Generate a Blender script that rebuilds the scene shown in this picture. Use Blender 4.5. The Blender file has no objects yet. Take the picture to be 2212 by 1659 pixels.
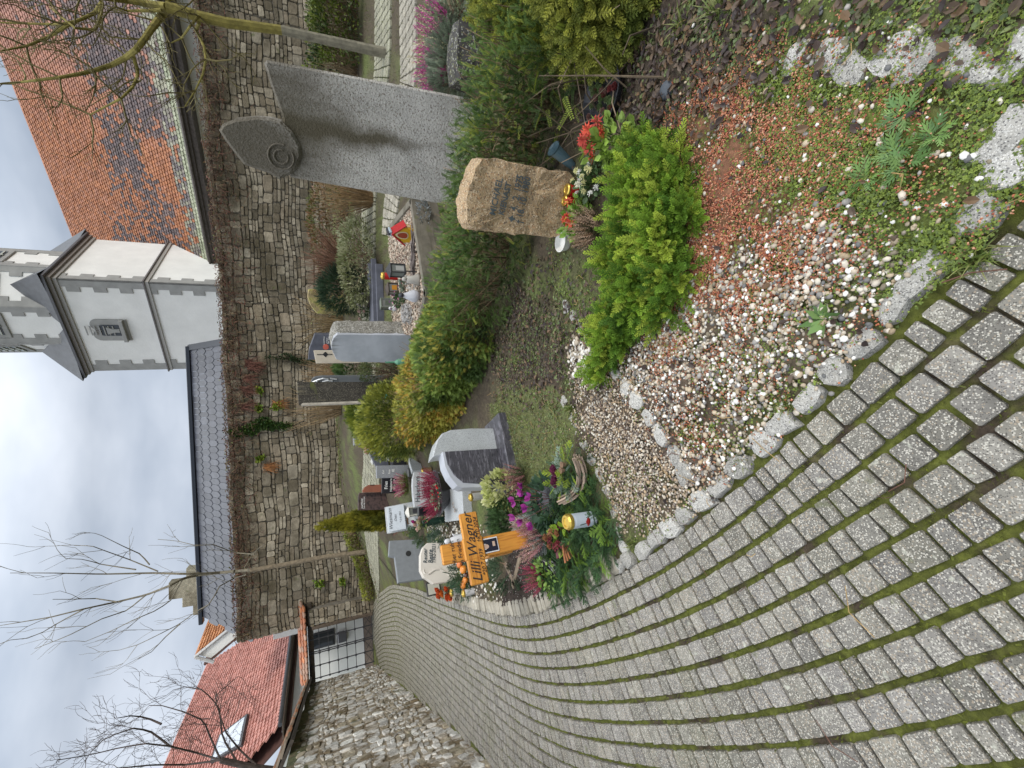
import bpy, bmesh, math, random
import numpy as np
from mathutils import Vector, Matrix
rng = np.random.default_rng(7)
random.seed(7)
PI = math.pi
scene = bpy.context.scene
COL = scene.collection

# ------------------------------------------------------------------ camera (the phone was held sideways: the picture lies on its side)
F_, H_, PITCH, ROLL = 930.0, 1.6, math.radians(23.9), .048
fw = np.array([0, math.cos(PITCH), -math.sin(PITCH)])
dn = np.array([0, -math.sin(PITCH), -math.cos(PITCH)])
rt = np.array([1., 0, 0])
ua = math.cos(ROLL) * rt + math.sin(ROLL) * dn
va = -math.sin(ROLL) * rt + math.cos(ROLL) * dn
CAM = np.array([0, 0, H_])
cam = bpy.data.cameras.new('camera')
cam.lens = F_ / 2212 * 36; cam.sensor_width = 36; cam.sensor_fit = 'HORIZONTAL'
cam.clip_start = .05; cam.clip_end = 900
camo = bpy.data.objects.new('camera', cam); COL.objects.link(camo)
camo.matrix_world = Matrix(((va[0], ua[0], -fw[0], 0), (va[1], ua[1], -fw[1], 0), (va[2], ua[2], -fw[2], H_), (0, 0, 0, 1)))
scene.camera = camo

# ------------------------------------------------------------------ world, sun, exposure
SUN_EL, SUN_AZ = math.radians(34), math.radians(125)
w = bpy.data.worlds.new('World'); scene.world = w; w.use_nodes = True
nt = w.node_tree; nt.nodes.clear()
N = nt.nodes.new; L = nt.links.new
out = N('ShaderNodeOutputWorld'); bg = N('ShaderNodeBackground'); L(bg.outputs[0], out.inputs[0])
sky = N('ShaderNodeTexSky'); sky.sky_type = 'NISHITA'; sky.sun_disc = False
sky.sun_elevation = SUN_EL; sky.sun_rotation = SUN_AZ
tc = N('ShaderNodeTexCoord'); mp = N('ShaderNodeMapping'); mp.inputs['Scale'].default_value = (1, 1, 2.6)
mp.inputs['Location'].default_value = (.35, .1, 0)
L(tc.outputs['Generated'], mp.inputs['Vector'])
nz = N('ShaderNodeTexNoise'); nz.inputs['Scale'].default_value = 1.9; nz.inputs['Detail'].default_value = 5; nz.inputs['Roughness'].default_value = .5
L(mp.outputs[0], nz.inputs['Vector'])
cr = N('ShaderNodeValToRGB'); e = cr.color_ramp.elements
e[0].position = .33; e[0].color = (3.3, 4.0, 5.1, 1)
e[1].position = .66; e[1].color = (7.6, 8.2, 9.2, 1)
L(nz.outputs[0], cr.inputs[0])
mx = N('ShaderNodeMix'); mx.data_type = 'RGBA'; mx.inputs[0].default_value = .93
L(sky.outputs[0], mx.inputs[6]); L(cr.outputs[0], mx.inputs[7])
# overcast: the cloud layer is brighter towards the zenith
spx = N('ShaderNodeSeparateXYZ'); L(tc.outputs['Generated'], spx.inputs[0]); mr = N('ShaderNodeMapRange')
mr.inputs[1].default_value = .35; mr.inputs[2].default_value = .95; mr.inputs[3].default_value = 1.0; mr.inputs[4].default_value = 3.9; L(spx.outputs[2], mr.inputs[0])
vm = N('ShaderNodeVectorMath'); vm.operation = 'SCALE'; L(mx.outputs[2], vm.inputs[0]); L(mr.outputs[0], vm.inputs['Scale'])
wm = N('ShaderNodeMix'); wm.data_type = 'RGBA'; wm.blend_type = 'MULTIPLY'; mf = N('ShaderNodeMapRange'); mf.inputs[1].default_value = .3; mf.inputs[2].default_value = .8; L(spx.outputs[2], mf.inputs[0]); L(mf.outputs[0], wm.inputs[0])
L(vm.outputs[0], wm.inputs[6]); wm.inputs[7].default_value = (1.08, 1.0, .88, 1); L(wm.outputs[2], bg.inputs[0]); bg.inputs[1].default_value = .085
sl = bpy.data.lights.new('sun', 'SUN'); sl.energy = 1.5; sl.angle = math.radians(12); sl.color = (1, .95, .86)
so = bpy.data.objects.new('sun', sl); COL.objects.link(so)
so.rotation_euler = Vector((math.sin(SUN_AZ) * math.cos(SUN_EL), math.cos(SUN_AZ) * math.cos(SUN_EL), math.sin(SUN_EL))).to_track_quat('Z', 'Y').to_euler()
scene.view_settings.view_transform = 'Standard'; scene.view_settings.look = 'None'
scene.view_settings.exposure = .30; scene.view_settings.gamma = 1

# ------------------------------------------------------------------ terrain and photo survey helpers
def S(t):
    t = np.clip(t, 0, 1); return t * t * (3 - 2 * t)
def T(x, y):
    x = np.asarray(x, float); y = np.asarray(y, float)
    b = .27 * S((y - 5) / 11)
    return b + .9 * S((y - 4) / 10) * S((x + 1.0 + .40 * y) / 4.5)
def ray(px, py): return fw + (829.5 - py) / F_ * ua + (px - 1106) / F_ * va
CR = dict(Z=(331.8, 663.6, .25), A=(636, 608.3, .1833), B=(774.2, 387.1, .2), C=(746.6, 912.5, .15), D=(746.6, 995.4, .275),
          E=(912.5, 857.2, .3486), F=(912.5, 1133.7, .3701), G=(940, 276.5, .275), H=(608.3, 0, .225), I=(1106, 0, .25), J=(1659, 0, .25),
          K=(442.4, 83, .479), L=(553, 470, .3048), M=(553, 1216.6, .2), N=(940, 636, .25), P=(1437.8, 387, .275), R=(0, 0, .25), S=(0, 387, .25), Q=(0, 1050.7, .3667), O=(0, 0, 1))
def q(c, zx, zy):
    o = CR[c]; return o[0] + zx * o[2], o[1] + zy * o[2]
def hit(c, zx, zy, dz=0.):
    d = ray(*q(c, zx, zy)); t = .3; p = CAM + d * t
    while t < 60:
        p2 = CAM + d * (t + .05)
        if p2[2] < T(p2[0], p2[1]) + dz:
            a, b = t, t + .05
            for _ in range(20):
                m = (a + b) / 2; pm = CAM + d * m
                if pm[2] < T(pm[0], pm[1]) + dz: b = m
                else: a = m
            return CAM + d * a
        t += .05
    return p
def atY(c, zx, zy, y):
    d = ray(*q(c, zx, zy)); return CAM + d * (y / d[1])
def atZ(c, zx, zy, z):
    d = ray(*q(c, zx, zy)); return CAM + d * ((z - H_) / d[2])
def yaw_to_cam(p): return math.atan2(p[0], -p[1]) * -1 if False else math.atan2(-(0 - p[0]), -(p[1] - 0)) * -1

# ------------------------------------------------------------------ noise
def vnoise(P, s=1., seed=0):
    P = np.asarray(P, float) * s + seed * 17.13 + 1000
    i = np.floor(P).astype(np.int64); f = P - i; f = f * f * (3 - 2 * f)
    def h(a, b, c):
        n = (a * 73856093) ^ (b * 19349663) ^ (c * 83492791)
        n = (n ^ (n >> 13)) * 1274126177 & 0x7fffffff
        n = (n ^ (n >> 15)) * 747796405 & 0x7fffffff
        return ((n >> 8) & 0xffff) / 65535.
    r = 0
    for dx in (0, 1):
        for dy in (0, 1):
            for dz in (0, 1):
                wt = (f[..., 0] if dx else 1 - f[..., 0]) * (f[..., 1] if dy else 1 - f[..., 1]) * (f[..., 2] if dz else 1 - f[..., 2])
                r = r + wt * h(i[..., 0] + dx, i[..., 1] + dy, i[..., 2] + dz)
    return r * 2 - 1
def fbm(P, s=1., o=3, seed=0):
    r = 0; a = 1; t = 0
    for k in range(o):
        r = r + a * vnoise(P, s * 2 ** k, seed + k * 3); t += a; a *= .5
    return r / t
def n2(x, y, s=1., o=3, seed=0):
    x = np.asarray(x, float); y = np.asarray(y, float)
    return fbm(np.stack([x, y, np.zeros_like(x)], -1), s, o, seed)

# ------------------------------------------------------------------ mesh building
class MB:
    def __init__(s): s.V = []; s.Lp = []; s.Sz = []; s.C = []; s.n = 0
    def raw(s, V, loops, sizes, C):
        V = np.asarray(V, float).reshape(-1, 3); C = np.asarray(C, float)
        if C.ndim == 1: C = np.tile(C, (len(V), 1))
        s.V.append(V); s.Lp.append(np.asarray(loops, np.int64) + s.n); s.Sz.append(np.asarray(sizes, np.int64)); s.C.append(C[:, :3]); s.n += len(V)
    def add(s, V, faces, col=(1, 1, 1)):
        s.raw(V, [i for f in faces for i in f], [len(f) for f in faces], col)
    def inst(s, proto, R, Tt, col):
        PV, Lp, Sz = proto[:3]; n = len(R); k = len(PV)
        if n == 0: return
        V = np.einsum('nij,kj->nki', R, PV) + np.asarray(Tt)[:, None, :]
        C = np.repeat(np.asarray(col)[:, None, :], k, 1)
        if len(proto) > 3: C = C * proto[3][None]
        loops = (np.asarray(Lp)[None] + (np.arange(n) * k)[:, None]).ravel()
        s.raw(V.reshape(-1, 3), loops, np.tile(Sz, n), C.reshape(-1, 3))
    def mbs(s, o, M=None):
        V, Lp, Sz, C = o.cat()
        if M is not None: V = V @ np.array(M.to_3x3()).T + np.array(M.translation)
        s.raw(V, Lp, Sz, C)
    def cat(s): return np.concatenate(s.V), np.concatenate(s.Lp), np.concatenate(s.Sz), np.concatenate(s.C)
    def box(s, c, sz, col=(1, 1, 1), bev=.004, rz=0, M=None, seg=0):
        V, Fc = cbox(sz, bev); R = np.array(Matrix.Rotation(rz, 3, 'Z') if M is None else M)
        s.add(V @ R.T + np.array(c), Fc, col); return s
    def lathe(s, prof, c=(0, 0, 0), seg=20, col=(1, 1, 1), M=None, cols=None, sx=1, sy=1):
        V = []; Fc = []; CC = []
        for k, (r, z) in enumerate(prof):
            for i in range(seg):
                a = 2 * PI * i / seg; V.append((r * math.cos(a) * sx, r * math.sin(a) * sy, z)); CC.append(cols[k] if cols else col)
        for k in range(len(prof) - 1):
            for i in range(seg):
                j = (i + 1) % seg; Fc.append((k * seg + i, k * seg + j, (k + 1) * seg + j, (k + 1) * seg + i))
        V = np.array(V)
        if prof[0][0] > 1e-5: Fc.append(tuple(range(seg))[::-1])
        if prof[-1][0] > 1e-5: Fc.append(tuple(range((len(prof) - 1) * seg, len(prof) * seg)))
        if M is not None: V = V @ np.array(M).T
        s.add(V + np.array(c), Fc, np.array(CC)); return s
    def tube(s, pts, rad, seg=6, col=(1, 1, 1), cap=True):
        pts = np.asarray(pts, float); n = len(pts); rad = np.broadcast_to(np.asarray(rad, float), (n,))
        tg = np.gradient(pts, axis=0); tg /= np.linalg.norm(tg, axis=1)[:, None] + 1e-9
        up = np.array([0, 0, 1.]) if abs(tg[0, 2]) < .9 else np.array([1., 0, 0])
        a = np.arange(seg) * 2 * PI / seg; V = []
        x = np.cross(up, tg[0]); x /= np.linalg.norm(x)
        for i in range(n):
            x = x - tg[i] * (x @ tg[i]); x /= np.linalg.norm(x) + 1e-9; y = np.cross(tg[i], x)
            V.append(pts[i] + rad[i] * (np.cos(a)[:, None] * x + np.sin(a)[:, None] * y))
        Fc = [(k * seg + i, k * seg + (i + 1) % seg, (k + 1) * seg + (i + 1) % seg, (k + 1) * seg + i) for k in range(n - 1) for i in range(seg)]
        if cap: Fc += [tuple(range(seg))[::-1], tuple(range((n - 1) * seg, n * seg))]
        s.add(np.concatenate(V), Fc, col); return s
    def prism(s, outline, y0, y1, col=(1, 1, 1), bev=.006, M=None, off=(0, 0, 0)):
        # outline (x,z) extruded along y, chamfered both faces
        o = np.array(outline, float); n = len(o)
        area = sum(o[i][0] * o[(i + 1) % n][1] - o[(i + 1) % n][0] * o[i][1] for i in range(n))
        if area < 0: o = o[::-1]
        e1 = o - np.roll(o, 1, 0); e2 = np.roll(o, -1, 0) - o
        nn = lambda e: np.stack([e[:, 1], -e[:, 0]], 1) / (np.linalg.norm(e, axis=1)[:, None] + 1e-9)
        nv = nn(e1) + nn(e2); nv /= np.maximum(np.linalg.norm(nv, axis=1)[:, None], .3)
        inn = o - nv * bev
        def ring(p, y): return np.stack([p[:, 0], np.full(n, y), p[:, 1]], 1)
        sg = 1 if y1 > y0 else -1
        V = np.concatenate([ring(inn, y0), ring(o, y0 + sg * bev), ring(o, y1 - sg * bev), ring(inn, y1)])
        Fc = [tuple(range(n)), tuple(range(3 * n, 4 * n))[::-1]]
        for k in range(3):
            for i in range(n):
                j = (i + 1) % n; Fc.append((k * n + i, (k + 1) * n + i, (k + 1) * n + j, k * n + j))
        if M is not None: V = V @ np.array(M).T
        s.add(V + np.array(off), Fc, col); return s
    def build(s, name, m, parent=None, smooth=False, loc=None):
        V, Lp, Sz, C = s.cat()
        me = bpy.data.meshes.new(name)
        me.vertices.add(len(V)); me.vertices.foreach_set('co', V.astype(np.float32).ravel())
        me.loops.add(len(Lp)); me.loops.foreach_set('vertex_index', Lp.astype(np.int32))
        me.polygons.add(len(Sz)); me.polygons.foreach_set('loop_start', np.concatenate([[0], np.cumsum(Sz)[:-1]]).astype(np.int32))
        me.polygons.foreach_set('use_smooth', np.full(len(Sz), smooth))
        a = me.color_attributes.new('Col', 'FLOAT_COLOR', 'POINT')
        a.data.foreach_set('color', np.concatenate([C, np.ones((len(C), 1))], 1).astype(np.float32).ravel())
        me.update(calc_edges=True); me.validate()
        me.materials.append(m)
        o = bpy.data.objects.new(name, me); COL.objects.link(o)
        if parent is not None: o.parent = parent
        if loc is not None: o.location = loc
        return o

def cbox(sz, b):
    x, y, z = [k / 2 for k in sz]; b = min(b, x * .9, y * .9, z * .9)
    bm = bmesh.new(); bmesh.ops.create_cube(bm, size=2)
    for v in bm.verts: v.co = Vector((v.co.x * x, v.co.y * y, v.co.z * z))
    if b > 0: bmesh.ops.bevel(bm, geom=bm.edges[:], offset=b, segments=1, affect='EDGES')
    bm.verts.index_update()
    V = np.array([v.co[:] for v in bm.verts]); Fc = [tuple(v.index for v in f.verts) for f in bm.faces]; bm.free(); return V, Fc
def grid_block(sz, cuts=6):
    bm = bmesh.new(); bmesh.ops.create_cube(bm, size=1)
    bmesh.ops.subdivide_edges(bm, edges=bm.edges[:], cuts=cuts, use_grid_fill=True)
    bm.verts.index_update()
    V = np.array([v.co[:] for v in bm.verts]) * np.array(sz); Fc = [tuple(v.index for v in f.verts) for f in bm.faces]; bm.free(); return V, Fc
def ico(sub=1):
    bm = bmesh.new(); bmesh.ops.create_icosphere(bm, subdivisions=sub, radius=1); bm.verts.index_update()
    V = np.array([v.co[:] for v in bm.verts]); Fc = [tuple(v.index for v in f.verts) for f in bm.faces]; bm.free()
    return V, np.array([i for f in Fc for i in f]), np.array([3] * len(Fc))
def proto(V, faces, shade=None):
    V = np.array(V, float); r = [V, np.array([i for f in faces for i in f]), np.array([len(f) for f in faces])]
    if shade is not None: r.append(np.array(shade)[:, None] * np.ones(3))
    return tuple(r)
def merge_protos(ps, Ms):
    m = MB()
    for p, (R, t) in zip(ps, Ms):
        sh = p[3] if len(p) > 3 else np.ones((len(p[0]), 3)); m.raw(p[0] @ np.array(R).T + np.array(t), p[1], p[2], sh)
    V, Lp, Sz, C = m.cat(); return (V, Lp, Sz, C)
def orient(d, roll=None, scale=1.):
    """rotation matrices taking +Y to d, Z facing roughly up then rolled"""
    d = np.asarray(d, float); d = d / (np.linalg.norm(d, axis=1)[:, None] + 1e-9); n = len(d)
    up = np.tile([0, 0, 1.], (n, 1)); bad = np.abs(d[:, 2]) > .95; up[bad] = [0, 1, 0]
    x = np.cross(d, up); x /= np.linalg.norm(x, axis=1)[:, None]; z = np.cross(x, d)
    if roll is not None:
        c, s_ = np.cos(roll)[:, None], np.sin(roll)[:, None]; x, z = x * c + z * s_, z * c - x * s_
    R = np.stack([x, d, z], -1)
    return R * np.broadcast_to(np.asarray(scale, float), (n,))[:, None, None]
def sph(n):
    v = rng.normal(size=(n, 3)); return v / np.linalg.norm(v, axis=1)[:, None]
def cmix(a, b, t): return np.asarray(a)[None] * (1 - t[:, None]) + np.asarray(b)[None] * t[:, None]
def cpick(cols, n, jit=.15):
    cols = np.array(cols); c = cols[rng.integers(0, len(cols), n)]; return c * (1 + rng.uniform(-jit, jit, (n, 1)))

# ------------------------------------------------------------------ objects
def tag(o, label=None, cat=None, group=None, kind=None):
    if label: o['label'] = label
    if cat: o['category'] = cat
    if group: o['group'] = group
    if kind: o['kind'] = kind
    return o
def thing(name, label, cat, loc=(0, 0, 0), rz=0, group=None, rot=None):
    o = bpy.data.objects.new(name, None); COL.objects.link(o); o.empty_display_size = .1
    o.location = tuple(float(k) for k in loc); o.rotation_euler = rot if rot else (0, 0, rz)
    return tag(o, label, cat, group)
def text(sx, size, loc, m, parent, name='lettering', rx=PI / 2, rz=0, ext=.001, align='CENTER', shear=0, M=None, sp=1):
    c = bpy.data.curves.new(name, 'FONT'); c.body = sx; c.size = size; c.extrude = ext; c.align_x = align; c.align_y = 'CENTER'; c.shear = shear
    c.space_line = sp; c.resolution_u = 2
    t = bpy.data.objects.new('tmp', c); COL.objects.link(t); bpy.context.view_layer.update()
    me = bpy.data.meshes.new_from_object(t.evaluated_get(bpy.context.evaluated_depsgraph_get()))
    bpy.data.objects.remove(t); me.materials.clear(); me.materials.append(m)
    o = bpy.data.objects.new(name, me); COL.objects.link(o); o.parent = parent
    o.location = loc; o.rotation_euler = (rx, 0, rz)
    if M is not None: o.matrix_local = M
    return o

# ------------------------------------------------------------------ materials
MATS = {}
def mk(name, col=None, rough=.8, bump=.0, bscale=40, mot=0., mscale=5., speck=None, sscale=120, samt=.5, trans=0., spec=.4, metal=0, streak=None, alpha=None, bdist=.01, extra=None):
    """principled material; base = colour attribute (col None) or a constant, times mottling noise, with optional aggregate specks"""
    if name in MATS: return MATS[name]
    m = bpy.data.materials.new(name); m.use_nodes = True; t = m.node_tree; t.nodes.clear(); N = t.nodes.new; L = t.links.new
    o = N('ShaderNodeOutputMaterial'); p = N('ShaderNodeBsdfPrincipled'); L(p.outputs[0], o.inputs[0])
    p.inputs['Roughness'].default_value = rough; p.inputs['Specular IOR Level'].default_value = spec; p.inputs['Metallic'].default_value = metal
    tc = N('ShaderNodeTexCoord'); co = tc.outputs['Object']
    if col is None:
        a = N('ShaderNodeAttribute'); a.attribute_name = 'Col'; cur = a.outputs['Color']
    else:
        r = N('ShaderNodeRGB'); r.outputs[0].default_value = (*col, 1); cur = r.outputs[0]
    def mix(fac, a_, b_, mode='MIX', f=1.):
        x = N('ShaderNodeMix'); x.data_type = 'RGBA'; x.blend_type = mode
        if isinstance(fac, (int, float)): x.inputs[0].default_value = fac
        else: L(fac, x.inputs[0])
        for s_, k in ((a_, 6), (b_, 7)):
            if isinstance(s_, tuple): x.inputs[k].default_value = (*s_, 1)
            else: L(s_, x.inputs[k])
        return x.outputs[2]
    def noise(sc, det=4, rough_=.55, vec=None):
        n = N('ShaderNodeTexNoise'); n.inputs['Scale'].default_value = sc; n.inputs['Detail'].default_value = det; n.inputs['Roughness'].default_value = rough_
        L(vec or co, n.inputs['Vector']); return n.outputs[0]
    def ramp(f, p0, c0, p1, c1):
        r = N('ShaderNodeValToRGB'); e = r.color_ramp.elements; e[0].position = p0; e[0].color = (*c0, 1); e[1].position = p1; e[1].color = (*c1, 1)
        L(f, r.inputs[0]); return r.outputs[0]
    if mot:
        r = ramp(noise(mscale), .3, (1 - mot,) * 3, .7, (1 + mot,) * 3); cur = mix(1., cur, r, 'MULTIPLY')
    if speck:
        for k, (sc, colr, th) in enumerate(speck):
            v = N('ShaderNodeTexVoronoi'); v.inputs['Scale'].default_value = sc; v.inputs['Randomness'].default_value = 1; L(co, v.inputs['Vector'])
            hs = N('ShaderNodeSeparateColor'); L(v.outputs['Color'], hs.inputs[0])
            g = N('ShaderNodeMath'); g.operation = 'LESS_THAN'; g.inputs[1].default_value = th; L(hs.outputs[k % 3], g.inputs[0])
            d = N('ShaderNodeMath'); d.operation = 'LESS_THAN'; d.inputs[1].default_value = .52; L(v.outputs['Distance'], d.inputs[0])
            mm = N('ShaderNodeMath'); mm.operation = 'MULTIPLY'; L(g.outputs[0], mm.inputs[0]); L(d.outputs[0], mm.inputs[1])
            m2 = N('ShaderNodeMath'); m2.operation = 'MULTIPLY'; m2.inputs[1].default_value = samt; L(mm.outputs[0], m2.inputs[0])
            cur = mix(m2.outputs[0], cur, colr)
    if streak:   # weather stains: (scale xyz, colour, threshold lo, hi)
        for (sc3, colr, lo, hi) in streak:
            mp = N('ShaderNodeMapping'); mp.inputs['Scale'].default_value = sc3; L(co, mp.inputs['Vector'])
            r = ramp(noise(1., 6, .6, mp.outputs[0]), lo, (0, 0, 0), hi, (1, 1, 1))
            cur = mix(r, cur, colr)
    if extra: cur = extra(N, L, co, cur, mix, noise, ramp)
    L(cur, p.inputs['Base Color'])
    if bump:
        b = N('ShaderNodeBump'); b.inputs['Strength'].default_value = bump; b.inputs['Distance'].default_value = bdist
        L(noise(bscale, 6, .65), b.inputs['Height']); L(b.outputs[0], p.inputs['Normal'])
    if trans:
        tr = N('ShaderNodeBsdfTranslucent'); L(cur, tr.inputs[0]); ms = N('ShaderNodeMixShader'); ms.inputs[0].default_value = trans
        L(p.outputs[0], ms.inputs[1]); L(tr.outputs[0], ms.inputs[2]); L(ms.outputs[0], o.inputs[0])
    if alpha is not None:
        p.inputs['Transmission Weight'].default_value = alpha
    MATS[name] = m; return m

LEAF = mk('leaf', rough=.5, trans=.25, spec=.45)
NEEDLE = mk('needles', rough=.6, trans=.18, spec=.3)
PETAL = mk('petal', rough=.6, trans=.3, spec=.3)
BARK = mk('bark', rough=.95, bump=.6, bscale=60, mot=.35, mscale=12)
STONE = mk('rubble stone', rough=.92, bump=.8, bscale=22, mot=.28, mscale=9, bdist=.02)
PEBBLE = mk('pebble', rough=.65, bump=.15, bscale=150, mot=.12, mscale=60, spec=.35)
PLAIN = mk('painted surface', rough=.55, mot=.06, mscale=20)
GLOSS = mk('glossy plastic', rough=.25, mot=.04, mscale=20, spec=.5)
METAL = mk('metal', rough=.35, metal=.85, mot=.1, mscale=30)
IRON = mk('dark iron', col=(.045, .045, .05), rough=.55, mot=.3, mscale=30)
WAX = mk('wax', rough=.5, trans=.15)
GLASS = mk('dark glass', col=(.03, .035, .04), rough=.08, spec=.7)
TILE = mk('clay tile', rough=.7, mot=.18, mscale=3, bump=.25, bscale=50)
SLATE = mk('slate', rough=.42, mot=.2, mscale=4, bump=.2, bscale=30, spec=.5)
PLASTER = mk('white render', col=(.74, .74, .72), rough=.9, bump=.25, bscale=9, mot=.06, mscale=1.2, bdist=.03)
QUOIN = mk('grey quoin render', col=(.30, .30, .29), rough=.9, mot=.12, mscale=3)
SOIL = mk('soil', rough=1, bump=1., bscale=60, mot=.4, mscale=30)
# ================================================================== SETTING
def stones(mb, Q4, nrm, depth, bev=.12, jit=.05, cols=None, crown=.3, cnr=.72):
    """rounded blocks on quads Q4 (n,4,3); nrm (n,3); depth (n,)"""
    n = len(Q4); st = np.array([(-1, -cnr), (-cnr, -1), (cnr, -1), (1, -cnr), (1, cnr), (cnr, 1), (-cnr, 1), (-1, cnr)])
    s_ = st[None, :, 0] + rng.uniform(-jit, jit, (n, 8)); t_ = st[None, :, 1] + rng.uniform(-jit, jit, (n, 8))
    def bil(s, t):
        a, b, c, d = [Q4[:, k][:, None, :] for k in range(4)]; s = s[..., None]; t = t[..., None]
        return .25 * ((1 - s) * (1 - t) * a + (1 + s) * (1 - t) * b + (1 + s) * (1 + t) * c + (1 - s) * (1 + t) * d)
    nr = nrm[:, None, :]; dp = depth[:, None, None]
    r0 = bil(s_, t_) - nr * .02; r1 = bil(s_ * .985, t_ * .985) + nr * dp * (1 - crown); r2 = bil(s_ * (1 - bev), t_ * (1 - bev)) + nr * dp
    V = np.concatenate([r0, r1, r2], 1).reshape(-1, 3)
    Fc = [(k * 8 + i, k * 8 + (i + 1) % 8, (k + 1) * 8 + (i + 1) % 8, (k + 1) * 8 + i) for k in range(2) for i in range(8)]
    lp = np.array([i for f in Fc for i in f] + list(range(16, 24))); sz = np.array([4] * 16 + [8])
    loops = (lp[None] + (np.arange(n) * 24)[:, None]).ravel()
    mb.raw(V, loops, np.tile(sz, n), np.repeat(cols, 24, 0))

# ---- right edge of the main path (far -> near)
EDGE = np.array([(-8.3, 17.2), (-6.4, 14.2), (-4.9, 11.3), (-3.95, 8.7), (-3.3, 6.7), (-2.72, 5.10), (-2.32, 3.99), (-1.91, 3.22), (-1.57, 2.70), (-1.23, 2.23), (-.95, 1.82), (-.63, 1.45), (-.36, 1.16), (-.06, .87), (.25, .57), (.6, .22), (1.1, -.27), (2.2, -1.35)])
def resample(P, d):
    seg = np.linalg.norm(np.diff(P, axis=0), axis=1); c = np.concatenate([[0], np.cumsum(seg)]); m = int(c[-1] / d)
    t = np.linspace(0, c[-1], m); return np.stack([np.interp(t, c, P[:, k]) for k in range(P.shape[1])], 1)
def smooth(P, k=9, it=3):
    for _ in range(it):
        Q = P.copy()
        for i in range(1, len(P) - 1):
            a = max(0, i - k); b = min(len(P), i + k + 1); mm = min(i - a, b - 1 - i); Q[i] = P[i - mm:i + mm + 1].mean(0)
        P = Q
    return P
EC = smooth(resample(EDGE, .06), 7, 3)
tg = np.gradient(EC, axis=0); tg /= np.linalg.norm(tg, axis=1)[:, None]
EN = np.stack([tg[:, 1], -tg[:, 0]], 1)      # points to the path side
if EN[len(EN) // 2] @ np.array([-1, -1]) < 0: EN = -EN
def edge_dist(x, y):
    """signed distance, positive on the graves' side"""
    x = np.asarray(x, float).ravel(); y = np.asarray(y, float).ravel(); o = np.empty(len(x)); E2 = EC[::2]; N2 = EN[::2]
    for a in range(0, len(x), 20000):
        dx = x[a:a + 20000, None] - E2[None, :, 0]; dy = y[a:a + 20000, None] - E2[None, :, 1]; k = np.argmin(dx * dx + dy * dy, 1)
        r = np.arange(len(k)); o[a:a + 20000] = -(dx[r, k] * N2[k, 0] + dy[r, k] * N2[k, 1])
    return o
def inpoly(x, y, P):
    r = np.zeros(len(x), bool); n = len(P)
    for i in range(n):
        x0, y0 = P[i]; x1, y1 = P[(i + 1) % n]
        c = ((y0 > y) != (y1 > y)) & (x < (x1 - x0) * (y - y0) / (y1 - y0 + 1e-12) + x0); r ^= c
    return r
def zone(pts): return np.array([atZ('O', a, b, 0)[:2] for a, b in pts])
Z_PEB = zone([(1330, 800), (1400, 720), (1480, 650), (1580, 575), (1680, 505), (1780, 470), (1880, 500), (1960, 590), (1900, 680), (1820, 750), (1740, 830), (1640, 940), (1560, 1020), (1500, 1020), (1440, 910)])
Z_PEB2 = zone([(1270, 740), (1330, 830), (1400, 900), (1470, 1000), (1580, 1010), (1520, 1070), (1440, 1120), (1350, 1130), (1310, 1020), (1250, 900), (1240, 800)])
Z_RED = zone([(1500, 190), (1640, 200), (1800, 280), (1780, 420), (1680, 520), (1540, 640), (1490, 730), (1440, 740), (1460, 500)])
Z_MOSS = zone([(1650, 130), (2260, 120), (2260, 620), (2000, 560), (1860, 440), (1740, 440), (1660, 300)])
Z_LEAF = zone([(1290, 0), (1640, 0), (1720, 130), (1480, 270), (1300, 280), (1220, 100)])
Z_LEAF2 = zone([(1050, 760), (1120, 640), (1250, 640), (1340, 760), (1200, 840), (1120, 850)])
Z_LAWN = zone([(1060, 880), (1110, 830), (1200, 840), (1250, 900), (1240, 1000), (1150, 1080), (1100, 1010)])

# ---- ground sheet
def axis(segs):
    a = [segs[0][0]]
    for (s0, s1, d) in segs: a += list(np.arange(s0 + d, s1 + d * .5, d))
    return np.array(a)
gx = axis([(-500, -60, 40), (-60, -12, 3), (-12, -4.6, .25), (-4.6, 3.4, .024), (3.4, 14, .2), (14, 60, 3), (60, 500, 40)])
gy = axis([(-500, -20, 40), (-20, 0, 1), (0, 4.6, .024), (4.6, 8, .08), (8, 20, .25), (20, 60, 3), (60, 700, 40)])
X, Y = np.meshgrid(gx, gy); x = X.ravel(); y = Y.ravel()
ed = edge_dist(x, y); bed = S((ed - .0) / .1)
bed[(np.abs(x) > 40) | (np.abs(y) > 40)] = 0
near = S((7 - y) / 3) * (y > -1) * (x < 4) * (x > -6)
nz1 = n2(x, y, 9, 4, 1); nz2 = n2(x, y, 3, 3, 5); nz3 = n2(x, y, 45, 2, 8)
z = T(x, y) - .012 + bed * near * (.012 + .02 * nz1 + .012 * nz3 + .02) + (1 - bed) * near * .006 * nz3
far = S((np.hypot(x, y) - 40) / 200); z = z * (1 - far)
c_moss = np.array([.105, .135, .018]); c_soil = np.array([.055, .04, .028]); c_red = np.array([.20, .085, .05]); c_grass = np.array([.10, .125, .035]); c_lit = np.array([.075, .06, .038])
c_path = np.array([.09, .10, .018])
C = cmix(c_lit, c_grass, S((n2(x, y, 2.2, 3, 3) + .25) * 1.6))
m = S((nz1 + .15) * 3); C = C * (1 - .55 * m[:, None]) + c_soil * .55 * m[:, None]
zin = lambda P: inpoly(x + .05 * nz2, y + .05 * nz1, P).astype(float)
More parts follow.
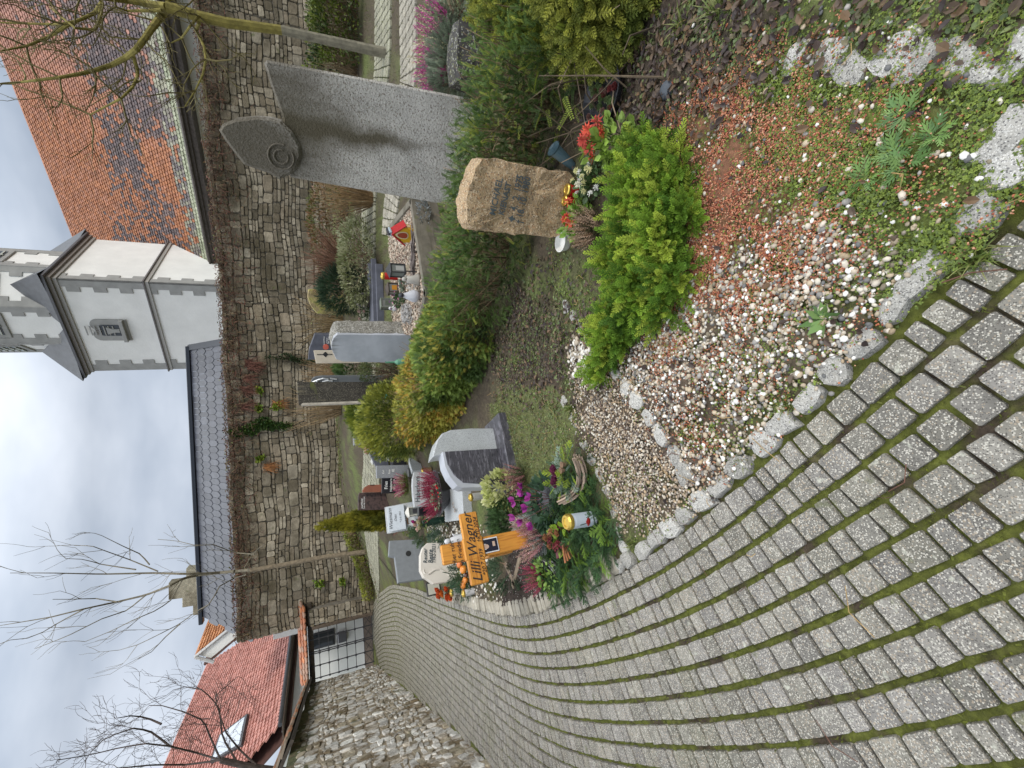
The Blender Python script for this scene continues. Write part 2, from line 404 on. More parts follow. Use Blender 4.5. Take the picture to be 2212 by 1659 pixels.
for P_, c_, a_ in ((Z_MOSS, c_moss, .8), (Z_RED, c_red, .8), (Z_PEB, c_soil * 1.5, .8), (Z_PEB2, c_soil * 1.5, .8), (Z_LEAF, c_soil * .8, .85), (Z_LEAF2, c_soil, .7), (Z_LAWN, c_grass * 1.1, .6)):
    f = (zin(P_) * a_ * S(.75 + nz1 * 1.3))[:, None]; C = C * (1 - f) + c_ * f
pm = cmix(c_path, c_soil, S((nz1 - .05) * 2.5)) * (1 + .35 * nz3[:, None])
C = C * bed[:, None] + pm * (1 - bed[:, None])
# grass court and soil bank in front of the back wall
bank = S((y - 13.6) / 1.2) * S((x + 7.0) / 1.5) * (y < 18) * (x < 30)
bc = cmix(np.array([.085, .065, .045]), np.array([.09, .11, .03]), S((n2(x, y, 2.5, 4, 9) + .1) * 2))
C = C * (1 - bank[:, None]) + bc * bank[:, None]
mb = MB(); nx, ny = len(gx), len(gy)
i = np.arange((nx - 1) * (ny - 1)); a = (i // (nx - 1)) * nx + i % (nx - 1)
mb.raw(np.stack([x, y, z], 1), np.stack([a, a + 1, a + nx + 1, a + nx], 1).ravel(), np.full(len(a), 4), C)
GROUND = mk('ground', rough=1, bump=.9, bscale=70, mot=.4, mscale=35, bdist=.012)
tag(mb.build('ground', GROUND, smooth=True), kind='structure')

# ---- paving of the main path
rows = []; WL0, WL1 = np.array([-4.43, 4.75]), np.array([-6.63, 9.51]); wd = (WL1 - WL0) / np.linalg.norm(WL1 - WL0); wn = np.array([wd[1], -wd[0]])
if wn[0] < 0: wn = -wn
def wall_side(p): return (p - WL0) @ wn      # >0 on the path's side of the left wall
quads = []; PITCHR = .106
for k in range(68):
    A = EC + EN * (k * PITCHR + .014); B = EC + EN * ((k + 1) * PITCHR - .007)
    seg = np.linalg.norm(np.diff((A + B) / 2, axis=0), axis=1); cs = np.concatenate([[0], np.cumsum(seg)]); t = rng.uniform(0, .1)
    while t < cs[-1] - .3:
        l = float(rng.choice([.062, .075, .085, .095, .105, .118])) + rng.uniform(-.004, .004); g = rng.uniform(.004, .008)
        def at(Cv, tt): return np.array([np.interp(tt, cs, Cv[:, 0]), np.interp(tt, cs, Cv[:, 1])])
        j = lambda: rng.uniform(-.0032, .0032, 2)
        qd = [at(A, t + g) + j(), at(A, t + l - g) + j(), at(B, t + l - g) + j(), at(B, t + g) + j()]
        c = sum(qd) / 4
        if wall_side(c) > .05 and c[1] > -.6 and c[1] < 17.5 and -9 < c[0] < 2.2: quads.append(qd)
        t += l
Q2 = np.array(quads); zz = T(Q2[..., 0], Q2[..., 1]); Q4 = np.concatenate([Q2, zz[..., None]], -1)
cen = Q2.mean(1)
if np.cross(Q2[0, 1] - Q2[0, 0], Q2[0, 3] - Q2[0, 0]) < 0: Q4 = Q4[:, ::-1]
n = len(Q4); base = rng.uniform(.15, .24, n); tint = np.stack([base * 1.06, base, base * rng.uniform(.84, .93, n)], 1)
lich = S((n2(cen[:, 0], cen[:, 1], 1.6, 3, 12) - .0) * 2.5); tint = tint * (1 - .45 * lich[:, None]) + np.array([.15, .15, .10]) * .45 * lich[:, None]
farm = S((cen[:, 1] - 4.5) / 7)[:, None] * .6; tint = tint * (1 - farm) + np.array([.13, .12, .065]) * farm
mb = MB(); stones(mb, Q4, np.tile([0, 0, 1.], (n, 1)), rng.uniform(.003, .011, n), bev=.05, jit=.035, cols=tint, crown=.25, cnr=.86)
SETT = mk('exposed aggregate sett', rough=.85, bump=.9, bscale=170, mot=.22, mscale=14, bdist=.006,
          speck=[(210, (.60, .57, .50), .33), (260, (.06, .055, .05), .27), (170, (.34, .28, .21), .18)], samt=.75,
          streak=[((22, 22, 22), (.44, .44, .37), .62, .71), ((9, 9, 9), (.12, .13, .06), .62, .76)])
tag(mb.build('path', SETT), kind='structure')

# ---- paved cross strips on the slope at the back
def strip(name, P, wdt, col=(.22, .22, .15), pit=.16):
    P = resample(np.array(P, float), .14); t = np.gradient(P, axis=0); t /= np.linalg.norm(t, axis=1)[:, None]; nn = np.stack([-t[:, 1], t[:, 0]], 1); qs = []
    m_ = int(wdt / pit)
    for k in range(m_):
        o = (k - m_ / 2) * pit
        for i in range(len(P) - 1):
            qs.append([P[i] + nn[i] * (o + .008) + t[i] * .008, P[i + 1] + nn[i + 1] * (o + .008) - t[i + 1] * .008, P[i + 1] + nn[i + 1] * (o + pit - .008) - t[i + 1] * .008, P[i] + nn[i] * (o + pit - .008) + t[i] * .008])
    Q2 = np.array(qs) ; Q2 = Q2 + rng.uniform(-.006, .006, Q2.shape); Q4 = np.concatenate([Q2, T(Q2[..., 0], Q2[..., 1])[..., None] + .0], -1)
    if np.cross(Q2[0, 1] - Q2[0, 0], Q2[0, 3] - Q2[0, 0]) < 0: Q4 = Q4[:, ::-1]
    n = len(Q4); cc = np.array(col) * rng.uniform(.75, 1.25, (n, 1)); mb = MB(); stones(mb, Q4, np.tile([0, 0, 1.], (n, 1)), np.full(n, .02), bev=.08, cols=cc)
    return tag(mb.build(name, SETT), kind='structure')
def P2(c, a, b): return hit(c, a, b)[:2]
strip('back_path', [(-6.3, 14.6)] + [P2(*k) for k in (('C', 380, 800), ('C', 370, 420), ('B', 110, 560), ('B', 110, 250), ('H', 970, 600), ('H', 975, 60), ('H', 975, -300))], 1.0)
strip('terrace_path', [P2(*k) for k in (('B', 330, 620), ('B', 350, 320), ('H', 1225, 700), ('H', 1215, 100), ('H', 1215, -300))], .8, (.27, .25, .2))

# ---- back boundary wall
WTOP = 4.35
def masonry(P0, P1, zb, zt, face, hmin=.085, hmax=.30, cols=None, seed=0, rub=.0, wl=(.14, .45), dp=(.02, .06), cnr=.72):
    """courses of rubble from P0 to P1 (2-D); returns MB with blocks standing proud of the mortar"""
    P0 = np.array(P0, float); P1 = np.array(P1, float); Ln = np.linalg.norm(P1 - P0); d = (P1 - P0) / Ln; nn = np.array([d[1], -d[0]])
    if nn @ np.array(face) < 0: nn = -nn
    z = zb; qs = []; dep = []
    while z < zt - .04:
        h = hmin + (hmax - hmin) * rng.random() ** 1.5; h = min(h, zt - z)
        if zt - z - h < .06: h = zt - z
        u = -rng.uniform(0, .2)
        while u < Ln:
            w_ = rng.uniform(*wl) * (.6 + h / .25 * .5)
            splits = [(0, h)] if rng.random() > .22 or h < .17 else [(0, h * .5), (h * .5, h)]
            for (a, b) in splits:
                g = .009; ua_, ub_ = max(u + g, 0), min(u + w_ - g, Ln)
                if ub_ - ua_ > .04:
                    j = lambda: rng.uniform(-1, 1) * rub
                    wav = lambda uu, zz_: .035 * math.sin(uu * 1.3 + zz_ * 2) + .02 * math.sin(uu * 3.1 + seed)
                    qs.append([(ua_ + j(), z + a + g + j() + wav(ua_, z + a)), (ub_ + j(), z + a + g + j() + wav(ub_, z + a)), (ub_ + j(), z + b - g + j() + wav(ub_, z + b)), (ua_ + j(), z + b - g + j() + wav(ua_, z + b))]); dep.append(rng.uniform(*dp))
            u += w_
        z += h
    qs = np.array(qs); Q4 = np.stack([P0[0] + d[0] * qs[..., 0], P0[1] + d[1] * qs[..., 0], qs[..., 1]], -1)
    n3 = np.array([nn[0], nn[1], 0.]); 
    if np.cross(Q4[0, 1] - Q4[0, 0], Q4[0, 3] - Q4[0, 0]) @ n3 < 0: Q4 = Q4[:, ::-1]
    n = len(Q4); cc = cpick(cols, n, .25); mb = MB(); stones(mb, Q4, np.tile(n3, (n, 1)), np.array(dep), bev=.12, jit=.10, cols=cc, crown=.35, cnr=cnr)
    return mb, n3
SC = [(.24, .20, .145), (.29, .25, .185), (.20, .165, .115), (.25, .215, .16), (.155, .13, .09), (.33, .29, .22)]
W = thing('boundary_wall', 'tall weathered rubble stone wall closing the cemetery at the back', 'wall', (0, 16, 0))
segs = [((-7.68, 16.), (3.0, 16.)), ((3.0, 16.), (11.0, 14.2)), ((11.0, 14.2), (18.0, 12.7))]
allm = MB(); core = MB()
for P0, P1 in segs:
    m_, n3 = masonry(P0, P1, min(float(T(*P0)), float(T(*P1))) - .15, WTOP, (0, -1), cols=SC); allm.mbs(m_)
    a = np.array(P0); b = np.array(P1); ln = np.linalg.norm(b - a); c = (a + b) / 2 - n3[:2] * .3
    core.box((c[0], c[1], WTOP / 2 - .02), (ln, .6, WTOP), (.13, .115, .09), 0, rz=math.atan2(b[1] - a[1], b[0] - a[0]))
off = Matrix.Translation((0, -16, 0))
mm = MB(); mm.mbs(allm, off); WSTONE = mk('wall stone', rough=.92, bump=.8, bscale=22, mot=.28, mscale=9, bdist=.02,
   streak=[((.6, .6, .9), (.085, .07, .042), .48, .66), ((5, 5, 5), (.11, .12, .05), .62, .75), ((14, 14, 14), (.45, .43, .36), .66, .76)])
mm.build('masonry', WSTONE, W)
mm = MB(); mm.mbs(core, off); mm.build('mortar_core', STONE, W)
# end face of the wall beside the gate
m_, n3 = masonry((-7.70, 16.03), (-7.70, 16.62), .1, WTOP, (-1, 0), cols=SC); mm = MB(); mm.mbs(m_, off); mm.build('end_face', WSTONE, W)

# ---- left wall with tiled coping, running from the gate towards us
LW = thing('side_wall', 'low rough limestone wall with mossy top left of the path', 'wall', (-6, 8, 0))
p0 = np.array([-4.43, 4.75]) - wd * 3.5; p1 = p0 + wd * 15.6; p1 = np.array([-9.45, 15.65]) if p1[1] > 15.65 else p1
m_, n3 = masonry(p0, p1, -.1, 2.2, (1, -.4), hmin=.07, hmax=.24, cols=[(.48, .46, .42), (.60, .59, .55), (.38, .34, .28), (.54, .52, .48), (.30, .26, .19)], rub=.034, wl=(.10, .36), dp=(.004, .03), cnr=.6)
off = Matrix.Translation((6, -8, 0)); mm = MB(); mm.mbs(m_, off)
LWM = mk('limestone', rough=.93, bump=1., bscale=16, mot=.32, mscale=8, bdist=.03, streak=[((3, 3, 3), (.16, .12, .07), .50, .62), ((7, 7, 7), (.62, .61, .58), .62, .70), ((1.1, 1.1, 1.6), (.08, .085, .035), .60, .72)])
mm.build('masonry', LWM, LW)
c = (p0 + p1) / 2 - n3[:2] * .25; mm = MB(); mm.box((c[0] + 6, c[1] - 8, 1.05), (np.linalg.norm(p1 - p0), .5, 2.3), (.30, .25, .18), .02, rz=math.atan2(wd[1], wd[0])); mm.build('mortar_core', LWM, LW)

def tiles(name, m, parent, O, U, Vv, nu, nv, cf, th=.02, scal=.35, lap=1.25, clip=None, thick_dir=None):
    """plain-tile roof: origin O, U along eave, Vv up the slope (vectors of the whole roof), nu x nv tiles"""
    O = np.array(O, float); U = np.array(U, float); Vv = np.array(Vv, float); du = U / nu; dv = Vv / nv
    nn = np.cross(U, Vv); nn /= np.linalg.norm(nn)
    if nn[2] < 0: nn = -nn
    ii, jj = np.meshgrid(np.arange(nu), np.arange(nv)); ii = ii.ravel() + .5 * (jj.ravel() % 2); jj = jj.ravel()
    if clip is not None: k = clip((ii + .5) / nu, (jj + .5) / nv); ii = ii[k]; jj = jj[k]
    n = len(ii); l = lap
    pr = [(.02, l), (.98, l), (.98, .22), (.82, .22 - scal * .6), (.5, .22 - scal), (.18, .22 - scal * .6), (.02, .22)]
    P = np.array(pr); hh = np.where(P[:, 1] > 1, .1, 1.) * th * 1.0
    V = O + (ii[:, None, None] + P[None, :, 0:1]) * du + (jj[:, None, None] + P[None, :, 1:2]) * dv + nn * (hh[None, :, None] * rng.uniform(.8, 1.3, (n, 1, 1)) + .01)
    V2 = V - nn * th * 1.1
    VV = np.concatenate([V, V2], 1); k = len(P); fc = [tuple(range(k))] + [(i, i + k, (i + 1) % k + k, (i + 1) % k) for i in range(1, k)]
    lp = np.array([i for f in fc for i in f]); sz = np.array([len(f) for f in fc])
    mb = MB(); mb.raw(VV.reshape(-1, 3), (lp[None] + (np.arange(n) * 2 * k)[:, None]).ravel(), np.tile(sz, n), np.repeat(cf((ii + .5) / nu, (jj + .5) / nv), 2 * k, 0))
    return mb.build(name, m, parent)
def slab4(name, m, parent, p, col, t=.1, nudge=0.):
    p = np.array(p, float); nn = np.cross(p[1] - p[0], p[3] - p[0]); nn /= np.linalg.norm(nn)
    if nn[2] < 0: nn = -nn
    V = np.concatenate([p - nn * nudge, p - nn * (t + nudge)]); mb = MB()
    mb.add(V, [(0, 1, 2, 3), (7, 6, 5, 4), (0, 4, 5, 1), (1, 5, 6, 2), (2, 6, 7, 3), (3, 7, 4, 0)], col); return mb.build(name, m, parent)

# coping tiles on the left wall: one pitch towards the path
cop0 = p0 - n3[:2] * .35; cop1 = p1 - n3[:2] * .35
def cf_cop(u, v): return cpick([(.33, .17, .10), (.28, .20, .15), (.38, .16, .08), (.22, .19, .15), (.30, .24, .18)], len(u), .2)
rise = 2.62
UU = np.append(cop1 - cop0, 0); O_ = np.append(p0 + n3[:2] * .22, 2.36); VVv = np.append(-n3[:2] * .55, .30)
# the near half of the wall has lost its tiles; the coping covers the far half
O2 = O_ + UU * .47; tiles('coping_tiles', TILE, LW, O2 - np.array([-6, 8, 0]), UU * .53, VVv, 46, 3, cf_cop, th=.035, scal=.3)
slab4('coping_board', BARK, LW, [O2 - np.array([-6, 8, 0.02]), O2 + UU * .53 - np.array([-6, 8, .02]), O2 + UU * .53 + VVv - np.array([-6, 8, .02]), O2 + VVv - np.array([-6, 8, .02])], (.06, .05, .04), .06, .01)
mm = MB(); V_, Fc_ = grid_block((np.linalg.norm(p1 - p0), .52, .34), 22)
V_[:, 2] += fbm(V_, 3.5, 3, 4) * .10 + .0; V_[:, 1] += fbm(V_, 4, 2, 9) * .05; R_ = np.array(Matrix.Rotation(math.atan2(wd[1], wd[0]), 3, 'Z'))
mm.add(V_ @ R_.T + np.array([c[0] + 6, c[1] - 8, 2.2]), Fc_, (.085, .09, .04)); mm.build('rubble_top', LWM, LW)

# ---- gate, its tiled canopy and pillar
gy_ = 16.0; gz = float(T(-8.5, 16))
GC = thing('gate_canopy', 'small tiled canopy on a dark timber beam over the iron gate', 'canopy', (-8.3, 16, 0))
tiles('roof_tiles', TILE, GC, (-1.35, -.38, 2.38), (2.75, 0, 0), (0, .55, .26), 15, 3, lambda u, v: cpick([(.42, .16, .07), (.33, .20, .14), (.38, .15, .08)], len(u), .2), th=.035, scal=.3)
mm = MB(); mm.box((0.02, -.05, 2.28), (2.7, .22, .16), (.07, .055, .04), .01); mm.box((0.02, -.2, 2.40), (2.7, .3, .03), (.05, .04, .03), .004); mm.build('beam', BARK, GC)
PL = thing('gate_pillar', 'squat stone gate pillar with a worn brown board on its side', 'pillar', (-7.42, 15.9, gz))
m_, n3p = masonry((-7.62, 15.72), (-7.1, 15.72), gz - .1, 2.3, (0, -1), cols=SC); mm = MB(); mm.mbs(m_, Matrix.Translation((7.42, -15.9, -gz))); mm.box((.06, .12, 1.0), (.5, .52, 2.08), (.2, .18, .15), .02); mm.build('masonry', WSTONE, PL)
mm = MB(); mm.box((-.25, -.2, 1.0), (.1, .14, 1.9), (.10, .075, .055), .01); mm.build('board', BARK, PL)
GT = thing('iron_gate', 'black wrought iron double gate at the far end of the path', 'gate', (-8.55, 15.8, gz))
for sx in (-1, 1):
    mm = MB(); W2 = .85; x0, x1 = (-W2, -.03) if sx < 0 else (.03, W2); Hh = 2.02
    for xx in (x0, (x0 + x1) / 2, x1): mm.box((xx, 0, Hh / 2 + .05), (.026, .026, Hh), (1, 1, 1), .002)
    for k in range(8): mm.box(((x0 + x1) / 2, .001, .08 + k * Hh / 7.2), (x1 - x0, .018, .02), (1, 1, 1), .001)
    for k in range(6):
        for xx in (x0, (x0 + x1) / 2, x1): mm.box((xx, -.016, .36 + k * Hh / 7.2), (.075, .02, .02), (1, 1, 1), .001, M=Matrix.Rotation(.7, 3, 'Y')); mm.box((xx, -.018, .36 + k * Hh / 7.2), (.075, .02, .02), (1, 1, 1), .001, M=Matrix.Rotation(-.7, 3, 'Y'))
    for k in range(2):
        xa = x0 + k * (x1 - x0) / 2; xb = xa + (x1 - x0) / 2
        mm.tube([(xa, 0, .08), (xb, 0, .36)], .008, 4); mm.tube([(xb, 0, .08), (xa, 0, .36)], .008, 4)
    mm.build('gate_leaf', IRON, GT)

# ---- house beyond the gate
HS = thing('white_house', 'white rendered house behind the gate under a big pink red tiled roof', 'house', (-10, 19, 0))
ho = np.array([-10, 19, 0.])
d = np.array([0, -1., 0]); eR2 = np.array([-11.65, 26.5, 3.5]); eL2 = np.array([-11.65, 17.35, 3.5]); rR = np.array([-16.0, 31.5, 8.62]); rL = np.array([-16.0, 17.35, 8.62])
inw = np.array([-1., 0, 0])
mm = MB(); a = eR2 + inw * .5; b = eL2 + inw * .5 - d * .5; pr_ = np.array([a, b, b + inw * 8, a + inw * 8]); pr_[:, 2] = 0; top = pr_.copy(); top[:, 2] = 3.45
mm.add(np.concatenate([pr_, top]) - ho, [(0, 1, 5, 4), (1, 2, 6, 5), (2, 3, 7, 6), (3, 0, 4, 7)]); mm.build('wall', PLASTER, HS)
UU = (eR2 - eL2); rr = rL - eL2 ; k_ = rr @ (UU / np.linalg.norm(UU)); 
Vv_ = np.array([inw[0] * 8, inw[1] * 8, 0.]); 
def cf_red(u, v):
    c = cpick([(.40, .175, .14), (.44, .20, .165), (.36, .15, .12), (.47, .22, .18)], len(u), .1); return c
# gable edge climbs from the eave's left end to the ridge
rd = (rR - rL); 
def bil4(u, v): return eL2 * (1 - u) * (1 - v) + eR2 * u * (1 - v) + rR * u * v + rL * (1 - u) * v
def tiles4(name, m, parent, A, B, Cc, Dd, nu, nv, cf, org, th=.03, scal=.35):
    A, B, Cc, Dd = [np.array(k, float) for k in (A, B, Cc, Dd)]
    P = [(.02, 1.2), (.98, 1.2), (.98, .22), (.82, .22 - scal * .6), (.5, .22 - scal), (.18, .22 - scal * .6), (.02, .22)]; P = np.array(P)
    ii, jj = np.meshgrid(np.arange(nu), np.arange(nv)); ii = ii.ravel() + .5 * (jj.ravel() % 2); jj = jj.ravel(); n = len(ii)
    u = (ii[:, None] + P[None, :, 0]) / nu; v = (jj[:, None] + P[None, :, 1]) / nv; u = u[..., None]; v = v[..., None]
    V = A * (1 - u) * (1 - v) + B * u * (1 - v) + Cc * u * v + Dd * (1 - u) * v
    nn = np.cross(B - A, Dd - A); nn /= np.linalg.norm(nn); nn = nn if nn[2] > 0 else -nn
    hh = np.where(P[:, 1] > 1, .1, 1.) * th
    V = V + nn * (hh[None, :, None] * rng.uniform(.8, 1.3, (n, 1, 1)) + .01); V2 = V - nn * th * 1.1; VV = np.concatenate([V, V2], 1); k = len(P)
    fc = [tuple(range(k))] + [(i, i + k, (i + 1) % k + k, (i + 1) % k) for i in range(1, k)]
    lp = np.array([i for f in fc for i in f]); sz = np.array([len(f) for f in fc]); mb = MB()
    mb.raw(VV.reshape(-1, 3) - org, (lp[None] + (np.arange(n) * 2 * k)[:, None]).ravel(), np.tile(sz, n), np.repeat(cf((ii + .5) / nu, (jj + .5) / nv), 2 * k, 0))
    slab = slab4('roof_deck', m, parent, np.array([A, B, Cc, Dd]) - org, (.10, .05, .04), .08, .45)
    return mb.build(name, m, parent)
tiles4('roof', TILE, HS, eL2, eR2, rR, rL, 52, 40, cf_red, ho, th=.05, scal=.4)
mm = MB(); mm.tube([eL2 + np.array([0, 0, -.06]) - inw * .08 - ho, eR2 + np.array([0, 0, -.06]) - inw * .08 - ho], .075, 8, (.12, .12, .125)); mm.build('gutter', METAL, HS)
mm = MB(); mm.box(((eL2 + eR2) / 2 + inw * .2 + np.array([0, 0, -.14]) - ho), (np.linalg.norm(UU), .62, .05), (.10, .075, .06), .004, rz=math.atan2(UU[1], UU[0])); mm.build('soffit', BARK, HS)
# the wing whose white wall shows through the gate
GW = thing('gate_house_wall', 'white wall with a dark framed window seen through the gate bars', 'building', (-9.2, 17.2, 0))
mm = MB(); mm.box((0, .15, 1.27), (5.2, .3, 2.5), (1, 1, 1), .01); mm.build('wall', PLASTER, GW)
mm = MB(); mm.box((0, -.03, .25), (5.2, .08, .6), (.22, .17, .14), .01); mm.build('plinth', STONE, GW)
wa = atY('M', 560, 800, 17.15); wb = atY('M', 850, 760, 17.15)
wx0 = atY('M', 700, 920, 17.15)[0]; wx1 = atY('M', 700, 745, 17.15)[0]; wz1 = wa[2]; wz0 = wb[2]
mm = MB(); mm.box(((wx0 + wx1) / 2 + 9.2, -.02, (wz0 + wz1) / 2), (wx1 - wx0, .06, wz1 - wz0), (.05, .05, .055), .01); wf = mm.build('window', PLAIN, GW)
mm = MB(); mm.box(((wx0 + wx1) / 2 + 9.2, -.055, (wz0 + wz1) / 2), (wx1 - wx0 - .12, .02, wz1 - wz0 - .12), (1, 1, 1), .002); mm.build('pane', GLASS, wf)
lb = atY('M', 935, 800, 17.1); mm = MB(); mm.box((lb[0] + 9.2, -.06, lb[2]), (.36, .12, .3), (.16, .16, .18), .01); mm.build('letter_box', METAL, GW)

# skylight in the pink roof, small window
def on_roof(c, a, b):
    d = ray(*q(c, a, b)); nn = np.cross(eR2 - eL2, rL - eL2); t = ((eL2 - CAM) @ nn) / (d @ nn); return CAM + d * t
nnr = np.cross(eR2 - eL2, rL - eL2); nnr /= np.linalg.norm(nnr); nnr = nnr if nnr[2] > 0 else -nnr
sk = [on_roof('Q', 1255, 1640) + nnr * .16, on_roof('Q', 1310, 1475) + nnr * .16, on_roof('Q', 1475, 1350) + nnr * .16, on_roof('Q', 1440, 1535) + nnr * .16]
f_ = slab4('skylight', PLAIN, HS, np.array(sk) - ho, (.06, .06, .065), .1)
cc_ = sum(sk) / 4; PANE = mk('painted sky reflection pane', col=(.55, .6, .66), rough=.12, spec=.8)  # reflected sky is painted into the pane's pale blue base colour
slab4('pane', PANE, f_, np.array([cc_ + (k - cc_) * .86 + nnr * .012 for k in sk]) - ho, (1, 1, 1), .01)

# orange tiled wing with white gable, right of the pink roof
WG = thing('orange_roof_wing', 'small white gabled wing with orange tiled roof beside the slate roof', 'building', (-9, 21, 0)); wo = np.array([-9, 21, 0.])
y_ = 19.5; A_ = atY('Q', 1385, 900, y_); B_ = atY('Q', 1165, 998, y_ + .0); C_ = atY('Q', 1395, 830, y_)
g0 = atY('Q', 1150, 1000, 20.0); g1 = atY('Q', 1400, 795, 20.0); e0 = atY('Q', 1230, 790, 22.5); e1 = atY('Q', 1410, 700, 22.5)
tiles4('roof', TILE, WG, g1, e1, e0, g0, 12, 12, lambda u, v: cpick([(.42, .18, .07), (.36, .15, .06), (.46, .21, .09)], len(u), .15), wo, th=.05)
gg = np.array([atY('Q', 1172, 995, 19.98), atY('Q', 1400, 815, 19.98), atY('Q', 1405, 885, 19.98), atY('Q', 1265, 1015, 19.98)])
mm = MB(); V_ = np.concatenate([gg, gg + np.array([0, 1.2, 0])]) - wo; mm.add(V_, [(0, 1, 2, 3), (7, 6, 5, 4), (0, 4, 5, 1), (1, 5, 6, 2), (2, 6, 7, 3), (3, 7, 4, 0)]); mm.build('gable_wall', PLASTER, WG)
mm = MB()
for a_, b_ in ((g0, g1), (atY('Q', 1150, 1000, 19.95), atY('Q', 1262, 1030, 19.95))): mm.tube([a_ - wo + np.array([0, -.06, 0]), b_ - wo + np.array([0, -.06, 0])], .06, 6, (.5, .5, .5))
mm.build('verge_board', PLAIN, WG)
zb_ = 4.0; mm = MB(); mm.box((0, 2.2, 2.0), (3.4, 3, 4.0), (1, 1, 1), .01); mm.build('wall', PLASTER, WG)

# ---- slate roofed building right behind the wall
SL = thing('slate_roofed_building', 'long low building with dark slate roof just above the back wall', 'building', (-3, 18, 0)); so_ = np.array([-3, 18, 0.])
y1 = 19.6; tR = atY('O', 410, 757, y1); tL = atY('O', 439, 1338, y1); zt_ = (tR[2] + tL[2]) / 2; tR[2] = tL[2] = zt_
bR = np.array([tR[0] - .0, 16.9, 4.05]); bL = np.array([tL[0], 16.9, 4.05])
def cf_sl(u, v): return cpick([(.045, .048, .062), (.052, .056, .07), (.04, .043, .056), (.06, .064, .08)], len(u), .1)
tiles4('roof', SLATE, SL, bL, bR, tR, tL, 44, 6, cf_sl, so_, th=.018, scal=.32)
mm = MB(); mm.box(((tL + tR) / 2 + np.array([0, .05, .06]) - so_), (abs(tR[0] - tL[0]) + .3, .3, .14), (.05, .055, .065), .02); mm.build('ridge_flashing', METAL, SL)
vb = (tR + bR) / 2 + np.array([.1, 0, 0]) - so_; lv = np.linalg.norm(tR - bR)
mm = MB(); mm.box(vb, (.22, lv, .16), (.05, .055, .065), .01, M=Matrix.Rotation(math.atan2(tR[2] - bR[2], tR[1] - bR[1]), 3, 'X')); mm.build('verge', METAL, SL)
mm = MB(); mm.box((( tL[0] + tR[0]) / 2 + 3, 1.0, 2.2), (abs(tR[0] - tL[0]) - .5, 3.4, 3.4), (1, 1, 1), .01); mm.build('wall', PLASTER, SL)
mm = MB(); pn = np.array([tR[0] + .25, 18.3, 0]) - so_; mm.box(pn + np.array([.15, .6, 4.35]), (.5, .3, 1.0), (1, 1, 1), .01); mm.build('gable_end', PLASTER, SL)

# stepped stone gable behind the slate roof
SG = thing('stepped_gable', 'old grey stone stepped gable rising behind the slate roof', 'gable', (-7, 24, 0)); go_ = np.array([-7, 24, 0.])
def Yq(a, b): p = atY('Q', a, b, 24); return p[0] + 7, p[2]
st_ = [Yq(1200, 470), Yq(1105, 475), Yq(1105, 545), Yq(1003, 558), Yq(1003, 655), Yq(1083, 645), Yq(1083, 700), Yq(1145, 690), Yq(1145, 745), Yq(1200, 740)]
ol = [(a, b) for a, b in st_]; ol = [(ol[0][0], 3)] + ol + [(ol[-1][0], 3)]
mm = MB(); mm.prism(ol, -.25, .25, (.30, .28, .21), .02); mm.build('masonry', WSTONE, SG)

# ---- church: nave roof, choir tower, upper tower
CH = thing('church', 'white church with grey quoined tower and huge weathered orange tiled roof', 'church', (12, 28, 0)); co_ = np.array([12, 28, 0.])
ze = 7.2
def eav(c, a, b): return atZ(c, a, b, ze)
E1 = eav('S', 1860, 1000); E0 = eav('R', 1375, 100); R1 = atY('O', 166, 535, 40.5); zr_ = R1[2]; R0 = atZ('O', 10, 140, zr_)
dE = (E0 - E1); dE /= np.linalg.norm(dE); dR = R0 - R1; dR /= np.linalg.norm(dR)
E0x = E0 + dE * 9; R0x = R0 + dR * 14; E1x = E1 - dE * 1.0; R1x = R1 - dR * .6
def cf_ch(u, v):
    n = len(u); og = cpick([(.34, .13, .055), (.38, .155, .07), (.29, .11, .05), (.35, .15, .085)], n, .14)
    pk = cpick([(.32, .16, .12), (.36, .185, .145), (.28, .14, .11)], n, .12); dk = cpick([(.10, .075, .075), (.13, .095, .095), (.08, .062, .065), (.16, .11, .10)], n, .15)
    far_ = S((u - .30) / .35); c = og * (1 - far_[:, None]) + pk * far_[:, None]
    P = np.stack([u * 9, v * 5, u * 0], 1); f = fbm(P, 1., 3, 31) * .9 + .86 - np.abs(v - .33) * 2.6 - np.maximum(0, .13 - u) * 6
    d = rng.random(n) < S((f - .0) * 1.05) * .97; c[d] = dk[d]
    lo = (v < .10) & (rng.random(n) < .8); c[lo] = cpick([(.14, .12, .12), (.20, .18, .15), (.28, .27, .20)], lo.sum(), .15)
    vl = v < .03; c[vl] = cpick([(.34, .35, .25), (.28, .30, .2)], vl.sum(), .15)
    return c
tiles4('nave_roof', TILE, CH, E1x, E0x, R0x, R1x, 120, 62, cf_ch, co_, th=.045, scal=.4)
inw = np.array([-dE[1], dE[0], 0]); inw = inw if inw[1] > 0 else -inw
mm = MB(); mm.tube([E1x - inw * .12 + [0, 0, -.1] - co_, E0x - inw * .12 + [0, 0, -.1] - co_], .13, 8, (.14, .13, .12)); mm.build('gutter', METAL, CH)
a = E1x + inw * .7; b = E0x + inw * .7; mm = MB(); p4 = [a, b, b + inw * 12, a + inw * 12]; p4 = np.array(p4); lo_ = p4.copy(); lo_[:, 2] = 0; hi_ = p4.copy(); hi_[:, 2] = ze - .35
mm.add(np.concatenate([lo_, hi_]) - co_, [(0, 1, 5, 4), (1, 2, 6, 5), (2, 3, 7, 6), (3, 0, 4, 7)]); mm.build('nave_wall', PLASTER, CH)
mm = MB(); ang = math.atan2(dE[1], dE[0]); ln = np.linalg.norm(E0x - E1x)
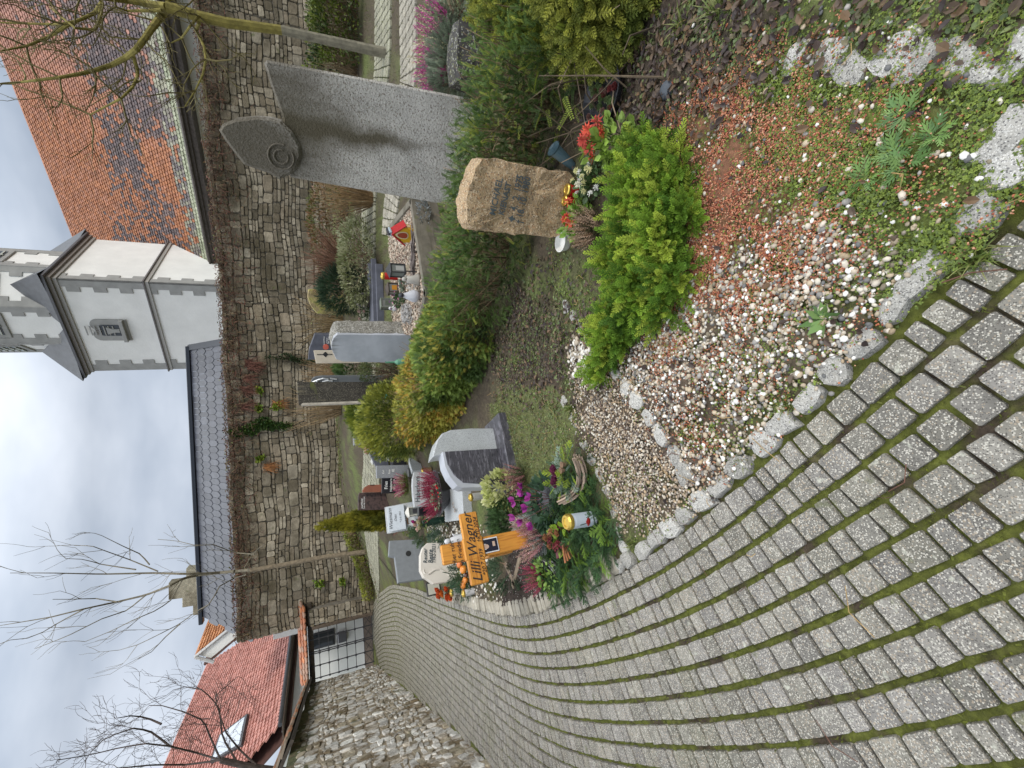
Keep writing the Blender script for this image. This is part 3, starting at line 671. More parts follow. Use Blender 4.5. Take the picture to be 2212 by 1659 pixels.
for k, (o_, h_, zz_) in enumerate(((.55, .32, -.42), (.40, .2, -.24), (.2, .1, -.14))): mm.box((E1x + E0x) / 2 + inw * (o_ * .5 + .1) + [0, 0, zz_] - co_, (ln, 1.0 - k * .1 + (.8 - o_), h_), (.10, .085, .075), .02, rz=ang)
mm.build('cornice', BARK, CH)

# choir tower: near corner Kc, left corner Lc, right corner Rc on its cornice line
yk = 27.0; Kc = atY('S', 400, 858, yk); zk = Kc[2]
Lc = atZ('S', 735, 1652, zk); 
front = Lc - Kc; lf = np.linalg.norm(front); fd = front / lf; sd = np.array([-fd[1], fd[0], 0]); sd = sd if sd[1] > 0 else -sd
Wd = lf
def tower_local(a, b, z): return Kc * [1, 1, 0] + fd * a + sd * b + np.array([0, 0, z]) - co_
mm = MB(); zt0, zt1 = 0, zk - .25
base = [tower_local(0, 0, 0), tower_local(Wd, 0, 0), tower_local(Wd, Wd, 0), tower_local(0, Wd, 0)]
V_ = np.array(base + [b + np.array([0, 0, zt1]) for b in base]); mm.add(V_, [(0, 1, 5, 4), (1, 2, 6, 5), (2, 3, 7, 6), (3, 0, 4, 7), (4, 5, 6, 7)]); tw = mm.build('tower_wall', PLASTER, CH)
# quoins
def quoins(mbq, corner, dirs, z0, z1, hh=.5, w1=.62, w2=.36, t=.035):
    k = 0; z = z0
    while z < z1:
        for ax, (d_, nd) in enumerate(dirs):
            wq = w1 if (k + ax) % 2 == 0 else w2; h = min(hh, z1 - z)
            a0 = corner + np.array([0, 0, z]); n_ = nd * t
            V = [a0 - d_ * t, a0 + d_ * wq, a0 + d_ * wq + [0, 0, h], a0 - d_ * t + [0, 0, h]]
            V = np.array([v + n_ for v in V] + [v - nd * .05 for v in V]); mbq.add(V, [(0, 1, 2, 3), (0, 4, 5, 1), (1, 5, 6, 2), (2, 6, 7, 3), (3, 7, 4, 0)], (1, 1, 1))
        z += hh; k += 1
mq = MB(); zs = atY('S', 1285, 900, 1.0); zstr = H_ + ray(*q('S', 1285, 897))[2] / ray(*q('S', 1285, 897))[1] * (Kc[1])
quoins(mq, tower_local(0, 0, 0), [(fd, -sd), (sd, -fd)], 2, zt1); quoins(mq, tower_local(Wd, 0, 0), [(-fd, -sd)], 2, zt1)
mq.build('tower_quoins', QUOIN, CH)
def band(mb_, z, h, out, col=(.2, .19, .18)):
    for (a0, a1, b0, b1) in ((-out, Wd + out, -out, 0), (-out, 0, 0, Wd + out), (Wd, Wd + out, 0, Wd), ):
        V = []; 
        for zz_ in (z, z + h):
            for (a_, b_) in ((a0, b0), (a1, b0), (a1, b1), (a0, b1)): V.append(tower_local(a_, b_, zz_))
        mb_.add(V, [(0, 1, 2, 3), (4, 5, 6, 7), (0, 1, 5, 4), (1, 2, 6, 5), (2, 3, 7, 6), (3, 0, 4, 7)], col)
mm = MB(); band(mm, zt1 - .12, .16, .08, (.30, .29, .27)); band(mm, zt1 + .04, .16, .17, (.20, .185, .17)); band(mm, zt1 + .2, .10, .30, (.10, .10, .11)); mm.build('tower_cornice', PLAIN, CH)
mm = MB(); band(mm, zstr, .16, .07, (.36, .35, .33)); band(mm, zstr + .16, .06, .13, (.14, .13, .13)); mm.build('string_course', PLAIN, CH)
# twin arched window
wy = lambda c, a, b: None
def on_front(c, a, b):
    d = ray(*q(c, a, b)); n_ = -sd; P0 = Kc; t = ((P0 - CAM) @ n_) / (d @ n_); p = CAM + d * t; v = p - Kc; return v @ fd, p[2]
a0, z_b = on_front('S', 1165, 1385); a1, _ = on_front('S', 1110, 1210); _, z_t = on_front('S', 775, 1250); af, _ = on_front('S', 1000, 1390); an, _ = on_front('S', 1000, 1210)
def arch2(x0, x1, z0, z1):
    w_ = (x1 - x0) / 2; pts = [(x0, z0), (x1, z0)]
    for cx in (x0 + 1.5 * w_, x0 + .5 * w_):
        pts += [(cx + w_ / 2 * math.cos(t), z1 - w_ / 2 + w_ / 2 * math.sin(t)) for t in np.linspace(0, PI, 9)]
    return pts
Rf = np.stack([fd, sd, [0, 0, 1.]], 1)
x0, x1 = min(an, af), max(an, af); zb0, zt_ = z_b + .1, z_t
mm = MB(); mm.prism(arch2(x0 - .0, x1 + .0, zb0, zt_), -.06, .02, (.36, .35, .33), .01, M=Rf, off=tower_local(0, 0, 0)); wf = mm.build('belfry_window', QUOIN, CH)
mm = MB(); mm.prism(arch2(x0 + .3, x1 - .3, zb0 + .35, zt_ - .3), -.085, .02, (1, 1, 1), .01, M=Rf, off=tower_local(0, 0, 0)); mm.build('dark_opening', GLASS, wf)
mm = MB(); cx = (x0 + x1) / 2; mm.prism([(cx - .1, zb0 + .35), (cx + .1, zb0 + .35), (cx + .1, zt_ - .9), (cx + .22, zt_ - .62), (cx - .22, zt_ - .62), (cx - .1, zt_ - .9)], -.15, 0, (.38, .37, .34), .02, M=Rf, off=tower_local(0, 0, 0)); mm.box(tower_local(cx, -.1, zb0 + .2), (x1 - x0, .3, .16), (.4, .39, .36), .01, M=Rf)
for k in range(7): mm.box(tower_local(cx, -.11, zb0 + .6 + k * .18), (x1 - x0 - .7, .03, .05), (.16, .16, .16), .005, M=Rf)
mm.build('mullion', QUOIN, wf)
# broach roof between the square stage and the upper tower
mid = tower_local(Wd / 2, Wd / 2, 0); rO = Wd * .50; zr0 = zt1 + .32; hr = 1.5
oc = [np.array([mid[0] + rO * math.cos(t), mid[1] + rO * math.sin(t), 0]) for t in (math.atan2(fd[1], fd[0]) + PI / 8 + np.arange(8) * PI / 4)]
eo = .42; sq = [tower_local(-eo, -eo, zr0), tower_local(Wd + eo, -eo, zr0), tower_local(Wd + eo, Wd + eo, zr0), tower_local(-eo, Wd + eo, zr0)]
mm = MB()
for k in range(4):
    p_ = sq[k]; nx_ = sq[(k + 1) % 4]; pv = sq[k - 1]; apex = p_ * .62 + mid * .38; apex = np.array([apex[0], apex[1], zr0 + hr * 1.1])
    m1 = p_ * .5 + nx_ * .5; m0 = p_ * .5 + pv * .5
    mm.add([p_, m1 * .85 + (mid + [0, 0, zr0]) * .15 * 1, apex, m0 * .85 + (mid + [0, 0, zr0]) * .15], [(0, 1, 2), (0, 2, 3)], (.085, .09, .10))
mm.build('broach_roof', SLATE, CH)
mm = MB(); Ht = 9.5; V_ = np.array([o + [0, 0, zr0 - .5] for o in oc] + [o + [0, 0, zr0 + Ht] for o in oc])
mm.add(V_, [(i, (i + 1) % 8, 8 + (i + 1) % 8, 8 + i) for i in range(8)]); mm.build('upper_tower_wall', PLASTER, CH)
mq = MB()
for k in range(8):
    d1 = oc[(k + 1) % 8] - oc[k]; d1 /= np.linalg.norm(d1); d0_ = oc[k - 1] - oc[k]; d0_ /= np.linalg.norm(d0_)
    n1 = np.array([d1[1], -d1[0], 0]); n1 = n1 if n1 @ (oc[k] - mid) > 0 else -n1; n0 = np.array([d0_[1], -d0_[0], 0]); n0 = n0 if n0 @ (oc[k] - mid) > 0 else -n0
    quoins(mq, oc[k] * [1, 1, 0], [(d1, n1), (d0_, n0)], zr0, zr0 + Ht, hh=.45, w1=.5, w2=.28)
mq.build('upper_quoins', QUOIN, CH)
# louvred and plain openings in the upper tower
for k in range(8):
    p_, p2_ = oc[k], oc[(k + 1) % 8]; cm = (p_ + p2_) / 2; d1 = (p2_ - p_) / np.linalg.norm(p2_ - p_); n1 = np.array([d1[1], -d1[0], 0]); n1 = n1 if n1 @ (cm - mid) > 0 else -n1
    M_ = np.stack([d1, n1, [0, 0, 1.]], 1); zc = zr0 + 3.4; mm = MB(); mm.box(cm + n1 * .03 + [0, 0, zc], (1.35, .1, 2.5), (.34, .33, .31), .02, M=M_); wf = mm.build('louvre_window', QUOIN, CH)
    mm = MB(); mm.box(cm + n1 * .085 + [0, 0, zc], (1.0, .02, 2.1), (1, 1, 1), .002, M=M_); mm.build('opening', GLASS, wf)
    mm = MB()
    for j in range(9): mm.box(cm + n1 * .11 + [0, 0, zc - .95 + j * .235], (.95, .04, .07), (.4, .42, .38), .004, M=M_)
    mm.box(cm + n1 * .12 + [0, 0, zc], (.08, .05, 2.1), (.4, .42, .38), .004, M=M_); mm.build('louvre', PLAIN, wf)
mm = MB(); mm.lathe([(rO * 1.15, zr0 + Ht - .1), (rO * 1.2, zr0 + Ht + .2), (.1, zr0 + Ht + 8)], c=(mid[0], mid[1], 0), seg=8, col=(.09, .09, .1)); mm.build('spire', SLATE, CH)
# ================================================================== PLANT KIT
def _dia(p, d, w, n, f=.5, fold=0.):
    """diamond leaflet: 4 verts around axis p->p+d"""
    p = np.array(p, float); d = np.array(d, float); s_ = np.cross(d, n); s_ = s_ / (np.linalg.norm(s_) + 1e-9) * w / 2
    m = p + d * f
    return [p, m + s_ + np.array(n) * fold, p + d, m - s_ + np.array(n) * fold]
def quads_proto(Ls, shade=None):
    V = []; Fc = []; sh = []
    for i, l in enumerate(Ls): Fc.append(tuple(range(len(V), len(V) + 4))); V += list(l); sh += [1 if shade is None else shade[i]] * 4
    return proto(np.array(V), Fc, sh)
NZ = (0, 0, 1.)
LEAFP = quads_proto([_dia((0, 0, 0), (0, 1, 0), .5, NZ, .45, 0)])
LEAFW = proto([(0, 0, 0), (.3, .25, .05), (.34, .6, .05), (0, 1, -.03), (-.34, .6, .05), (-.3, .25, .05), (0, .5, -.05)], [(0, 1, 6), (1, 2, 6), (2, 3, 6), (3, 4, 6), (4, 5, 6), (5, 0, 6)])
def yew_proto(n=11, nl=.2, nw=.05, curve=.15, up=.25):
    Ls = [_dia((0, 0, 0), (0, 1, 0), .03, NZ, .5)]; sh = [.5]
    for i in range(n):
        t = .08 + .9 * i / n
        for s_ in (-1, 1):
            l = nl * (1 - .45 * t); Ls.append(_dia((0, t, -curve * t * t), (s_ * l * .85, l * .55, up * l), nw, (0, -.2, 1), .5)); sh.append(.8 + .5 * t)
    return quads_proto(Ls, sh)
def thuja_proto(lv=2):
    Ls = []; sh = []
    def br(p, ang, l, k, t0):
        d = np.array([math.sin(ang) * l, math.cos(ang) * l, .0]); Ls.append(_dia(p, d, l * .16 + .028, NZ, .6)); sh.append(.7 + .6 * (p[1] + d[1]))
        if k > 0:
            m = 4 if k == lv else 2
            for i in range(m):
                t = (i + .7) / (m + .6)
                for s_ in (-1, 1): br(np.array(p) + d * t + np.array([0, 0, .03 * s_]), ang + s_ * (.65 - .15 * t), l * (.55 - .25 * t), k - 1, t)
    br(np.zeros(3), 0, 1., lv, 0); return quads_proto(Ls, sh)
def fir_proto():
    Ls = []; sh = []
    def tw(p, ang, l, n, w):
        ax = np.array([math.sin(ang), math.cos(ang), 0]); sd_ = np.array([ax[1], -ax[0], 0]); Ls.append(_dia(p, ax * l, .02, NZ)); sh.append(.5)
        for i in range(n):
            t = (i + .5) / n
            for s_ in (-1, 1): Ls.append(_dia(p + ax * l * t, (sd_ * s_ * .8 + ax * .5) * w * (1 - .35 * t) + np.array([0, 0, .03]), .026, NZ)); sh.append(.85 + .35 * t)
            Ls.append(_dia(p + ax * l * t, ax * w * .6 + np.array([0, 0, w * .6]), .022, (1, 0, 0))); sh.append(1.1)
    tw(np.zeros(3), 0, 1., 16, .12)
    for t, a, l in ((.18, .8, .42), (.28, -.8, .45), (.45, .75, .36), (.55, -.75, .33), (.7, .7, .24), (.78, -.7, .2)): tw(np.array([0, t, 0]), a, l, 8, .10)
    return quads_proto(Ls, sh)
def spike_proto(n=26, r=.07):
    V = [_dia((0, 0, 0), (0, .95, 0), .02, NZ)]; sh = [.4]
    for i in range(n):
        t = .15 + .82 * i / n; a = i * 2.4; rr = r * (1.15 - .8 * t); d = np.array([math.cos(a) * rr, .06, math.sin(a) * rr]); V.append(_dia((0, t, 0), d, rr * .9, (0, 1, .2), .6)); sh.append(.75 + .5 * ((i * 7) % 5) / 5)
    return quads_proto(V, sh)
def blade_proto():
    V = []; Fc = []
    for i in range(4):
        t = i / 3; w_ = .035 * (1 - t * .95); V += [(-w_, t * (1 - .25 * t), .0 - .35 * t * t), (w_, t * (1 - .25 * t), -.35 * t * t)]
    for i in range(3): Fc.append((2 * i, 2 * i + 1, 2 * i + 3, 2 * i + 2))
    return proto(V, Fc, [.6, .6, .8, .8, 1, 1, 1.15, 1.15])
def rose_proto(np_=13):
    V = []; Fc = []; sh = []
    for i in range(np_):
        a = i * 2.4; k = i / np_; r0 = .12 + .62 * k; tl = 1.25 - k * 1.0; w_ = .35 + .35 * k
        c, s_ = math.cos(a), math.sin(a)
        def P(lx, r, z): return (c * r - s_ * lx, s_ * r + c * lx, z)
        b = len(V); V += [P(-w_ * .4, r0 * .4, -.1), P(w_ * .4, r0 * .4, -.1), P(w_, r0, .35 * tl + .1), P(w_ * .5, r0 + .16 * k, .62 * tl + .15), P(-w_ * .5, r0 + .16 * k, .62 * tl + .15), P(-w_, r0, .35 * tl + .1)]
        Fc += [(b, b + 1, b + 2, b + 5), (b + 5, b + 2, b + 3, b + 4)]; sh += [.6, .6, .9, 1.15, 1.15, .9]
    return proto(V, Fc, sh)
def daisy_proto(n=18):
    V = []; Fc = []; sh = []
    for i in range(n):
        a = i * 2 * PI / n * 1.37; l = 1 - .25 * (i % 3) / 2; z = .1 + .25 * (i % 3); c, s_ = math.cos(a), math.sin(a); w_ = .13; b = len(V)
        V += [(0, 0, 0), (c * l * .55 - s_ * w_, s_ * l * .55 + c * w_, z), (c * l, s_ * l, z * .8), (c * l * .55 + s_ * w_, s_ * l * .55 - c * w_, z)]; Fc.append((b, b + 1, b + 2, b + 3)); sh += [.7, 1, 1.15, 1]
    return proto(V, Fc, sh)
def plume_proto():
    Ls = [_dia((0, 0, 0), (0, 1, 0), .04, NZ)]; sh = [.5]
    for i in range(8):
        t = .1 + .86 * i / 8; l = .40 * (1 - .72 * t)
        for k in range(3):
            a = i * 1.1 + k * 2.094; d = np.array([math.cos(a) * l * .8, l * .75, math.sin(a) * l * .8]); nn = np.cross(d, [0, 1, 0]); nn /= np.linalg.norm(nn) + 1e-9; p = np.array([0, t, 0])
            Ls.append(_dia(p, d, .07, nn)); sh.append(.75 + .5 * t)
            for s_ in (-1, 1): Ls.append(_dia(p + d * .45, d * .42 + nn * s_ * l * .22, .05, np.cross(nn, d) / (l * l + 1e-6) * .1 + nn * .01)); sh.append(.9 + .4 * t)
    return quads_proto(Ls, sh)
PLUME = plume_proto()
def _rm(d): return orient(np.array([d], float), np.array([.3]), 1.)[0]
_br = [((0, 1, 0), (0, .52, 0), .5)] + [((math.cos(k * 2.4) * .8, .75, math.sin(k * 2.4) * .5 + .15), (0, .12 + .1 * k, 0), .46 - .05 * k) for k in range(5)]
FROND = merge_protos([PLUME] * 6, [(_rm(d) * s_, t) for d, t, s_ in _br])
YEW, THUJA, THUJA1, FIR, SPIKE, BLADE, ROSE, DAISY = yew_proto(), thuja_proto(2), thuja_proto(1), fir_proto(), spike_proto(), blade_proto(), rose_proto(), daisy_proto()
YEWS = yew_proto(7, .26, .08)
def mbinst(pr, pts, dirs, size, cols, roll=None):
    mb = MB(); n = len(pts); R = orient(dirs, rng.uniform(-.9, .9, n) if roll is None else roll, size); mb.inst(pr, R, pts, cols); return mb
def ellip(c, r, n, shell=.75, up=0.):
    d = sph(n); 
    if up: d[:, 2] = np.abs(d[:, 2]) * up + d[:, 2] * (1 - up); d /= np.linalg.norm(d, axis=1)[:, None]
    k = (shell + (1 - shell) * rng.random(n))[:, None]; lump = (1 + .22 * fbm(d, 2.2, 2, int(rng.integers(99))))[:, None]
    return np.array(c) + d * np.array(r) * k * lump, d
def jitter(d, a, up=0.): 
    v = d + rng.normal(size=d.shape) * a + np.array([0, 0, up]); return v / np.linalg.norm(v, axis=1)[:, None]
def gradcol(pts, lo, hi, s_=9, seed=0): return cmix(lo, hi, S(.5 + fbm(pts, s_, 2, seed) * 1.3 + rng.uniform(-.25, .25, len(pts))))
def twigs(mb, c, r, n, rad=.003, col=(.14, .09, .06), z0=None, spread=1.):
    for _ in range(n):
        d = sph(1)[0]; d[2] = abs(d[2]); e = np.array(c) + d * np.array(r) * rng.uniform(.5, 1.); b = np.array([c[0] + rng.normal() * r[0] * .15, c[1] + rng.normal() * r[1] * .15, (z0 if z0 is not None else c[2] - r[2])])
        m_ = (b + e) / 2 + rng.normal(size=3) * .06 * r[0]; mb.tube([b, m_, e], [rad, rad * .8, rad * .4], 4, np.array(col) * rng.uniform(.7, 1.5), cap=False)
def core_mesh(mb, c, r, col, n=2, amp=.2):
    V, Lp, Sz = ico(n + 1); V = V * (1 + amp * fbm(V, 2.5, 2, 3))[:, None]; mb.raw(V * np.array(r) + np.array(c), Lp, Sz, col)
def bush(name, label, cat, p, r, pr, size, lo, hi, n, m=None, group=None, up=.35, shell=.72, seed=0, stem=True, core=(.02, .028, .012), cz=None, jit=.35, twn=30, rz=0, grad=6):
    t = thing(name, label, cat, p, rz, group); cz = r[2] * .9 if cz is None else cz
    pts, d = ellip((0, 0, cz), r, n, shell); k = pts[:, 2] > -.02; pts, d = pts[k], d[k]; dd = jitter(d, jit, up)
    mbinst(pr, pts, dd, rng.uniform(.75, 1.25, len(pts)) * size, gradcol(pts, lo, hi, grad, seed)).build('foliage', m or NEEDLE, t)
    if stem:
        mb = MB(); twigs(mb, (0, 0, cz), np.array(r) * .85, twn, .003 + r[0] * .006, z0=0); mb.build('branches', BARK, t)
    return t
def heather(name, label, p, r, h, cols, n=60, pot=None, potcol=(.05, .05, .05), green=(.12, .16, .06), group=None, cat='heather', size=None, lean=.5):
    t = thing(name, label, cat, p, rng.uniform(0, 6), group); z0 = h * .25 if pot is None else pot
    a = rng.uniform(0, 2 * PI, n); rr = r * np.sqrt(rng.random(n)); pts = np.stack([np.cos(a) * rr * .6, np.sin(a) * rr * .6, np.full(n, z0)], 1)
    d = np.stack([np.cos(a) * rr / r * lean, np.sin(a) * rr / r * lean, np.ones(n)], 1)
    mbinst(SPIKE, pts, jitter(d, .12), rng.uniform(.7, 1.15, n) * (size or (h - z0 * .6)), cpick(cols, n, .2)).build('blooms', PETAL, t)
    g, d = ellip((0, 0, z0), (r * .7, r * .7, h * .3), n * 3, .5, 1.); mbinst(YEWS, g, jitter(d, .4, .6), rng.uniform(.7, 1.2, n * 3) * h * .35, cpick([green], n * 3, .35)).build('foliage', NEEDLE, t)
    if pot:
        mb = MB(); mb.lathe([(r * .5, 0), (r * .62, pot * .8), (r * .68, pot), (r * .6, pot), (r * .55, pot * .75), (0.001, pot * .7)], seg=20, col=potcol); mb.build('pot', GLOSS, t, smooth=False)
    return t
def branchy(mb, p, d, L_, r, depth, col, up=.15, nb=(2, 4), ang=.6, shrink=.62, wig=.12, rmin=.0035):
    n = 5; pts = [np.array(p, float)]; dd = np.array(d, float)
    for i in range(n):
        dd = dd + rng.normal(size=3) * wig + np.array([0, 0, up * .25]); dd /= np.linalg.norm(dd); pts.append(pts[-1] + dd * L_ / n)
    mb.tube(pts, np.linspace(r, max(r * .5, rmin * .6), n + 1), 5 if r > .02 else 4 if r > .01 else 3, np.array(col) * rng.uniform(.8, 1.2), cap=False)
    if depth <= 0: return
    for k in range(int(rng.integers(*nb)) + 1):
        t = rng.uniform(.25, 1.) if k else 1.; i = min(n, max(1, int(t * n))); ax = pts[i] - pts[i - 1]; ax /= np.linalg.norm(ax); v = rng.normal(size=3); v -= ax * (v @ ax); v /= np.linalg.norm(v)
        nd = ax * math.cos(ang) + v * math.sin(ang) * rng.uniform(.5, 1.2); nd[2] += up
        branchy(mb, pts[i], nd / np.linalg.norm(nd), L_ * shrink * rng.uniform(.7, 1.2), max(r * .5, rmin), depth - 1, col, up, nb, ang, shrink, wig, rmin)
# ================================================================== GRAVES
def along(c, zx, zy, dist, dz=0.):
    d = ray(*q(c, zx, zy)); d2 = d[:2] / np.linalg.norm(d[:2]) * dist; return np.array([d2[0], d2[1], float(T(d2[0], d2[1])) + dz])
class Pl:
    """vertical plane through p, turned by rz; converts traced points into local (x, z)"""
    def __init__(s, p, rz): s.p = np.array(p, float); s.rz = rz; s.ex = np.array([math.cos(rz), math.sin(rz), 0]); s.n = np.array([math.sin(rz), -math.cos(rz), 0])
    def at(s, c, a, b):
        d = ray(*q(c, a, b)); t = ((s.p - CAM) @ s.n) / (d @ s.n); v = CAM + d * t - s.p; return (float(v @ s.ex), float(v[2]))
    def pts(s, c, L_): return [s.at(c, a, b) for a, b in L_]
def ground_outline(o, k=2, z=-.06):
    """drop the k lowest points of an outline into the ground"""
    idx = sorted(range(len(o)), key=lambda i: o[i][1])[:k]; return [(a, z) if i in idx else (a, b) for i, (a, b) in enumerate(o)]
def resamp2(o, n=72):
    P = np.array(o + [o[0]], float); seg = np.linalg.norm(np.diff(P, axis=0), axis=1); c = np.concatenate([[0], np.cumsum(seg)]); t = np.linspace(0, c[-1], n, endpoint=False)
    return np.stack([np.interp(t, c, P[:, 0]), np.interp(t, c, P[:, 1])], 1)
def rough_slab(mb, o, th, amp=.015, ns=9, col=(1, 1, 1), y0=0., bulge=.02, n=84, flat_front=False, sd_=3, edge=.06):
    P = resamp2(o, n); c = P.mean(0); V = []; fr = [.02, .2, .4, .6, .78, .9, .96]
    R = []
    for f in fr: R.append(np.stack([c[0] + (P[:, 0] - c[0]) * f, np.full(n, y0 - bulge * (1 - f * f)), c[1] + (P[:, 1] - c[1]) * f], 1))
    for k, f in enumerate(np.linspace(0, 1, 7)): s_ = 1 - .035 * (2 * f - 1) ** 4; R.append(np.stack([c[0] + (P[:, 0] - c[0]) * s_, np.full(n, y0 + .012 + th * f), c[1] + (P[:, 1] - c[1]) * s_], 1))
    R.append(np.stack([c[0] + (P[:, 0] - c[0]) * .02, np.full(n, y0 + .012 + th), c[1] + (P[:, 1] - c[1]) * .02], 1))
    V = np.concatenate(R); nz = np.stack([fbm(V, ns, 3, sd_), fbm(V, ns, 3, sd_ + 5), fbm(V, ns, 3, sd_ + 9)], 1) * amp
    if flat_front: nz[:n * 6] *= .15
    V = V + nz; Fc = [(k * n + i, (k + 1) * n + i, (k + 1) * n + (i + 1) % n, k * n + (i + 1) % n) for k in range(len(R) - 1) for i in range(n)]
    mb.add(V, Fc, col); return mb
GR = lambda nm, col, sp, **k: mk(nm, col=col, rough=k.pop('rough', .35), mot=.08, mscale=6, speck=sp, samt=.8, **k)
G_LIGHT = GR('light granite', (.40, .42, .43), [(260, (.10, .10, .11), .22), (330, (.62, .63, .63), .3)])
G_GREY = GR('grey granite', (.22, .23, .25), [(230, (.10, .10, .11), .3), (300, (.38, .39, .40), .25)], rough=.45)
G_DARK = mk('dark veined granite', col=(.065, .063, .075), rough=.3, mot=.2, mscale=20, streak=[((9, 9, 60), (.16, .155, .18), .50, .62), ((30, 30, 110), (.02, .02, .025), .55, .65)])
G_BLACK = mk('black granite', col=(.022, .022, .026), rough=.22, mot=.2, mscale=50, spec=.5)
G_BROWN = mk('brown granite', col=(.085, .055, .05), rough=.35, streak=[((14, 14, 22), (.03, .022, .022), .48, .6)])
G_BLUE = mk('blue grey slate slab', col=(.095, .10, .125), rough=.55, mot=.25, mscale=7, bump=.15)
LET_W = mk('white lettering', col=(.75, .75, .73), rough=.6); LET_B = mk('dark lettering', col=(.02, .02, .022), rough=.6); LET_G = mk('grey metal lettering', col=(.10, .12, .13), rough=.5, metal=.3)
CONC = mk('weathered concrete', col=(.16, .145, .115), rough=.95, mot=.25, mscale=9, bump=.5, bscale=60, streak=[((1.5, 1.5, 9), (.08, .07, .05), .5, .65), ((8, 8, 8), (.13, .14, .06), .6, .7)])

# ---- tall carved monument
p = along('K', 1120, 480, 4.75); RZ = math.radians(-33); pl = Pl(p, RZ)
TM = thing('carved_monument', 'tallest grave monument, pale speckled shell limestone with a round carved disc at its top left', 'monument', p, RZ)
o = pl.pts('K', [(1190, 760), (1060, 745), (385, 627), (352, 560), (342, 470), (352, 366), (330, 300), (300, 220), (262, 95), (300, 100), (1190, 262)])
o[0] = (o[0][0], -.1); o[-1] = (o[-1][0], -.1)
MS = mk('shell limestone', col=(.46, .435, .40), rough=.95, bump=1., bscale=75, mot=.14, mscale=6, bdist=.012, speck=[(150, (.12, .10, .085), .20), (95, (.24, .20, .16), .12), (240, (.60, .58, .54), .3)], samt=.8,
   streak=[((3.2, 3.2, .75), (.085, .075, .05), .52, .72), ((2.2, 2.2, 1.2), (.20, .18, .13), .54, .66)])
def dirt_top(N, L, co, cur, mix, noise, ramp):
    sp = N('ShaderNodeSeparateXYZ'); L(co, sp.inputs[0]); a = N('ShaderNodeMath'); a.operation = 'MULTIPLY_ADD'; a.inputs[1].default_value = .55; a.inputs[2].default_value = -.62
    L(sp.outputs[2], a.inputs[0]); b = N('ShaderNodeMath'); b.operation = 'ADD'; L(a.outputs[0], b.inputs[0])
    mp = N('ShaderNodeMapping'); mp.inputs['Scale'].default_value = (2.8, 2.8, .8); L(co, mp.inputs[0]); L(noise(1., 5, .6, mp.outputs[0]), b.inputs[1])
    f = ramp(b.outputs[0], .52, (0, 0, 0), .92, (.9, .9, .9)); return mix(f, cur, (.10, .085, .06))
MS2 = mk('shell limestone weathered', col=(.46, .435, .40), rough=.95, bump=1., bscale=45, mot=.22, mscale=4, bdist=.02, speck=[(62, (.10, .085, .07), .20), (85, (.16, .13, .10), .16), (100, (.66, .64, .60), .3)], samt=.8, extra=dirt_top)
def valley(N, L, co, cur, mix, noise, ramp):   # dark run-off stain below the notch
    cur = dirt_top(N, L, co, cur, mix, noise, ramp); sp = N('ShaderNodeSeparateXYZ'); L(co, sp.inputs[0])
    n0 = noise(3., 4); m1 = N('ShaderNodeMath'); m1.operation = 'MULTIPLY_ADD'; m1.inputs[1].default_value = .30; m1.inputs[2].default_value = -.08; L(n0, m1.inputs[0])
    x1 = N('ShaderNodeMath'); x1.operation = 'ADD'; L(sp.outputs[0], x1.inputs[0]); L(m1.outputs[0], x1.inputs[1])
    x2 = N('ShaderNodeMath'); x2.operation = 'ABSOLUTE'; L(x1.outputs[0], x2.inputs[0])
    zf = N('ShaderNodeMapRange'); zf.inputs[1].default_value = .55; zf.inputs[2].default_value = 1.5; L(sp.outputs[2], zf.inputs[0])
    wv = N('ShaderNodeMath'); wv.operation = 'MULTIPLY_ADD'; wv.inputs[1].default_value = .17; wv.inputs[2].default_value = .03; L(zf.outputs[0], wv.inputs[0])
    dv = N('ShaderNodeMath'); dv.operation = 'DIVIDE'; L(x2.outputs[0], dv.inputs[0]); L(wv.outputs[0], dv.inputs[1])
    f = N('ShaderNodeMapRange'); f.inputs[1].default_value = 1.3; f.inputs[2].default_value = .2; f.inputs[3].default_value = 0; f.inputs[4].default_value = .95; L(dv.outputs[0], f.inputs[0])
    g = N('ShaderNodeMath'); g.operation = 'MULTIPLY'; L(f.outputs[0], g.inputs[0]); zz = N('ShaderNodeMapRange'); zz.inputs[1].default_value = .35; zz.inputs[2].default_value = .95; L(sp.outputs[2], zz.inputs[0]); L(zz.outputs[0], g.inputs[1])
    return mix(g.outputs[0], cur, (.095, .08, .05))
MS3 = mk('shell limestone stained', col=(.50, .475, .44), rough=.95, bump=1., bscale=45, mot=.22, mscale=4, bdist=.02, speck=[(105, (.12, .10, .085), .22), (70, (.20, .165, .13), .14), (130, (.64, .62, .58), .35)], samt=.65, extra=valley)
mb = MB(); mb.prism([tuple(k) for k in resamp2(o, 120)], 0, .27, (1, 1, 1), .018); mb.build('block', MS3, TM)
pod = pl.pts('K', [(345, 372), (395, 420), (430, 480), (436, 530), (420, 575), (390, 610), (340, 632), (290, 606), (180, 568), (140, 520), (95, 460), (66, 412), (82, 385), (135, 362), (230, 352), (300, 358)])
mb = MB(); mb.prism(pod, -.045, .2, (1, 1, 1), .022); mb.build('carved_disc', MS2, TM)
mb = MB(); cx, cz = pl.at('K', 345, 530)
for r_ in (.055, .10):
    mb.tube([(cx + r_ * math.cos(t), -.052, cz + r_ * math.sin(t)) for t in np.linspace(-.3, 5.2, 26)], .009, 6)
mb.build('carved_spiral', MS2, TM)

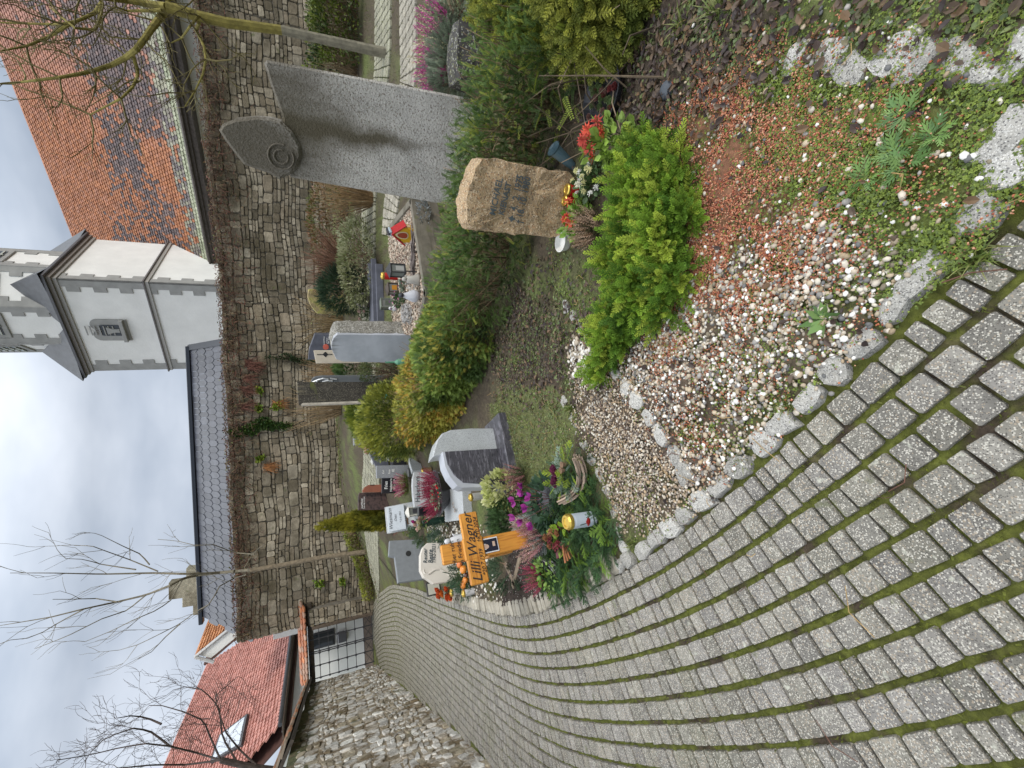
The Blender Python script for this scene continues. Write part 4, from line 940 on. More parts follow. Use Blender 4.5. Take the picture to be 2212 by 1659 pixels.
# ---- brown granite stone
p = hit('G', 1085, 640); RZ = math.radians(-22); pl = Pl(p, RZ)
BG = mk('brown field granite', col=(.37, .265, .155), rough=.85, bump=.9, bscale=60, mot=.25, mscale=9, bdist=.012, speck=[(120, (.07, .055, .045), .22), (140, (.62, .50, .36), .3), (90, (.34, .19, .09), .2)], samt=.75, streak=[((7, 7, 7), (.12, .10, .07), .60, .70), ((4, 4, 4), (.45, .33, .20), .58, .7)])
BS = thing('brown_gravestone', 'small rough brown granite gravestone with dark raised inscription in front of the hedge', 'gravestone', p, RZ)
o = pl.pts('G', [(1150, 860), (920, 858), (700, 838), (440, 808), (262, 795), (225, 742), (215, 640), (222, 560), (250, 450), (300, 300), (350, 225), (480, 237), (620, 262), (700, 275), (900, 318), (1060, 352), (1120, 420), (1150, 500)])
o = [(a, min(b, .0) if k in (0, 17) else b) for k, (a, b) in enumerate(o)]; o[0] = (o[0][0], -.05); o[-1] = (o[-1][0], -.05)
mb = MB(); rough_slab(mb, o, .15, .024, 14, n=150, bulge=.004); mb.build('stone', BG, BS)
def lineon(pl, parent, s, c, a0, b0, a1, b1, m=LET_B, y=-.018, ext=.003, shear=0, k=1.12, name='lettering', left=True):
    """text from traced baseline start to end, height fitted to width"""
    x0, z0 = pl.at(c, a0, b0); x1, z1 = pl.at(c, a1, b1); wd_ = math.hypot(x1 - x0, z1 - z0)
    cu = bpy.data.curves.new(name, 'FONT'); cu.body = s; cu.size = 1; cu.align_x = 'LEFT'; cu.shear = shear; cu.resolution_u = 2; cu.extrude = 0
    t = bpy.data.objects.new('tmp', cu); COL.objects.link(t); bpy.context.view_layer.update(); w0 = t.dimensions.x; sc = wd_ / max(w0, .01); cu.extrude = ext / sc; cu.offset = .012
    bpy.context.view_layer.update(); me = bpy.data.meshes.new_from_object(t.evaluated_get(bpy.context.evaluated_depsgraph_get())); bpy.data.objects.remove(t)
    me.materials.clear(); me.materials.append(m); ob = bpy.data.objects.new(name, me); COL.objects.link(ob); ob.parent = parent
    a_ = math.atan2(z1 - z0, x1 - x0); ob.matrix_local = Matrix.Translation((x0, y, z0)) @ Matrix.Rotation(-a_, 4, 'Y') @ Matrix.Rotation(PI / 2, 4, 'X') @ Matrix.Diagonal((sc, sc * k, sc, 1)); return ob
lineon(pl, BS, 'MICHAEL', 'G', 462, 690, 522, 408, LET_G); lineon(pl, BS, 'KIENAST', 'G', 530, 690, 590, 440, LET_G)
lineon(pl, BS, '\u2726  4.  2. 1975', 'G', 612, 745, 685, 385, LET_G, k=1.35); lineon(pl, BS, '\u2020 18. 10. 1980', 'G', 668, 755, 742, 395, LET_G, k=1.35)

# ---- generic traced stone
def stone(name, label, c, base, rz, out, th, m, dist=None, rough=0, col=(1, 1, 1), drop=2, bev=.008, cat='gravestone', y0=0., group=None, part='slab', dz=0.):
    p = along(c, *base, dist) if dist else hit(c, *base); p[2] += dz; rz = math.radians(rz); pl = Pl(p, rz); t = thing(name, label, cat, p, rz, group)
    o = pl.pts(c, out); o = ground_outline(o, drop) if drop else o; mb = MB()
    if rough: rough_slab(mb, o, th, rough, 9, col=col)
    else: mb.prism(o, y0, y0 + th, col, bev)
    mb.build(part, m, t); return t, pl
ROUGHW = mk('rough hewn grey stone', col=(.26, .25, .22), rough=.95, bump=1., bscale=35, bdist=.03, mot=.3, mscale=20, speck=[(60, (.48, .47, .44), .35), (85, (.07, .065, .05), .35)], samt=.8)
MARB = mk('smooth pale marble', col=(.42, .44, .48), rough=.45, mot=.1, mscale=4, streak=[((2.5, 2.5, 2.5), (.34, .36, .40), .45, .65)])
def dark_rim(N, L, co, cur, mix, noise, ramp):
    sp = N('ShaderNodeSeparateXYZ'); L(co, sp.inputs[0]); mp = N('ShaderNodeMapping'); mp.inputs['Scale'].default_value = (26, 26, 1.3); L(co, mp.inputs[0])
    a = N('ShaderNodeMath'); a.operation = 'MULTIPLY_ADD'; a.inputs[1].default_value = 1.6; a.inputs[2].default_value = -2.02; L(sp.outputs[2], a.inputs[0]); b = N('ShaderNodeMath'); b.operation = 'ADD'; L(a.outputs[0], b.inputs[0]); L(noise(1., 4, .6, mp.outputs[0]), b.inputs[1])
    return mix(ramp(b.outputs[0], .30, (0, 0, 0), .62, (1, 1, 1)), cur, (.06, .055, .04))
MARB2 = mk('streaked pale marble', col=(.46, .48, .52), rough=.45, mot=.1, mscale=4, streak=[((2.5, 2.5, 2.5), (.36, .38, .42), .45, .65)], extra=dark_rim)
WS, pl = stone('pale_gravestone', 'smooth pale grey gravestone with rough hewn side and dark streaks under its top', 'A', (1440, 770), -38, [(1560, 600), (500, 592), (455, 625), (425, 690), (420, 780), (475, 905), (560, 935), (1150, 948), (1560, 945)], .34, ROUGHW, dist=7.0, rough=.022, part='block')
o = pl.pts('A', [(1560, 612), (505, 604), (462, 640), (437, 700), (435, 775), (490, 895), (565, 925), (1150, 938), (1560, 935)]); o = ground_outline(o, 2, .0)
mb = MB(); mb.prism(o, -.045, .02, (1, 1, 1), .006); mb.build('smooth_face', MARB2, WS)
BL, pl = stone('slate_gravestone', 'blue grey gravestone with slanting top half hidden behind the pale gravestone', 'A', (760, 770), -22, [(760, 925), (160, 920), (172, 800), (238, 622), (760, 622)], .14, G_BLUE, dist=9.6)
for k, (a, b0, b1, s_) in enumerate([(355, 745, 645, 'Reinhold Winkler'), (388, 730, 660, 'geb. Mauerer'), (412, 735, 655, '1941  2019')]): lineon(pl, BL, s_, 'A', a, b0, a, b1, LET_W, y=-.004, ext=.002)
mb = MB(); cx, cz = pl.at('A', 370, 768); mb.lathe([(.001, 0), (.055, .0), (.055, .01), (.001, .012)], seg=14, col=(.55, .12, .08)); V = mb.V[0]; mb.V[0] = np.stack([V[:, 0] * 1.1 + cx, -V[:, 2] - .004, V[:, 1] + cz], 1); mb.build('red_emblem', PLAIN, BL)
CS, pl = stone('cream_stele', 'slim cream sandstone stele with a thin star cross, left of the pale gravestone', 'A', (800, 880), -8, [(800, 818), (225, 816), (255, 965), (800, 965)], .22, mk('cream sandstone', col=(.52, .46, .37), rough=.8, mot=.12, mscale=4, bump=.2), dist=8.6)
x_, z_ = pl.at('A', 365, 858); x2_, z2_ = pl.at('A', 445, 856); x3_, z3_ = pl.at('A', 265, 856); x4_, _ = pl.at('A', 365, 830); x5_, _ = pl.at('A', 365, 886)
mb = MB(); mb.box((x_, -.003, (z2_ + z3_) / 2), (.012, .01, z3_ - z2_), bev=.001); mb.box((x_, -.0035, z_), (abs(x5_ - x4_), .01, .012), bev=.001); mb.prism([(x_ - .05, z_), (x_, z_ - .05), (x_ + .05, z_), (x_, z_ + .05)], -.006, .002, bev=.001); mb.build('star_cross', LET_B, CS)
LICH = mk('lichened relief stone', col=(.30, .24, .12), rough=.95, bump=.8, bscale=18, mot=.3, mscale=5, bdist=.03, streak=[((5, 5, 5), (.28, .27, .07), .45, .6), ((8, 8, 8), (.10, .08, .04), .6, .7)])
RS, pl = stone('relief_gravestone', 'yellow lichened gravestone with shallow branch carving beside the dark round yew', 'L', (705, 600), -15, [(705, 505), (370, 508), (362, 560), (380, 620), (430, 682), (705, 697)], .2, LICH, dist=11.2, rough=.01)
mb = MB()
for L_ in ([(690, 640), (600, 645), (520, 650), (450, 640)], [(600, 645), (540, 600), (470, 590), (410, 600)], [(520, 650), (470, 610), (420, 560), (390, 540)], [(560, 610), (500, 540), (440, 530)], [(640, 680), (560, 672), (470, 670)], [(540, 560), (480, 560), (400, 520)]):
    mb.tube([(a, -.02, b) for a, b in pl.pts('L', L_)], .016, 5)
mb.build('carving', LICH, RS)
DP, pl = stone('dark_stele', 'tall square stele blackened by weather with a pale left edge', 'A', (1235, 1310), 6, [(1235, 1186), (30, 1180), (32, 1210), (50, 1445), (1235, 1412)], .24, mk('blackened stone', col=(.045, .04, .033), rough=.95, bump=.6, bscale=60, mot=.4, mscale=10, speck=[(140, (.28, .26, .20), .14)], samt=.7, streak=[((12, 12, 1.6), (.15, .13, .09), .58, .68), ((2, 2, 6), (.09, .10, .03), .6, .7)]), dist=7.5)
a, b = pl.at('A', 1100, 1412), pl.at('A', 60, 1447); mb = MB(); mb.prism([(a[0] - .02, -.05), (a[0] + .018, -.05), (b[0] + .018, b[1] - .04), (b[0] - .015, b[1] - .02)], -.004, .235, (.42, .38, .32), .002); mb.build('pale_edge', STONE, DP)
mb = MB(); cx, cz = pl.at('A', 1085, 1352); mb.box((cx, -.03, cz), (.07, .05, .06), (.05, .42, .38), .006); tag(mb.build('turquoise_pot', GLOSS), 'tiny turquoise glass pot on the front of the dark stele', 'pot').location = DP.location; bpy.data.objects['turquoise_pot'].rotation_euler = DP.rotation_euler
NS, pl = stone('narrow_stele', 'narrow polished grey stele with silver leaf ornament, beside the dark stele', 'A', (1000, 1150), -8, [(1000, 1112), (330, 1112), (240, 1125), (205, 1150), (188, 1205), (1000, 1205)], .14, mk('polished grey stone', col=(.13, .14, .15), rough=.3, mot=.1), dist=8.4)
mb = MB()
for k, L_ in enumerate(([(215, 1185), (260, 1165), (300, 1150)], [(260, 1165), (275, 1185)], [(290, 1155), (340, 1140), (400, 1150)], [(330, 1180), (400, 1165), (450, 1170)], [(420, 1140), (500, 1150)])): mb.tube([(a, -.012, b) for a, b in pl.pts('A', L_)], .016, 6, (.6, .62, .64))
mb.build('silver_ornament', METAL, NS)
WM, pl = stone('white_marker', 'small white pointed grave marker with a thin dark cross, just behind the hedge end', 'A', (830, 1580), 5, [(840, 1480), (715, 1482), (703, 1515), (712, 1590), (760, 1660), (840, 1670)], .06, mk('white marble', col=(.66, .67, .68), rough=.4, mot=.05), dist=10.)
x_, z_ = pl.at('A', 745, 1580); mb = MB(); mb.box((x_, -.004, z_), (.012, .006, .36), bev=.001); mb.box((x_, -.0045, z_ + .05), (.2, .006, .012), bev=.001); mb.build('cross_mark', LET_B, WM)
# left field
TS, pl = stone('tan_gravestone', 'small tan sandstone gravestone, wavy outline, left of the hedge end', 'C', (360, 240), 8, [(360, 142), (170, 142), (150, 165), (148, 215), (175, 250), (210, 325), (360, 318)], .1, mk('tan sandstone', col=(.36, .22, .11), rough=.8, mot=.15, bump=.2), dist=11.2)
for a, b0, b1, s_ in ((185, 225, 205, '\u2726'), (225, 300, 190, 'Hans Kirchner'), (255, 300, 200, 'Anna Kirchner')): lineon(pl, TS, s_, 'C', a, b0, a, b1, LET_B, y=-.004, ext=.002)
GBX = thing('granite_block', 'small grey speckled granite block in front of the tan gravestone', 'block', along('C', 345, 200, 10.5), math.radians(10)); mb = MB(); mb.box((0, .1, .09), (.34, .3, .26), bev=.01); mb.build('block', G_GREY, GBX)
GS, pl = stone('granite_stele', 'grey speckled granite stele with dark edge left of the book shaped stone', 'C', (910, 700), 12, [(915, 612), (448, 622), (440, 650), (446, 805), (915, 792)], .10, G_GREY)
for a, b0, b1, s_ in ((555, 740, 690, 'Karl'), (640, 740, 680, 'Rosa'), (700, 710, 670, '82')): lineon(pl, GS, s_, 'C', a, b0, a, b1, LET_W, y=-.004, ext=.002)
FR, pl = stone('black_plaque', 'shiny black grave plaque with white name and years, behind pink heather', 'C', (760, 900), 16, [(765, 772), (520, 775), (518, 1025), (765, 1018)], .09, G_BLACK)
lineon(pl, FR, 'Fries', 'C', 605, 960, 603, 852, LET_W, y=-.004); lineon(pl, FR, 'Heidemarie', 'C', 668, 995, 666, 810, LET_W, y=-.004); lineon(pl, FR, '1953 - 2019', 'C', 714, 970, 712, 825, LET_W, y=-.004)
JR, pl = stone('brown_gravestone', 'wide dark brown polished gravestone with white script, next to the conical conifer', 'C', (600, 1140), 14, [(608, 1008), (198, 1012), (182, 1060), (180, 1268), (600, 1262)], .12, G_BROWN)
lineon(pl, JR, 'Josef Riedel', 'C', 247, 1240, 245, 1090, LET_W, y=-.004, shear=.3); lineon(pl, JR, '23.8.1938  9.3.2018', 'C', 277, 1240, 276, 1070, LET_W, y=-.004)
RU, pl = stone('red_gravestone', 'rust red sandstone with notched curved top, peeking out above the black plaque', 'C', (560, 930), 14, [(560, 895), (330, 900), (275, 930), (240, 985), (250, 1008), (560, 1010)], .09, mk('red sandstone', col=(.24, .085, .05), rough=.8, mot=.15, bump=.3))
mb = MB()
for k in range(3): cx, cz = pl.at('C', 350 + k * 16, 905); mb.box((cx, -.005, cz - .03), (.012, .01, .05), (.05, .02, .015), .001)
mb.build('notches', PLAIN, RU)
# slanted pale book plate
p = hit('D', 545, 440); WI = thing('slanted_gravestone', 'pale wedge of granite carrying a slanted name plate, behind the little box ball', 'gravestone', p, math.radians(20)); pl = Pl(p, math.radians(20))
x0, zt = pl.at('D', 335, 570); x1, _ = pl.at('D', 335, 355); mb = MB(); mb.prism([(-.16, -.05), (.22, -.05), (.22, zt * .95), (.12, zt * 1.02), (-.04, zt * .35)], x0, x1, (1, 1, 1), .008, M=Matrix(((0, 1, 0), (1, 0, 0), (0, 0, 1)))); mb.build('wedge', G_LIGHT, WI)
M_ = Matrix.Rotation(math.radians(-16), 3, 'X'); ww = x1 - x0; mb = MB(); mb.box(((x0 + x1) / 2, -.06, zt * .68), (ww * .92, .05, zt * .62), (1, 1, 1), .006, M=M_); mb.build('plate', mk('pale blue granite', col=(.46, .50, .54), rough=.4, mot=.08, mscale=40), WI)
for k, (s_, sz) in enumerate((('Wiesmann', .085), ('Otto', .06), ('* 5.4.1933', .045), ('\u2020 1.9.2015', .045))):
    t_ = text(s_, sz, (0, 0, 0), LET_B, WI, shear=.3); t_.matrix_local = Matrix.Translation(((x0 + x1) / 2, -.06, zt * .68)) @ M_.to_4x4() @ Matrix.Translation((0, -.028, zt * .2 - k * .085)) @ Matrix.Rotation(PI / 2, 4, 'X')
HB, pl = stone('grey_gravestone', 'broad grey gravestone with a round dark hole near its top', 'D', (640, 780), 30, [(640, 612), (345, 628), (338, 745), (385, 755), (412, 958), (640, 930)], .14, mk('dull grey stone', col=(.20, .215, .23), rough=.7, mot=.1, mscale=14))
cx, cz = pl.at('D', 493, 728); mb = MB(); mb.lathe([(.001, 0), (.045, 0), (.045, .01), (.001, .01)], seg=18, col=(.02, .02, .02)); V = mb.V[0]; mb.V[0] = np.stack([V[:, 0] + cx, -V[:, 2] + .004, V[:, 1] + cz], 1); mb.build('round_hole', PLAIN, HB)
RE, pl = stone('white_gravestone', 'creamy white marble gravestone with a carved wave along its left side', 'D', (850, 800), 28, [(860, 640), (640, 645), (605, 680), (585, 740), (585, 860), (612, 915), (640, 930), (690, 968), (860, 950)], .12, mk('cream marble', col=(.62, .58, .52), rough=.4, mot=.06, mscale=3))
for a, b0, b1, s_, sz in ((640, 805, 690, 'Reuter', 1), (683, 805, 700, 'Beate', 1), (706, 805, 660, '1962-2021', 1)): lineon(pl, RE, s_, 'D', a, b0, a - 2, b1, LET_G, y=-.004, shear=.2)
mb = MB(); mb.tube([(a, -.005, b) for a, b in pl.pts('D', [(610, 850), (620, 885), (650, 890), (700, 855), (740, 850), (790, 880), (850, 930)])], [.004, .012, .014, .014, .014, .012, .01], 6, (.6, .56, .5)); mb.build('carved_wave', MATS['cream marble'], RE)
# tilted granite urn plate on base slab
p = hit('C', 1560, 1150); RZ = math.radians(20); HK = thing('granite_urn_slab', 'flat light granite base slab with little bronze leaves below the red heather bowl', 'grave slab', p, RZ); pl = Pl(p, RZ)
P4 = [atZ('C', a, b, p[2] + .10) - p for a, b in ((1405, 960), (1680, 972), (1705, 1400), (1435, 1435))]; Ri = np.array(Matrix.Rotation(-RZ, 3, 'Z')); P4 = [Ri @ k for k in P4]
mb = MB(); V = np.array(P4 + [k - np.array([0, 0, .16]) for k in P4]); mb.add(V, [(0, 3, 2, 1), (4, 5, 6, 7), (0, 1, 5, 4), (1, 2, 6, 5), (2, 3, 7, 6), (3, 0, 4, 7)]); mb.build('base_slab', G_LIGHT, HK)
mb = MB(); c_ = Ri @ (atZ('C', 1575, 1215, p[2] + .11) - p)
for k in range(11): a = rng.uniform(0, 6.3); r_ = rng.uniform(.01, .055); mb.inst(LEAFW, orient([(math.cos(a), math.sin(a), rng.uniform(0, .5))], None, .035), [c_ + [math.cos(a) * r_, math.sin(a) * r_ * 1.3, .004]], [(.30, .22, .16)])
mb.build('bronze_leaves', METAL, HK)
P4t = [atZ('C', 1400, 1165, p[2] + .1)[:2]]
HS2, pl = stone('granite_headstone', 'light granite headstone with engraved name and years rising behind the red heather bowl', 'C', (1390, 960), 20, [(1390, 712), (985, 714), (965, 800), (960, 900), (968, 1050), (990, 1218), (1390, 1190)], .10, G_LIGHT)
lineon(pl, HS2, 'Haberkorn', 'C', 1068, 1148, 1062, 782, LET_G, y=-.003, ext=.002); lineon(pl, HS2, 'Gerda', 'C', 1152, 1045, 1148, 860, LET_G, y=-.003, ext=.002); lineon(pl, HS2, '1967 - 2020', 'C', 1205, 1100, 1198, 795, LET_G, y=-.003, ext=.002)
BK, pl = stone('black_block', 'low black granite block left of the engraved granite headstone', 'C', (1400, 1270), 22, [(1400, 1190), (1050, 1192), (1052, 1340), (1400, 1335)], .12, G_BLACK)
SLB, pl = stone('granite_wedge', 'pale triangular granite wedge lying behind the bowl of red heather', 'C', (1070, 600), 40, [(1060, 620), (915, 495), (915, 560), (960, 700), (1060, 700)], .1, G_LIGHT)
# two tone rounded stone
p = hit('E', 530, 330); RZ = math.radians(22); pl = Pl(p, RZ)
TT = thing('two_tone_gravestone', 'large two tone gravestone, pale rounded granite beside a dark quarter round slab', 'gravestone', p, RZ)
o = pl.pts('E', [(515, 318), (340, 332), (100, 362), (66, 372), (75, 320), (92, 265), (125, 222), (180, 200), (300, 190), (515, 186)]); mb = MB(); o = ground_outline(o, 2, .05); mb.prism(o, .02, .24, (1, 1, 1), .012); mb.build('pale_slab', G_LIGHT, TT)
o = pl.pts('E', [(560, 320), (115, 352), (118, 372), (130, 440), (160, 505), (205, 560), (240, 572), (560, 560)]); o = ground_outline(o, 2, .05); mb = MB(); mb.prism(o, -.06, .12, (1, 1, 1), .003); mb.build('pale_border', MARB, TT)
o = pl.pts('E', [(560, 322), (128, 352), (145, 430), (185, 495), (240, 540), (560, 556)]); o = ground_outline(o, 2, .05); mb = MB(); mb.prism(o, -.072, .0, (1, 1, 1), .004); mb.build('dark_slab', G_DARK, TT)
x0, _ = pl.at('E', 560, 600); x1, _ = pl.at('E', 480, 130); mb = MB(); mb.box(((x0 + x1) / 2, .04, .03), (x1 - x0, .42, .14), bev=.01); mb.build('plinth', G_DARK, TT)

# ---- wooden cross
p = hit('D', 1590, 600); RZ = math.radians(27); pl = Pl(p, RZ)
WOOD = mk('varnished oak', col=(.60, .27, .05), rough=.38, mot=.12, mscale=4, bump=.12, bscale=40, streak=[((6, 6, 60), (.40, .155, .03), .45, .65)])
WOODV = mk('varnished oak upright', col=(.60, .27, .05), rough=.38, mot=.12, mscale=4, bump=.12, bscale=40, streak=[((70, 70, 5), (.40, .155, .03), .45, .65)])
XC = thing('wooden_cross', 'honey coloured wooden grave cross with black lettering and a small portrait photo', 'cross', p, RZ)
xc = (pl.at('D', 755, 700)[0] + pl.at('D', 1500, 625)[0]) / 2; zt = pl.at('D', 752, 715)[1]; hw = .07
xl, zl = pl.at('D', 1050, 970); xr, zr = pl.at('D', 955, 412); zc = (zl + zr) / 2; ah = .07
mb = MB(); mb.box((xc, .02, (zt - .1) / 2), (2 * hw, .035, zt + .1), bev=.008); mb.build('upright', WOODV, XC)
mb = MB(); mb.box(((xl + xr) / 2, -.012, zc), (xr - xl, .03, 2 * ah), bev=.008); mb.build('crossbar', WOOD, XC)
mb = MB(); mb.box((xc, -.012, zc), (2 * hw + .02, .034, 2 * ah + .02), bev=.01); mb.box((xc - .03, .10, zc - .22), (.10, .12, .20), bev=.006); mb.build('joint_block', WOOD, XC)
text('Lilli Wagner', .100, ((xl + xr) / 2 + .005, -.031, zc + .012), LET_B, XC, shear=.35)
text('*20.7.1939    \u20208.10.2024', .042, ((xl + xr) / 2, -.031, zc - .046), LET_B, XC, shear=.35)
text('Hier ruht', .045, (xc, .0005, zt - .085), LET_B, XC); text('in Frieden', .045, (xc, .0005, zt - .135), LET_B, XC)
_, zp = pl.at('D', 1125, 655); mb = MB(); mb.box((xc, -.002, zp), (.105, .012, .145), (.75, .75, .78), .002); ph = mb.build('photo_plate', GLOSS, XC)
mb = MB(); mb.box((xc, -.0095, zp), (.088, .004, .128), (.015, .018, .035), .0005); mb.build('photo', GLOSS, ph)
mb = MB(); mb.lathe([(.001, 0), (.019, 0), (.019, .002), (.001, .002)], seg=16, col=(.5, .35, .28), sx=.9, sy=1.15); V = mb.V[0]; mb.V[0] = np.stack([V[:, 0] + xc - .006, -V[:, 2] - .0118, V[:, 1] + zp + .028], 1)
mb.lathe([(.001, 0), (.022, 0), (.022, .001), (.001, .001)], seg=16, col=(.6, .6, .6)); V = mb.V[1]; mb.V[1] = np.stack([V[:, 0] + xc - .006, -V[:, 2] - .0115, V[:, 1] * .8 + zp + .037], 1)
mb.box((xc + .005, -.0125, zp - .035), (.035, .002, .02), (.5, .36, .28), .0005); mb.build('portrait', PLAIN, ph)

# ---- raised grave surrounds behind the hedge
def wallseg(mb, a, b, h, th=.09, z=None, col=(1, 1, 1)):
    a = np.array(a); b = np.array(b); c = (a + b) / 2; mb.box((c[0], c[1], c[2] - h / 2), (np.linalg.norm((b - a)[:2]) + th, th, h), col, .006, rz=math.atan2(b[1] - a[1], b[0] - a[0]))
SZ = .42
Pa, Pb, Pc = atZ('B', 558, 240, SZ), atZ('B', 712, 1230, SZ), atZ('B', 625, 1700, SZ)
SR = thing('grave_surround', 'raised concrete grave surround filled with gravel holding the toy house and lanterns', 'grave surround', (0, 0, 0))
mb = MB(); wallseg(mb, Pa, Pb, .5); wallseg(mb, Pb, Pc, .5); back = np.array([.35, 2.2, .0]); wallseg(mb, Pa, Pa + back, .5); mb.build('kerb', CONC, SR)
bedp = np.array([Pa, Pb, Pc, Pc + back, Pa + back]); mb = MB(); V = bedp.copy(); V[:, 2] = SZ - .05; mb.add(V, [(0, 1, 2, 3, 4)], (.2, .17, .13)); mb.build('gravel_bed', GROUND, SR)
def fill(poly, n, z, size, cols, name, parent=None, kind=None, label=None, dens=None):
    lo, hi = poly.min(0), poly.max(0); p = rng.uniform(lo[:2], hi[:2], (n * 3, 2)); p = p[inpoly(p[:, 0], p[:, 1], poly[:, :2])][:n]; n = len(p)
    mb = MB(); V, Lp, Sz_ = ico(1); d = sph(n); R = orient(d, None, 1.) * (rng.uniform(*size, n))[:, None, None] * np.array([1, .8, .55])[None, None, :]
    mb.inst((V, Lp, Sz_), R, np.column_stack([p, np.full(n, z) + rng.uniform(-.004, .008, n)]), cpick(cols, n, .2)); o = mb.build(name, PEBBLE, parent, smooth=True)
    if kind: tag(o, kind=kind)
    return o
PCOL = [(.50, .47, .42), (.42, .36, .28), (.30, .24, .17), (.22, .19, .15), (.60, .58, .54), (.16, .16, .15), (.38, .30, .20), (.34, .31, .27)]
g_ = fill(bedp, 3200, SZ - .04, (.012, .026), [(.42, .34, .26), (.34, .26, .20), (.50, .44, .36), (.28, .20, .15)], 'bed_gravel', SR, 'stuff')
Qa, Qb = atZ('A', 1222, 930, .44), atZ('A', 1225, 1420, .44); SR2 = thing('stone_surround', 'dark polished grave surround behind the golden hedge, planted with box', 'grave surround', (0, 0, 0))
mb = MB(); wallseg(mb, Qa, Qb, .5, .1); wallseg(mb, Qa, Qa + np.array([.25, 1.6, 0]), .5, .1); mb.build('kerb', G_BLACK, SR2)
# ================================================================== SMALL THINGS ON THE GRAVES
def base_at(c, a, b, dz=0.): return hit(c, a, b, dz)
def hgt(p, c, a, b): return float(atY(c, a, b, p[1])[2] - p[2])
def candle(name, label, p, r, h, col, lid=(.62, .44, .10), lidm=None, group=None, tilt=0, wrap=None):
    t = thing(name, label, 'candle', p, 0, group, rot=(tilt * .4, tilt, 0))
    mb = MB(); mb.lathe([(r * .92, 0), (r, h * .04), (r, h * .74), (r * .93, h * .80), (r * .93, h * .84)], seg=20, col=col); mb.build('body', WAX, t, smooth=False)
    mb = MB(); mb.lathe([(r * .95, h * .82), (r * 1.08, h * .83), (r * 1.08, h * .94), (r * .9, h), (r * .62, h), (r * .55, h * .965), (.001, h * .965)], seg=20, col=lid); mb.build('lid', lidm or METAL, t)
    return t
def lantern(name, label, p, w_, h, rz, fc, glow=(.35, .06, .03), roof=True, group=None, cat='lantern', stake=0):
    t = thing(name, label, cat, p, rz, group); mb = MB(); b = stake; x = w_ / 2
    mb.box((0, 0, b + .012), (w_, w_, .024), fc, .003); mb.box((0, 0, b + h * .78), (w_, w_, .02), fc, .003)
    for sx in (-1, 1):
        for sy in (-1, 1): mb.box((sx * x * .9, sy * x * .9, b + h * .4), (w_ * .1, w_ * .1, h * .78), fc, .002)
    if stake: mb.tube([(0, 0, 0), (0, 0, b)], .008, 6, fc)
    mb.build('frame', PLAIN, t)
    if roof: mb = MB(); mb.lathe([(w_ * .82, b + h * .79), (w_ * .78, b + h * .81), (w_ * .28, b + h * .96), (w_ * .2, b + h), (.001, b + h)], seg=4, col=fc, M=Matrix.Rotation(PI / 4, 3, 'Z')); mb.build('roof', PLAIN, t)
    mb = MB(); mb.box((0, 0, b + h * .4), (w_ * .84, w_ * .84, h * .72), (.16, .17, .16), .001); mb.build('glass_pane', GLOSS, t)
    mb = MB(); mb.box((0, -w_ * .425, b + h * .3), (w_ * .5, .006, h * .42), glow, .001); mb.build('candle_light', WAX, t)
    return t
def roses(name, label, p, spots, size, cols, green=(.05, .10, .03), gr=.1, ng=60, cat='flowers', pr=None, lp=None, ls=.05, group=None, stems=True):
    t = thing(name, label, cat, p, 0, group); pts = np.array(spots, float); n = len(pts); d = jitter(np.tile([0, -.35, 1.], (n, 1)), .25); R = orient(d, rng.uniform(0, 6, n), size); R = R[:, :, [0, 2, 1]] * np.array([1, -1, 1])
    mb = MB(); mb.inst(pr or ROSE, R, pts, cpick(cols, n, .15)); mb.build('blossoms', PETAL, t)
    if ng:
        c = pts.mean(0); g, dd = ellip((c[0], c[1], c[2] * .55), (gr, gr, max(c[2] * .5, .03)), ng, .4, .3); mbinst(lp or LEAFW, g, jitter(dd, .5, .3), rng.uniform(.6, 1.2, ng) * ls, cpick([green], ng, .4)).build('leaves', LEAF, t)
    if stems:
        mb = MB()
        for s_ in pts: mb.tube([(s_[0] * .3, s_[1] * .3, 0), s_], .003, 4, (.06, .11, .03), cap=False)
        mb.build('stems', LEAF, t)
    return t
# ---- edging stones
def objrand(N, L, co, cur, mix, noise, ramp):
    oi = N('ShaderNodeObjectInfo'); return mix(1., cur, ramp(oi.outputs['Random'], 0, (.72, .70, .66), 1, (1.18, 1.16, 1.12)), 'MULTIPLY')
KST = mk('pale kerb stone', col=(.35, .33, .285), rough=.95, bump=.8, bscale=50, mot=.2, mscale=15, extra=objrand, streak=[((10, 10, 10), (.15, .16, .06), .62, .74)])
EST = mk('grey kerb granite', extra=objrand, col=(.37, .365, .35), rough=.9, bump=.9, bscale=80, mot=.15, mscale=12, speck=[(210, (.09, .09, .095), .30), (260, (.58, .58, .57), .35)], samt=.8, streak=[((13, 13, 13), (.16, .18, .06), .64, .74), ((5, 5, 5), (.20, .17, .13), .62, .72)])
ORD = 'first second third fourth fifth sixth seventh eighth ninth tenth eleventh twelfth thirteenth fourteenth fifteenth sixteenth seventeenth eighteenth nineteenth twentieth'.split()
_t = dict(zip(range(2, 10), 'twenty thirty forty fifty sixty seventy eighty ninety'.split()))
ORD += [(_t[k // 10] + '-' + ORD[k % 10 - 1]) if k % 10 else _t[k // 10][:-1] + 'ieth' for k in range(21, 100)]
